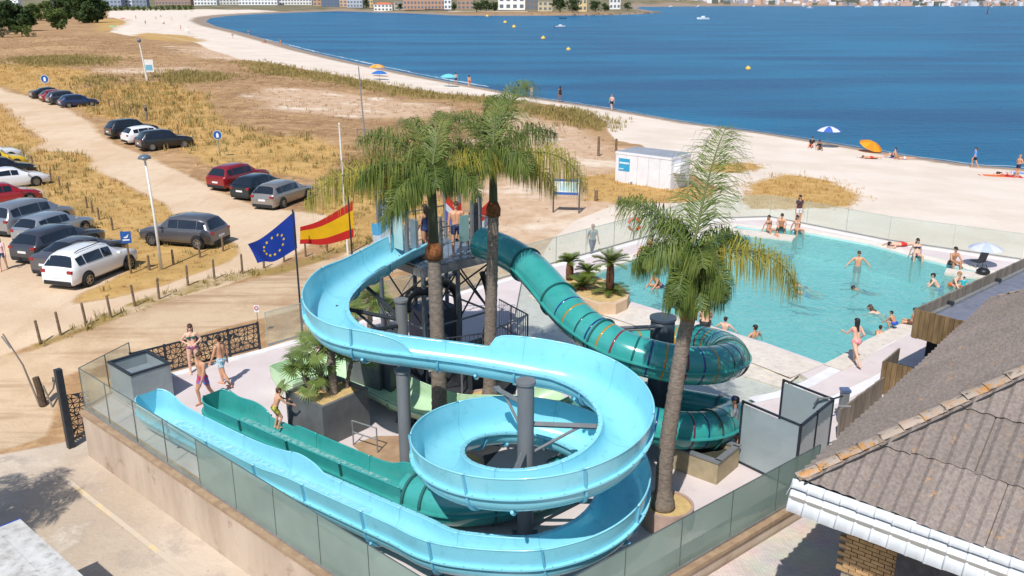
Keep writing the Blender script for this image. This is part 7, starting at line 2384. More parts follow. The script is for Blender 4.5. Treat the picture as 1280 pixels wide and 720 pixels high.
far_building(493, 505, 13.6, 8, srgb(190, 176, 160), 'beige house beside the orange roofed one', bands=2)
far_building(505.5, 555, 14.0, 14, srgb(184, 146, 124), 'long terracotta building with white pillars', bands=3, cols=12)
far_building(555.5, 564, 14.2, 15, srgb(232, 232, 234), 'tall white block beside the terracotta building', bands=3)
far_building(572, 592, 14.0, 13, srgb(170, 140, 120), 'brown house behind the sea wall', bands=3)
far_building(623.5, 655.5, 14.8, 14, srgb(238, 234, 230), 'plain white house above the slipway', bands=2, cols=4)
far_building(658, 672, 14.8, 12, srgb(120, 116, 116), 'grey stone house beside the white one', bands=2)
far_building(673, 690, 15.6, 10, srgb(196, 182, 150), 'stone villa among the trees on the point', bands=2)
far_building(724, 733, 15.6, 13, srgb(214, 190, 140), 'small ochre house on the point', bands=2)
far_building(762, 775, 13.5, 11, srgb(224, 222, 220), 'white cottage at the end of the point', bands=2, roof=srgb(170, 150, 140))
far_building(8, 24, 13.0, 11, srgb(228, 228, 230), 'pale villa behind the evergreens', bands=2, roof=srgb(150, 150, 160))
far_building(58, 72, 14.8, 7, srgb(232, 232, 234), 'white gabled house between the trees', bands=1, roof=srgb(120, 124, 136), cols=3)
far_building(65, 76, 9.0, 9, srgb(226, 228, 232), 'taller white house behind the gabled one', bands=2)
for i, (x, y, w, h) in enumerate([(596, 14.8, 16, 12), (608, 14.6, 18, 14), (618, 14.8, 14, 12), (700, 15.8, 26, 17), (716, 15.8, 22, 16), (744, 15, 22, 14), (756, 14.5, 16, 10), (784, 13, 18, 9), (458, 11.4, 9, 12), (391, 11, 6, 9), (500, 12.9, 8, 8), (568, 14, 9, 10)]):
    tree(x, y, w, h, ['round dark tree behind the light sea wall', 'broad tree left of the white waterfront house', 'tree touching the white waterfront house', 'large dark tree on the rocky point', 'dark tree beside the ochre house', 'leafy tree right of the ochre house', 'lower tree on the rocky point', 'small tree near the tip of the point', 'dark tree beside the sandstone house', 'narrow tree beside the orange house', 'small tree by the beige house', 'tree between the white block and the brown house'][i], M_PINE, 50 + i, 700, 0.12, 'tree', leafk=0.06)
for i in range(15):
    x = 137 + i * 7.3
    o = tree(x, 13.3 if i < 10 else 12.6, 9.5, 5.6, 'clipped round tree on the far promenade', M_PINE2, 80 + i, 420, 0.05, 'promenade_tree', leafk=0.09)
    o['group'] = 'trees along the far promenade'
# sea walls
def seawall(pts, y0, y1, m, label, hgt):
    root = empty('sea_wall', at(pts[0][0], pts[0][1], SEA_Z), 0, label, 'wall')
    for i in range(len(pts) - 1):
        a, b = at(*pts[i], SEA_Z), at(*pts[i + 1], SEA_Z)
        d = b - a; c = (a + b) / 2
        keep(MB().box((c.x, c.y + 2, SEA_Z + hgt / 2 - 1), (d.length + 1, 4, hgt + 2), math.atan2(d.y, d.x)).build('segment', m), root)
M_WALLD = mat('dark_sea_wall', srgb(84, 80, 84), 0.95, col2=srgb(64, 62, 66), scale=0.05)
M_WALLL = mat('light_sea_wall', srgb(196, 184, 168), 0.95, col2=srgb(170, 158, 144), scale=0.05)
seawall([(318, 13.2), (360, 12.9), (420, 13.0), (470, 13.9), (520, 15.2), (566, 16.6)], 0, 0, M_WALLD, 'long dark sea wall below the far waterfront', 4.2)
seawall([(562, 17.0), (600, 17.6), (660, 18)], 0, 0, M_WALLL, 'light concrete sea wall below the white house', 3.2)
# rocks of the point
rk = MB(); rnd = random.Random(4)
for i in range(260):
    x = rnd.uniform(600, 830); y = 19.4 - max(0, (x - 760) / 70) * 3.2 - rnd.uniform(0, 2.2) * (1 if x < 800 else 0.5)
    p = at(x, y, SEA_Z); r = rnd.uniform(0.8, 3.0)
    q = [Vector((rnd.uniform(.7, 1.2) * r * math.cos(a), rnd.uniform(.7, 1.2) * r * math.sin(a), 0)) for a in (0, 1.2, 2.5, 3.7, 5.0)]
    tpv = Vector((0, 0, r * rnd.uniform(0.5, 0.9)))
    rk.add([p + v - Vector((0, 0, .5)) for v in q] + [p + v * 0.6 + tpv * 0.8 for v in q] + [p + tpv], [(k, (k + 1) % 5, 5 + (k + 1) % 5, 5 + k) for k in range(5)] + [(5 + k, 5 + (k + 1) % 5, 10) for k in range(5)])
tag(rk.build('shore_rocks', mat('shore_rock', srgb(140, 120, 102), 0.95, col2=srgb(96, 84, 74), scale=0.2)), 'brown rocks along the foot of the far point', 'rocks', kind='stuff')
# town on the opposite shore, too far to tell apart
tw = [MB() for _ in range(4)]
for i in range(2600):
    x = rnd.uniform(770, 1900); y = rnd.choice([7.1, 6.9, 6.6, 6.3, 5.6, 4.9, 4.2]) + rnd.uniform(-.2, .2)
    if x < 815 and y > 6: continue
    dist = 2420 + (7.0 - y) * 160
    X = (x - 640) / (math.cos(TILT) * 1217) * dist
    w, h = rnd.uniform(6, 18), rnd.uniform(4, 12)
    zz = gz(X, dist)
    zz = max(zz, SEA_Z + 0.5)
    tw[rnd.choice([0, 0, 0, 1, 1, 2, 3])].box((X, dist, zz + h / 2 - 2), (w, 10, h + 4), rnd.uniform(-.3, .3))
for mb, nm, c, lb in zip(tw, ('far_town', 'far_town', 'far_town', 'far_woods'), (srgb(222, 220, 222), srgb(196, 166, 148), srgb(150, 150, 162), srgb(96, 104, 92)), ('white houses massed on the opposite shore', 'sandy coloured houses massed on the opposite shore', 'grey houses massed on the opposite shore', 'dark tree clumps between the houses on the opposite shore')):
    tag(mb.build(nm, mat('town_' + lb.split()[0], c, 0.9)), lb, 'town', kind='stuff')
# ------------------------------------------------------------------ people
def cap_mesh(p0, r0, p1, r1, seg=10, rings=4):
    """tapered capsule"""
    p0, p1 = Vector(p0), Vector(p1)
    ax = p1 - p0
    if ax.length < 1e-6: ax = Vector((0, 0, 1e-4))
    t = ax.normalized(); a = t.orthogonal().normalized(); b = t.cross(a)
    vs, fs = [], []
    prof = []
    for k in range(rings + 1):
        an = -math.pi / 2 + (math.pi / 2) * k / rings
        prof.append((p0 + t * r0 * math.sin(an), r0 * math.cos(an)))
    for k in range(rings + 1):
        an = (math.pi / 2) * k / rings
        prof.append((p1 + t * r1 * math.sin(an), r1 * math.cos(an)))
    for c, r in prof:
        r = max(r, 1e-4)
        for k in range(seg):
            an = 2 * math.pi * k / seg
            vs.append(c + (a * math.cos(an) + b * math.sin(an)) * r)
    for i in range(len(prof) - 1):
        for k in range(seg):
            k2 = (k + 1) % seg
            fs.append((i * seg + k, i * seg + k2, (i + 1) * seg + k2, (i + 1) * seg + k))
    fs.append(tuple(range(seg - 1, -1, -1))); fs.append(tuple((len(prof) - 1) * seg + k for k in range(seg)))
    return vs, fs

def N_(v): return Vector(v).normalized()
def figure(pose, female=False):
    """joint positions and flesh of one figure, 1.75 m when standing; facing +Y"""
    P = dict(lean=(0, 0, 1), thL=(0.02, 0, -1), shL=(0, 0, -1), thR=(-0.02, 0, -1), shR=(0, 0, -1), uaL=(0.18, 0, -1), faL=(0.05, 0.15, -1), uaR=(-0.18, 0, -1), faR=(-0.05, 0.15, -1), head=(0, 0.05, 1), look=(0, 1, 0), side=None, ftL=None, ftR=None)
    P.update(pose)
    S = []       # (p0, r0, p1, r1, tag)
    up = N_(P['lean'])
    right = N_(P['side'] or (1, 0, 0))
    right = (right - up * right.dot(up)).normalized()
    fwd = up.cross(right)                      # front of the chest
    if P['side'] is None and fwd.y < -0.001 and abs(up.z) > 0.3: pass
    pel = Vector((0, 0, 0))
    chest = pel + up * 0.36
    neck = pel + up * 0.53
    hw = 0.092 if not female else 0.098
    sw = 0.185 if not female else 0.16
    fr = -fwd if fwd.dot(Vector(P['look'])) < 0 else fwd
    # torso
    S.append((pel + right * -0.07, 0.105, pel + right * 0.07, 0.105, 'pelvis'))
    S.append((pel - up * 0.03 - fr * 0.035 + right * 0.06, 0.095 + (0.008 if female else 0), pel - up * 0.03 - fr * 0.035 + right * -0.06, 0.095 + (0.008 if female else 0), 'pelvis'))
    S.append((pel + up * 0.05 + right * 0.045, 0.10, pel + up * 0.2 + right * 0.04, 0.095 if not female else 0.085, 'belly'))
    S.append((pel + up * 0.05 - right * 0.045, 0.10, pel + up * 0.2 - right * 0.04, 0.095 if not female else 0.085, 'belly'))
    S.append((pel + up * 0.2 + right * 0.05, 0.095 if not female else 0.085, chest + right * 0.08 + up * 0.04, 0.105 if not female else 0.09, 'chest'))
    S.append((pel + up * 0.2 - right * 0.05, 0.095 if not female else 0.085, chest - right * 0.08 + up * 0.04, 0.105 if not female else 0.09, 'chest'))
    S.append((chest + up * 0.09 + right * (sw - 0.05), 0.065, chest + up * 0.09 - right * (sw - 0.05), 0.065, 'shoulders'))
    if female:
        for s in (-1, 1): S.append((chest + right * s * 0.075 + fr * 0.06, 0.055, chest + right * s * 0.078 + fr * 0.085 - up * 0.01, 0.05, 'bust'))
    S.append((chest + up * 0.1, 0.065, neck + up * 0.04, 0.052, 'neck'))
    hd = N_(P['head']); lk = N_(P['look']); lk = (lk - hd * lk.dot(hd)).normalized(); hr = lk.cross(hd)
    hc = neck + hd * 0.15
    S.append((hc + hd * 0.035 - lk * 0.012, 0.088, hc + hd * 0.03 + lk * 0.012, 0.084, 'head'))
    S.append((hc - hd * 0.05 + lk * 0.02, 0.06, hc - hd * 0.03 + lk * 0.01, 0.072, 'head'))
    S.append((hc - hd * 0.0 + lk * 0.092, 0.012, hc - hd * 0.025 + lk * 0.103, 0.016, 'head'))
    for s in (-1, 1): S.append((hc + hr * s * 0.088 - hd * 0.02, 0.014, hc + hr * s * 0.09 + hd * 0.02, 0.016, 'head'))
    ends = {}
    for s, k in ((1, 'L'), (-1, 'R')):
        hip = pel + right * s * hw - up * 0.03
        kn = hip + N_(P['th' + k]) * 0.43
        an = kn + N_(P['sh' + k]) * 0.42
        S.append((hip, 0.092 if not female else 0.096, hip.lerp(kn, 0.5), 0.078, 'thigh' + k))
        S.append((hip.lerp(kn, 0.5), 0.078, kn, 0.056, 'thighlow' + k))
        S.append((kn, 0.054, kn.lerp(an, 0.35) - N_(P['look']) * 0.012, 0.056, 'shin' + k))
        S.append((kn.lerp(an, 0.35) - N_(P['look']) * 0.012, 0.056, an, 0.036, 'shin' + k))
        fd = N_(P['ft' + k]) if P['ft' + k] else N_((P['look'][0], P['look'][1], 0.0)) if abs(P['look'][0]) + abs(P['look'][1]) > 0.1 else Vector((0, 1, 0))
        sd = N_(P['sh' + k])
        heel = an + sd * 0.045 - fd * 0.03
        S.append((heel, 0.036, heel + fd * 0.1, 0.034, 'foot' + k)); S.append((heel + fd * 0.1 - right * s * -0.0, 0.034, heel + fd * 0.19, 0.026, 'foot' + k))
        for q in range(5):
            S.append((heel + fd * 0.19 + right * s * (-0.03 + 0.016 * q), 0.012, heel + fd * (0.225 - 0.008 * q) + right * s * (-0.03 + 0.016 * q), 0.010, 'foot' + k))
        ends['foot' + k] = heel + sd * 0.03
        shd = chest + up * 0.1 + right * s * sw
        el = shd + N_(P['ua' + k]) * 0.29
        wr = el + N_(P['fa' + k]) * 0.25
        S.append((shd, 0.058 if not female else 0.05, el, 0.042 if not female else 0.036, 'upperarm' + k))
        S.append((el, 0.042 if not female else 0.036, wr, 0.028, 'forearm' + k))
        hdv = N_(P['fa' + k]); pn = hdv.orthogonal()
        side = (right * 1.0 - hdv * hdv.dot(right))
        side = fr - hdv * hdv.dot(fr)
        if side.length < 0.2: side = up - hdv * hdv.dot(up)
        side.normalize(); pn = hdv.cross(side)
        palm_ = wr + hdv * 0.08
        S.append((wr + hdv * 0.02, 0.026, palm_ + side * 0.012, 0.03, 'hand' + k)); S.append((wr + hdv * 0.03, 0.024, palm_ - side * 0.02, 0.024, 'hand' + k))
        for q, ln in enumerate((0.062, 0.072, 0.068, 0.052)):
            b0 = palm_ + hdv * 0.015 + side * (0.034 - 0.022 * q)
            m_ = b0 + hdv * ln * 0.6
            S.append((b0, 0.0105, m_, 0.010, 'hand' + k)); S.append((m_, 0.010, m_ + (hdv * 0.75 + pn * s * 0.5).normalized() * ln * 0.5, 0.009, 'hand' + k))
        th = wr + hdv * 0.045 + side * 0.028
        S.append((th, 0.013, th + (hdv * 0.6 + side * 0.7).normalized() * 0.05, 0.011, 'hand' + k))
        ends['hand' + k] = palm_
    return S, dict(hc=hc, hd=hd, lk=lk, hr=hr, ends=ends, up=up, right=right, chest=chest, neck=neck, fr=fr, pel=pel)

WORKBENCH = bpy.data.scenes.new('figure_workbench')
def remesh(vs_fs, voxel, name, dec):
    mb = MB()
    for v, f in vs_fs: mb.add(v, f)
    me = mb.mesh(name)
    o = bpy.data.objects.new(name, me); WORKBENCH.collection.objects.link(o)
    md = o.modifiers.new('r', 'REMESH'); md.mode = 'VOXEL'; md.voxel_size = voxel
    sm = o.modifiers.new('s', 'SMOOTH'); sm.iterations = 3; sm.factor = 0.5
    dc = o.modifiers.new('d', 'DECIMATE'); dc.ratio = dec
    vl = WORKBENCH.view_layers[0]; vl.update(); dg = vl.depsgraph
    out = bpy.data.meshes.new_from_object(o.evaluated_get(dg))
    bpy.data.objects.remove(o); bpy.data.meshes.remove(me)
    out.polygons.foreach_set('use_smooth', [True] * len(out.polygons))
    out.name = name
    return out

def limb_map(body, S):
    """for every vertex of a body: nearest limb, position along it, coordinates, normals"""
    nv = len(body.vertices); co = np.zeros(nv * 3); body.vertices.foreach_get('co', co); co = co.reshape(-1, 3)
    no = np.zeros(nv * 3); body.vertices.foreach_get('normal', no); no = no.reshape(-1, 3)
    best = np.full(nv, 1e9); bi = np.zeros(nv, int); bt = np.zeros(nv)
    for i, (p0, r0, p1, r1, tg) in enumerate(S):
        a = np.array(p0); d = np.array(p1) - a; l2 = (d @ d) + 1e-9
        t = np.clip(((co - a) @ d) / l2, 0, 1)
        dist = np.linalg.norm(co - a - t[:, None] * d, axis=1) - (r0 + (r1 - r0) * t)
        k = dist < best; best[k] = dist[k]; bi[k] = i; bt[k] = t[k]
    tags = np.array([s[4] for s in S])[bi]
    polys = [tuple(p.vertices) for p in body.polygons]
    return co, no, tags, bt, polys
def garment(LM, kv, off, name):
    """skin-tight shell over the chosen vertices of the body"""
    co, no, tags, bt, polys = LM
    fs = [f for f in polys if all(kv[v] for v in f)]
    if not fs: return None
    used = sorted({v for f in fs for v in f}); mp = {v: i for i, v in enumerate(used)}
    return MB().add([tuple(co[v] + no[v] * off) for v in used], [tuple(mp[v] for v in f) for f in fs]).mesh(name, True)

POSES = {
 'stand':   dict(thL=(.05, .02, -1), thR=(-.06, -.02, -1)),
 'stand_hip': dict(thL=(.10, .03, -1), shL=(0, -.05, -1), thR=(-.04, 0, -1), uaL=(.55, -.25, -.75), faL=(-.75, .35, -.45), uaR=(-.5, -.2, -.8), faR=(.5, .55, -.2)),
 'walk':    dict(thL=(.02, .42, -1), shL=(0, -.12, -1), thR=(-.02, -.3, -1), shR=(0, -.55, -1), uaL=(.15, -.35, -1), faL=(.05, .1, -1), uaR=(-.15, .3, -1), faR=(-.05, .5, -1), lean=(0, .06, 1)),
 'run':     dict(thL=(.03, .62, -1), shL=(0, -.25, -1), thR=(-.03, -.62, -1), shR=(0, -.75, -1), uaL=(.25, -.55, -.8), faL=(.05, .6, -.5), uaR=(-.25, .5, -.8), faR=(.1, .8, -.1), lean=(0, .2, 1)),
 'sit':     dict(thL=(.25, 1, .12), shL=(0, .12, -1), thR=(-.22, 1, .1), shR=(0, .15, -1), uaL=(.3, -.35, -1), faL=(.1, -.3, -1), uaR=(-.3, -.3, -1), faR=(-.1, -.3, -1), lean=(0, -.15, 1)),
 'sit_hunch': dict(thL=(.2, 1, .35), shL=(0, .05, -1), thR=(-.25, 1, .3), shR=(0, .1, -1), uaL=(.2, .5, -.8), faL=(-.2, .8, -.2), uaR=(-.2, .5, -.8), faR=(.2, .8, -.2), lean=(0, .3, 1)),
 'sit_floor': dict(thL=(.15, 1, .75), shL=(.05, .6, -1), thR=(-.2, 1, .5), shR=(0, .9, -.5), uaL=(.3, -.5, -1), faL=(.1, -.3, -1), uaR=(-.3, -.5, -1), faR=(-.1, -.3, -1), lean=(0, -.3, 1)),
 'crouch':  dict(thL=(.2, 1, .2), shL=(0, -.55, -1), thR=(-.2, .9, .1), shR=(0, -.5, -1), uaL=(.1, .6, -.9), faL=(0, .7, -.6), uaR=(-.1, .6, -.9), faR=(0, .7, -.6), lean=(0, .75, 1)),
 'swim':    dict(lean=(0, .95, .28), head=(0, .6, .8), thL=(.12, -1, -.25), shL=(.05, -1, -.2), thR=(-.12, -1, -.4), shR=(-.05, -1, .1), uaL=(.7, .7, -.2), faL=(.3, 1, -.1), uaR=(-.8, .4, -.3), faR=(-.3, 1, -.2), ftL=(0, -1, -.3), ftR=(0, -1, -.3)),
 'wade':    dict(thL=(.08, .1, -1), thR=(-.08, -.05, -1), uaL=(.75, .1, -.7), faL=(.55, .35, -.6), uaR=(-.75, .1, -.7), faR=(-.55, .35, -.6)),
 'lie':     dict(lean=(0, 1, .03), head=(0, 1, .25), look=(0, .2, -1), side=(-1, 0, 0), thL=(.06, -1, 0), shL=(.03, -1, .02), thR=(-.06, -1, 0), shR=(-.03, -1, .02), uaL=(-.8, .6, -.1), faL=(.5, .8, -.1), uaR=(.8, .6, -.1), faR=(-.5, .8, -.1), ftL=(0, -.7, -.7), ftR=(0, -.7, -.7)),
 'slide_prep': dict(thL=(.12, .5, -.9), shL=(0, -.45, -1), thR=(-.12, .3, -1), shR=(0, -.3, -1), uaL=(.2, .65, -.7), faL=(.05, .8, -.45), uaR=(-.2, .65, -.7), faR=(-.05, .8, -.45), lean=(0, .4, 1)),
 'arm_up':  dict(thL=(.08, .04, -1), thR=(-.05, 0, -1), uaL=(.9, .1, .15), faL=(-.4, .3, .9), uaR=(-.3, .1, -1), faR=(.3, .5, -.6)),
}
FIG = {}
def fig_data(pose, female):
    key = (pose, female)
    if key in FIG: return FIG[key]
    S, I = figure(POSES[pose], female)
    body = remesh([cap_mesh(p0, r0, p1, r1) for (p0, r0, p1, r1, tg) in S], 0.0115, 'body', 0.34)
    zmin = min(v.co.z for v in body.vertices)
    I['zmin'] = zmin
    hc, hd, lk, hr = I['hc'], I['hd'], I['lk'], I['hr']
    sh = [(hc + hd * 0.055 - lk * 0.03, 0.092, hc + hd * 0.05 + lk * 0.02, 0.084), (hc - hd * 0.0 - lk * 0.045, 0.075, hc + hd * 0.05 - lk * 0.03, 0.088)]
    I['hair_short'] = sh
    bk = -I['fr']
    lg = sh + [(hc - lk * 0.06, 0.075, I['neck'] - lk * 0.07 + hd * 0.02, 0.06), (I['neck'] - lk * 0.07, 0.06, I['neck'] - I['up'] * 0.16 + bk * 0.10, 0.035)] + \
         [(hc + hr * s * 0.05 - lk * 0.03, 0.055, I['neck'] + hr * s * 0.05 - lk * 0.03, 0.04) for s in (-1, 1)]
    I['hair_long'] = lg
    upv = np.array(I['up']); pel = np.array(I['pel']); ch = np.array(I['chest']); fr = np.array(I['fr'])
    LM = limb_map(body, S)
    co, no, tg, bt, polys = LM
    hp = (co - pel) @ upv; hcn = (co - ch) @ upv
    isin = lambda *n: np.isin(tg, n)
    th = isin('thighL', 'thighR')
    G = {'swim_trunks': (isin('pelvis', 'belly') & (hp < 0.085)) | th,
         'swim_briefs': (isin('pelvis', 'belly') & (hp < 0.065)) | (th & (bt < 0.16)),
         'bikini_top': isin('bust') | (isin('chest', 'shoulders') & (hcn > -0.045) & (hcn < 0.03)),
         'shirt': isin('belly', 'chest', 'shoulders', 'bust') | (isin('upperarmL', 'upperarmR') & (bt < 0.55)) | (isin('pelvis') & (hp > 0.02)),
         'trousers': isin('thighL', 'thighR', 'thighlowL', 'thighlowR') | (isin('shinL', 'shinR') & (bt < 0.8)) | (isin('pelvis') & (hp < 0.06))}
    G['swimsuit'] = G['swim_briefs'] | isin('belly', 'bust') | (isin('chest') & (hcn < 0.05)) | isin('pelvis')
    OFF = {'swim_trunks': 0.012, 'shirt': 0.014, 'trousers': 0.016}
    I['garments'] = (LM, G, OFF)
    FIG[key] = (body, I)
    return FIG[key]

SKIN = [mat('skin_tan', srgb(204, 154, 122), 0.5, col2=srgb(190, 136, 106), scale=4, objrand=0.12), mat('skin_fair', srgb(224, 184, 160), 0.5, col2=srgb(212, 166, 142), scale=4, objrand=0.08), mat('skin_brown', srgb(150, 104, 78), 0.5, col2=srgb(138, 94, 70), scale=4)]
HAIR = {'dark': mat('hair_dark', srgb(38, 30, 26), 0.6, col2=srgb(26, 22, 20), scale=30), 'brown': mat('hair_brown', srgb(86, 58, 40), 0.6, col2=srgb(66, 44, 32), scale=30), 'fair': mat('hair_fair', srgb(166, 126, 78), 0.6, col2=srgb(140, 104, 62), scale=30), 'grey': mat('hair_grey', srgb(150, 140, 132), 0.6)}
M_EYE = mat('eye_dark', srgb(40, 30, 26), 0.3); M_LIP = mat('lips', srgb(158, 88, 76), 0.5)
CLOTH = {}
def cm(name, c, c2=None, sc=14):
    return mat('fabric_' + name, c, 0.75, col2=c2 or tuple(x * 0.85 for x in c), scale=sc, lo=0.44, hi=0.56)
def person(loc, rz, pose, female, label, skin=0, hair='dark', wear=(('swim_trunks', None),), scale=1.0, seat=0.0, long=None, bald=False, group=None):
    """loc = where the lowest point of the body rests (or, for seat>0, the seat surface)"""
    body, I = fig_data(pose, female)
    root = empty('person', loc, R(rz), label, 'person', group)
    root.scale = (scale, scale, scale)
    off = -I['zmin'] if not seat else 0.125
    b = link('body', body, SKIN[skin], root, (0, 0, off))
    if not bald:
        hk = 'hair_long' if (female if long is None else long) else 'hair_short'
        if isinstance(I[hk], list): I[hk] = remesh([cap_mesh(*q) for q in I[hk]], 0.014, 'hair', 0.5)
        link('hair', I[hk], HAIR[hair], root, (0, 0, off))
    for s in (-1, 1):
        p = I['hc'] + I['lk'] * 0.079 + I['hr'] * s * 0.033 + I['hd'] * 0.012
        MB().lathe([(0.001, -0.011), (0.009, -0.007), (0.012, 0), (0.009, 0.007), (0.001, 0.011)], seg=8).build('eye', M_EYE, root, True, loc=p + Vector((0, 0, off)))
    p = I['hc'] + I['lk'] * 0.078 - I['hd'] * 0.055
    MB().tube([p - I['hr'] * 0.02, p + I['hr'] * 0.02], 0.007, 6).build('mouth', M_LIP, root, loc=(0, 0, off))
    for (g, m) in wear:
        if g not in I:
            LM, G, OFF = I['garments']
            I[g] = garment(LM, G[g], OFF.get(g, 0.008), g)
        if I[g] is not None: link(g, I[g], m, root, (0, 0, off))
    return root
def D(px, py, z=0.0): return Vector((*P2(px, py, z), z))
navy = cm('navy', srgb(34, 46, 92)); blk = cm('black', srgb(30, 30, 34)); flor = cm('floral', srgb(92, 150, 170), srgb(206, 214, 220), 22); bluered = cm('blue_red', srgb(60, 120, 200), srgb(196, 52, 60), 9)
teal = cm('teal', srgb(24, 96, 88)); pink = cm('pink', srgb(214, 120, 140), srgb(90, 70, 110), 18); royal = cm('royal', srgb(40, 80, 190)); olive = cm('olive', srgb(70, 80, 50), srgb(190, 180, 60), 20); beige = cm('beige', srgb(206, 176, 160)); orange = cm('orange', srgb(226, 110, 50)); grey = cm('grey', srgb(150, 156, 160)); blue = cm('light_blue', srgb(90, 150, 220)); red = cm('red', srgb(200, 46, 46)); brownf = cm('brown', srgb(104, 70, 52)); denim = cm('denim', srgb(66, 84, 120)); white = cm('white', srgb(226, 226, 226))
rose = cm('rose', srgb(206, 112, 120), srgb(232, 176, 176), 18)
T_ = 'swim_trunks'; Bf = 'swim_briefs'; Bt = 'bikini_top'
# on the run-out deck
person(D(244, 466), 200, 'stand_hip', True, 'woman in green bikini top standing hands on hips by the railing', 1, 'brown', ((Bf, pink), (Bt, teal)), 0.98)
person(D(257, 505), 145, 'walk', False, 'man in blue and red trunks walking past the blue run-out', 0, 'brown', ((T_, bluered),), 1.0)
person(D(280, 482), 70, 'walk', False, 'man in pale patterned shorts walking by the railing', 0, 'dark', ((T_, flor),), 1.0)
person(D(346, 536, 0.42), 300, 'slide_prep', False, 'boy in yellow and green trunks climbing out of the green run-out', 0, 'brown', ((T_, olive),), 0.72)
person(D(402, 440), 190, 'walk', False, 'child in orange swimwear behind the fan palms', 0, 'brown', ((T_, teal), ('shirt', orange)), 0.7)
# on the tower
tzp = PZ
p = tp(0.85, 1.0, PZ); person((p.x, p.y, PZ), 60, 'arm_up', True, 'woman in dark swimsuit holding her hair on the tower platform', 0, 'dark', (('swimsuit', navy),), 0.96)
p = tp(1.66, 0.42, PZ); person((p.x, p.y, PZ), 185, 'stand', False, 'man in navy trunks standing on the tower platform', 0, 'brown', ((T_, navy),), 1.0)
p = tp(2.5, 0.75, PZ); person((p.x, p.y, PZ), 190, 'stand', True, 'girl waiting by the green tube entrance', 0, 'brown', ((Bf, red), (Bt, red)), 0.7)
p = tp(0.95, 0.75, PZ); person((p.x, p.y, PZ), 100, 'sit_hunch', False, 'child in red and yellow float vest on the tower', 0, 'dark', ((T_, blue), ('shirt', cm('float_vest', srgb(206, 40, 44), srgb(230, 200, 40), 6))), 0.62)
# by the green loop
cp = person(D(915, 568), 70, 'walk', False, 'man in dark cap standing behind the green loop', 0, 'dark', ((T_, denim), ('shirt', grey)), 1.0)
_, I_ = fig_data('walk', False)
MB().lathe([(0.098, 0), (0.098, 0.03), (0.07, 0.08), (0.01, 0.1)], seg=16).build('cap', navy, cp, True, loc=I_['hc'] + Vector((0, 0.01, 0.045 - I_['zmin'])))
# pool side and in the water; the pool floor is 1.35 m below the deck
person(D(1067, 455), 15, 'run', True, 'woman in rose bikini running along the pool edge', 1, 'dark', ((Bf, rose), (Bt, rose)), 0.97)
ST = 0.03
def seated(px, py, rz, fem, label, skin=0, hair='dark', wear=None, sc=0.95, pose='sit', z=ST):
    person(D(px, py, z), rz, pose, fem, label, skin, hair, wear or ((T_, blk),), sc, seat=1)
def wader(px, py, rz, fem, label, skin=0, hair='dark', wear=None, sc=0.97, pose='wade', depth=1.25):
    q = D(px, py, WZ); person((q.x, q.y, WZ - depth), rz, pose, fem, label, skin, hair, wear or ((T_, navy),), sc)
def swimmer(px, py, rz, fem, label, skin=0, hair='dark', wear=None, sc=0.95, dip=0.36):
    q = D(px, py, WZ); person((q.x, q.y, WZ - dip), rz, 'swim', fem, label, skin, hair, wear or ((T_, navy),), sc)
B2 = lambda m: ((Bf, m), (Bt, m))
seated(881, 408, -15, False, 'man sitting on the stone rim with his back to the slides', 1, 'dark', ((T_, blk),), 1.0, 'sit_hunch')
wader(906, 413, -30, False, 'boy standing in the water beside the seated man', 1, 'dark', ((T_, denim),), 0.85, depth=0.95)
wader(943, 421, 30, False, 'man waist deep in the water by the stone rim', 0, 'dark', ((T_, denim),), 0.95, depth=1.2)
wader(1072, 332, 175, False, 'bald man standing alone in the middle of the pool', 0, 'brown', ((T_, denim),), 1.0, depth=1.05)
swimmer(1006, 358, 60, True, 'person floating low in the water with only head and shoulders out', 1, 'dark', ((Bf, red), (Bt, white)), 0.9, 0.36)
swimmer(1079, 361, 100, False, 'swimmer with only a dark head above the water', 0, 'dark', None, 0.8, 0.36)
swimmer(1008, 366, 80, False, 'child swimming in front of the floating person', 0, 'dark', ((T_, royal),), 0.7, 0.3)
swimmer(1104, 393, 40, True, 'woman swimming towards the near pool edge', 1, 'brown', ((Bf, beige), (Bt, beige)), 0.95, 0.38)
wader(1097, 420, -40, False, 'child climbing at the near pool edge with arms on the coping', 0, 'dark', ((T_, blue),), 0.72, 'crouch', 0.45)
person(D(1118, 412), 40, 'crouch', False, 'child in royal blue trunks crouching on the near pool edge', 0, 'dark', ((T_, royal),), 0.62)
seated(1139, 405, 60, False, 'child sitting upright on the pool edge below the wooden bar', 0, 'dark', ((T_, brownf),), 0.72, 'sit')
wader(1174, 358, 70, False, 'man in blue trunks leaning on another in the shallow end', 1, 'dark', ((T_, royal),), 0.95, 'crouch', 0.5)
wader(1190, 357, 200, False, 'fair skinned man standing in the shallow end', 1, 'fair', ((T_, orange),), 0.95, 'crouch', 0.35)
wader(1203, 362, 160, False, 'small child with turquoise and orange armbands on the pool steps', 1, 'dark', ((T_, orange), ('shirt', cm('turquoise', srgb(40, 180, 190)))), 0.5, 'stand', 0.3)
seated(1189, 331, 190, False, 'man in dark shorts sitting at the far pool edge', 0, 'dark', ((T_, brownf),), 1.0, 'sit_hunch')
seated(1145, 321, 170, True, 'woman in dark bikini sitting at the far pool edge', 1, 'dark', B2(navy), 0.97, 'sit')
person(D(1126, 308, 0.0), 102, 'lie', False, 'person lying face down on the far pool deck', 1, 'dark', ((T_, red),), 0.95)
seated(976, 286, 165, False, 'man with dark shorts hunched on the far pool corner', 0, 'dark', ((T_, brownf),), 0.97, 'sit_hunch')
seated(961, 289, 200, True, 'woman sitting beside the hunched man on the far pool corner', 0, 'dark', B2(brownf), 0.93, 'sit')
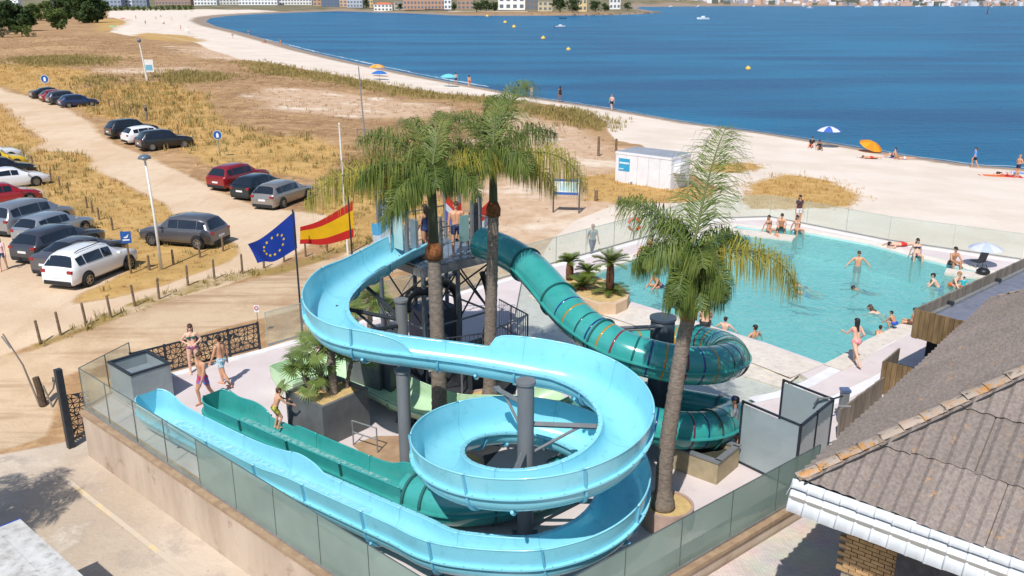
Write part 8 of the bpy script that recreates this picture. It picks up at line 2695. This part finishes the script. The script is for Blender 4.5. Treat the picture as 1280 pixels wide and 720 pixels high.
seated(996, 289, 190, True, 'woman sitting in the water by the standing woman', 0, 'dark', B2(beige), 0.93, 'sit')
person(D(997, 281), 190, 'stand', True, 'woman in grey shorts standing at the far pool edge', 0, 'dark', ((T_, white), ('shirt', cm('plum', srgb(74, 52, 60)))), 0.95)
wader(971, 297, 100, False, 'boy half in the water below the hunched man', 0, 'dark', ((T_, navy),), 0.8, depth=0.95)
wader(825, 358, 120, False, 'broad backed man in the water behind the tall palm', 0, 'dark', ((T_, navy),), 1.0, 'crouch', 0.4)
swimmer(833, 356, 200, False, 'swimmer beside the broad backed man', 0, 'dark', None, 0.85, 0.36)
person(D(810, 318, 0), 120, 'sit_floor', True, 'woman sitting on the deck behind the tall palm with arms back', 0, 'dark', B2(brownf), 0.95)
pg = gat(740, 322)
person(pg, 200, 'walk', False, 'man in grey shirt walking outside the pool fence', 0, 'grey', (('trousers', denim), ('shirt', grey)), 1.0)
# parking and beach
person(gat(5, 338), 200, 'walk', True, 'woman in pink top and denim shorts walking past the parked cars', 1, 'fair', ((T_, denim), ('shirt', cm('pale_pink', srgb(226, 190, 194)))), 0.95)
person(gat(1217, 209), 80, 'walk', False, 'person in blue shirt walking along the waterline', 0, 'dark', ((T_, blk), ('shirt', blue)), 1.08)
person(gat(1271, 221), 100, 'stand_hip', False, 'person in navy trunks standing among the towels', 0, 'fair', ((T_, navy),), 1.12)
def towel(px, py, w, l, rz, m, label):
    p = gat(px, py)
    root = empty('beach_towel', (p.x, p.y, p.z + 0.015), R(rz), label, 'towel')
    MB().box((0, 0, 0), (w, l, 0.025)).build('cloth', m, root); MB().box((0, l * 0.4, 0.006), (w, l * 0.06, 0.026)).build('stripe', white, root)
towel(1240, 219, 1.0, 2.0, 80, orange, 'orange towel near the waterline'); towel(1262, 220, 1.0, 2.0, 75, red, 'red towel beneath a lying sunbather'); towel(1276, 216, 0.9, 1.6, 60, blue, 'light blue towel beside the standing sunbather')
towel(1121, 197, 1.0, 2.0, 95, royal, 'royal blue towel under two sunbathers'); towel(1084, 197, 0.9, 1.8, 85, brownf, 'brown towel in front of the orange parasol')
person(gat(1258, 219) + Vector((0, 0, 0.03)), 80, 'lie', True, 'sunbather lying on the red towel', 1, 'dark', B2(pink), 1.05)
person(gat(1130, 199) + Vector((0, 0, 0.03)), 85, 'lie', True, 'sunbather in white hat lying on the royal blue towel', 0, 'fair', B2(white), 1.05)
person(gat(1116, 197), 60, 'sit_floor', False, 'sunbather sitting up beside the royal blue towel', 0, 'dark', ((T_, navy),), 1.05)
person(gat(1014, 184), 150, 'sit_floor', False, 'person seated under the striped parasol', 0, 'dark', ((T_, red), ('shirt', blk)), 1.1)
person(gat(1024, 187), 170, 'sit_floor', True, 'second person seated in front of the striped parasol', 2, 'dark', (('swimsuit', blk),), 1.05)
person(gat(1088, 198) + Vector((0, 0, 0.03)), 85, 'lie', False, 'sunbather lying in front of the orange parasol', 0, 'brown', ((T_, red),), 1.0)
person(gat(764.5, 137), 10, 'walk', False, 'bather in dark trunks at the waterline beyond the dunes', 1, 'fair', ((T_, blk),), 1.25)
person(gat(700, 127), 10, 'stand', True, 'bather in dark swimwear standing in the shallows', 2, 'dark', (('swimsuit', blk),), 1.35)
person(gat(664.5, 120.5), 20, 'stand', False, 'small bather by the water behind the palm', 1, 'fair', ((T_, white),), 1.0)
person(gat(658, 119), 0, 'stand', False, 'dark clad bather by the water behind the palm', 2, 'dark', ((T_, blk), ('shirt', blk)), 1.2)
person(gat(570, 106), 0, 'stand', False, 'bather standing right of the cyan parasol', 0, 'dark', ((T_, navy),), 1.25)
person(gat(586.5, 109), 0, 'walk', True, 'bather walking past the cyan parasol', 0, 'brown', B2(red), 1.25)
for i, (x, y) in enumerate([(170, 24), (195, 25), (205, 30), (215, 26), (232, 22), (240, 15), (182, 31), (226, 38), (201, 21), (291, 47.5), (311, 43.5), (331, 54), (351, 57.5), (236, 41)]):
    person(gat(x, y), 40 * i, ['stand', 'walk', 'sit_floor'][i % 3], i % 2 == 0, 'distant bather on the far curve of the beach', i % 3, 'dark', ((T_, [red, blue, blk, orange][i % 4]),), 1.4, group='distant bathers on the far beach')
def picnic(px, py, c, label):
    p = gat(px, py); parasol(p, 1.7, 2.0, [c], label)
picnic(235.5, 42, cl('cream', srgb(236, 232, 222)), 'cream parasol on the far curve of the beach')
picnic(141, 37.5, cl('mint', srgb(150, 200, 150)), 'mint parasol beside the far pines')
picnic(154, 26.5, cl('rose', srgb(214, 120, 120)), 'rose parasol on the far beach by the pines')
bpy.data.scenes.remove(WORKBENCH)
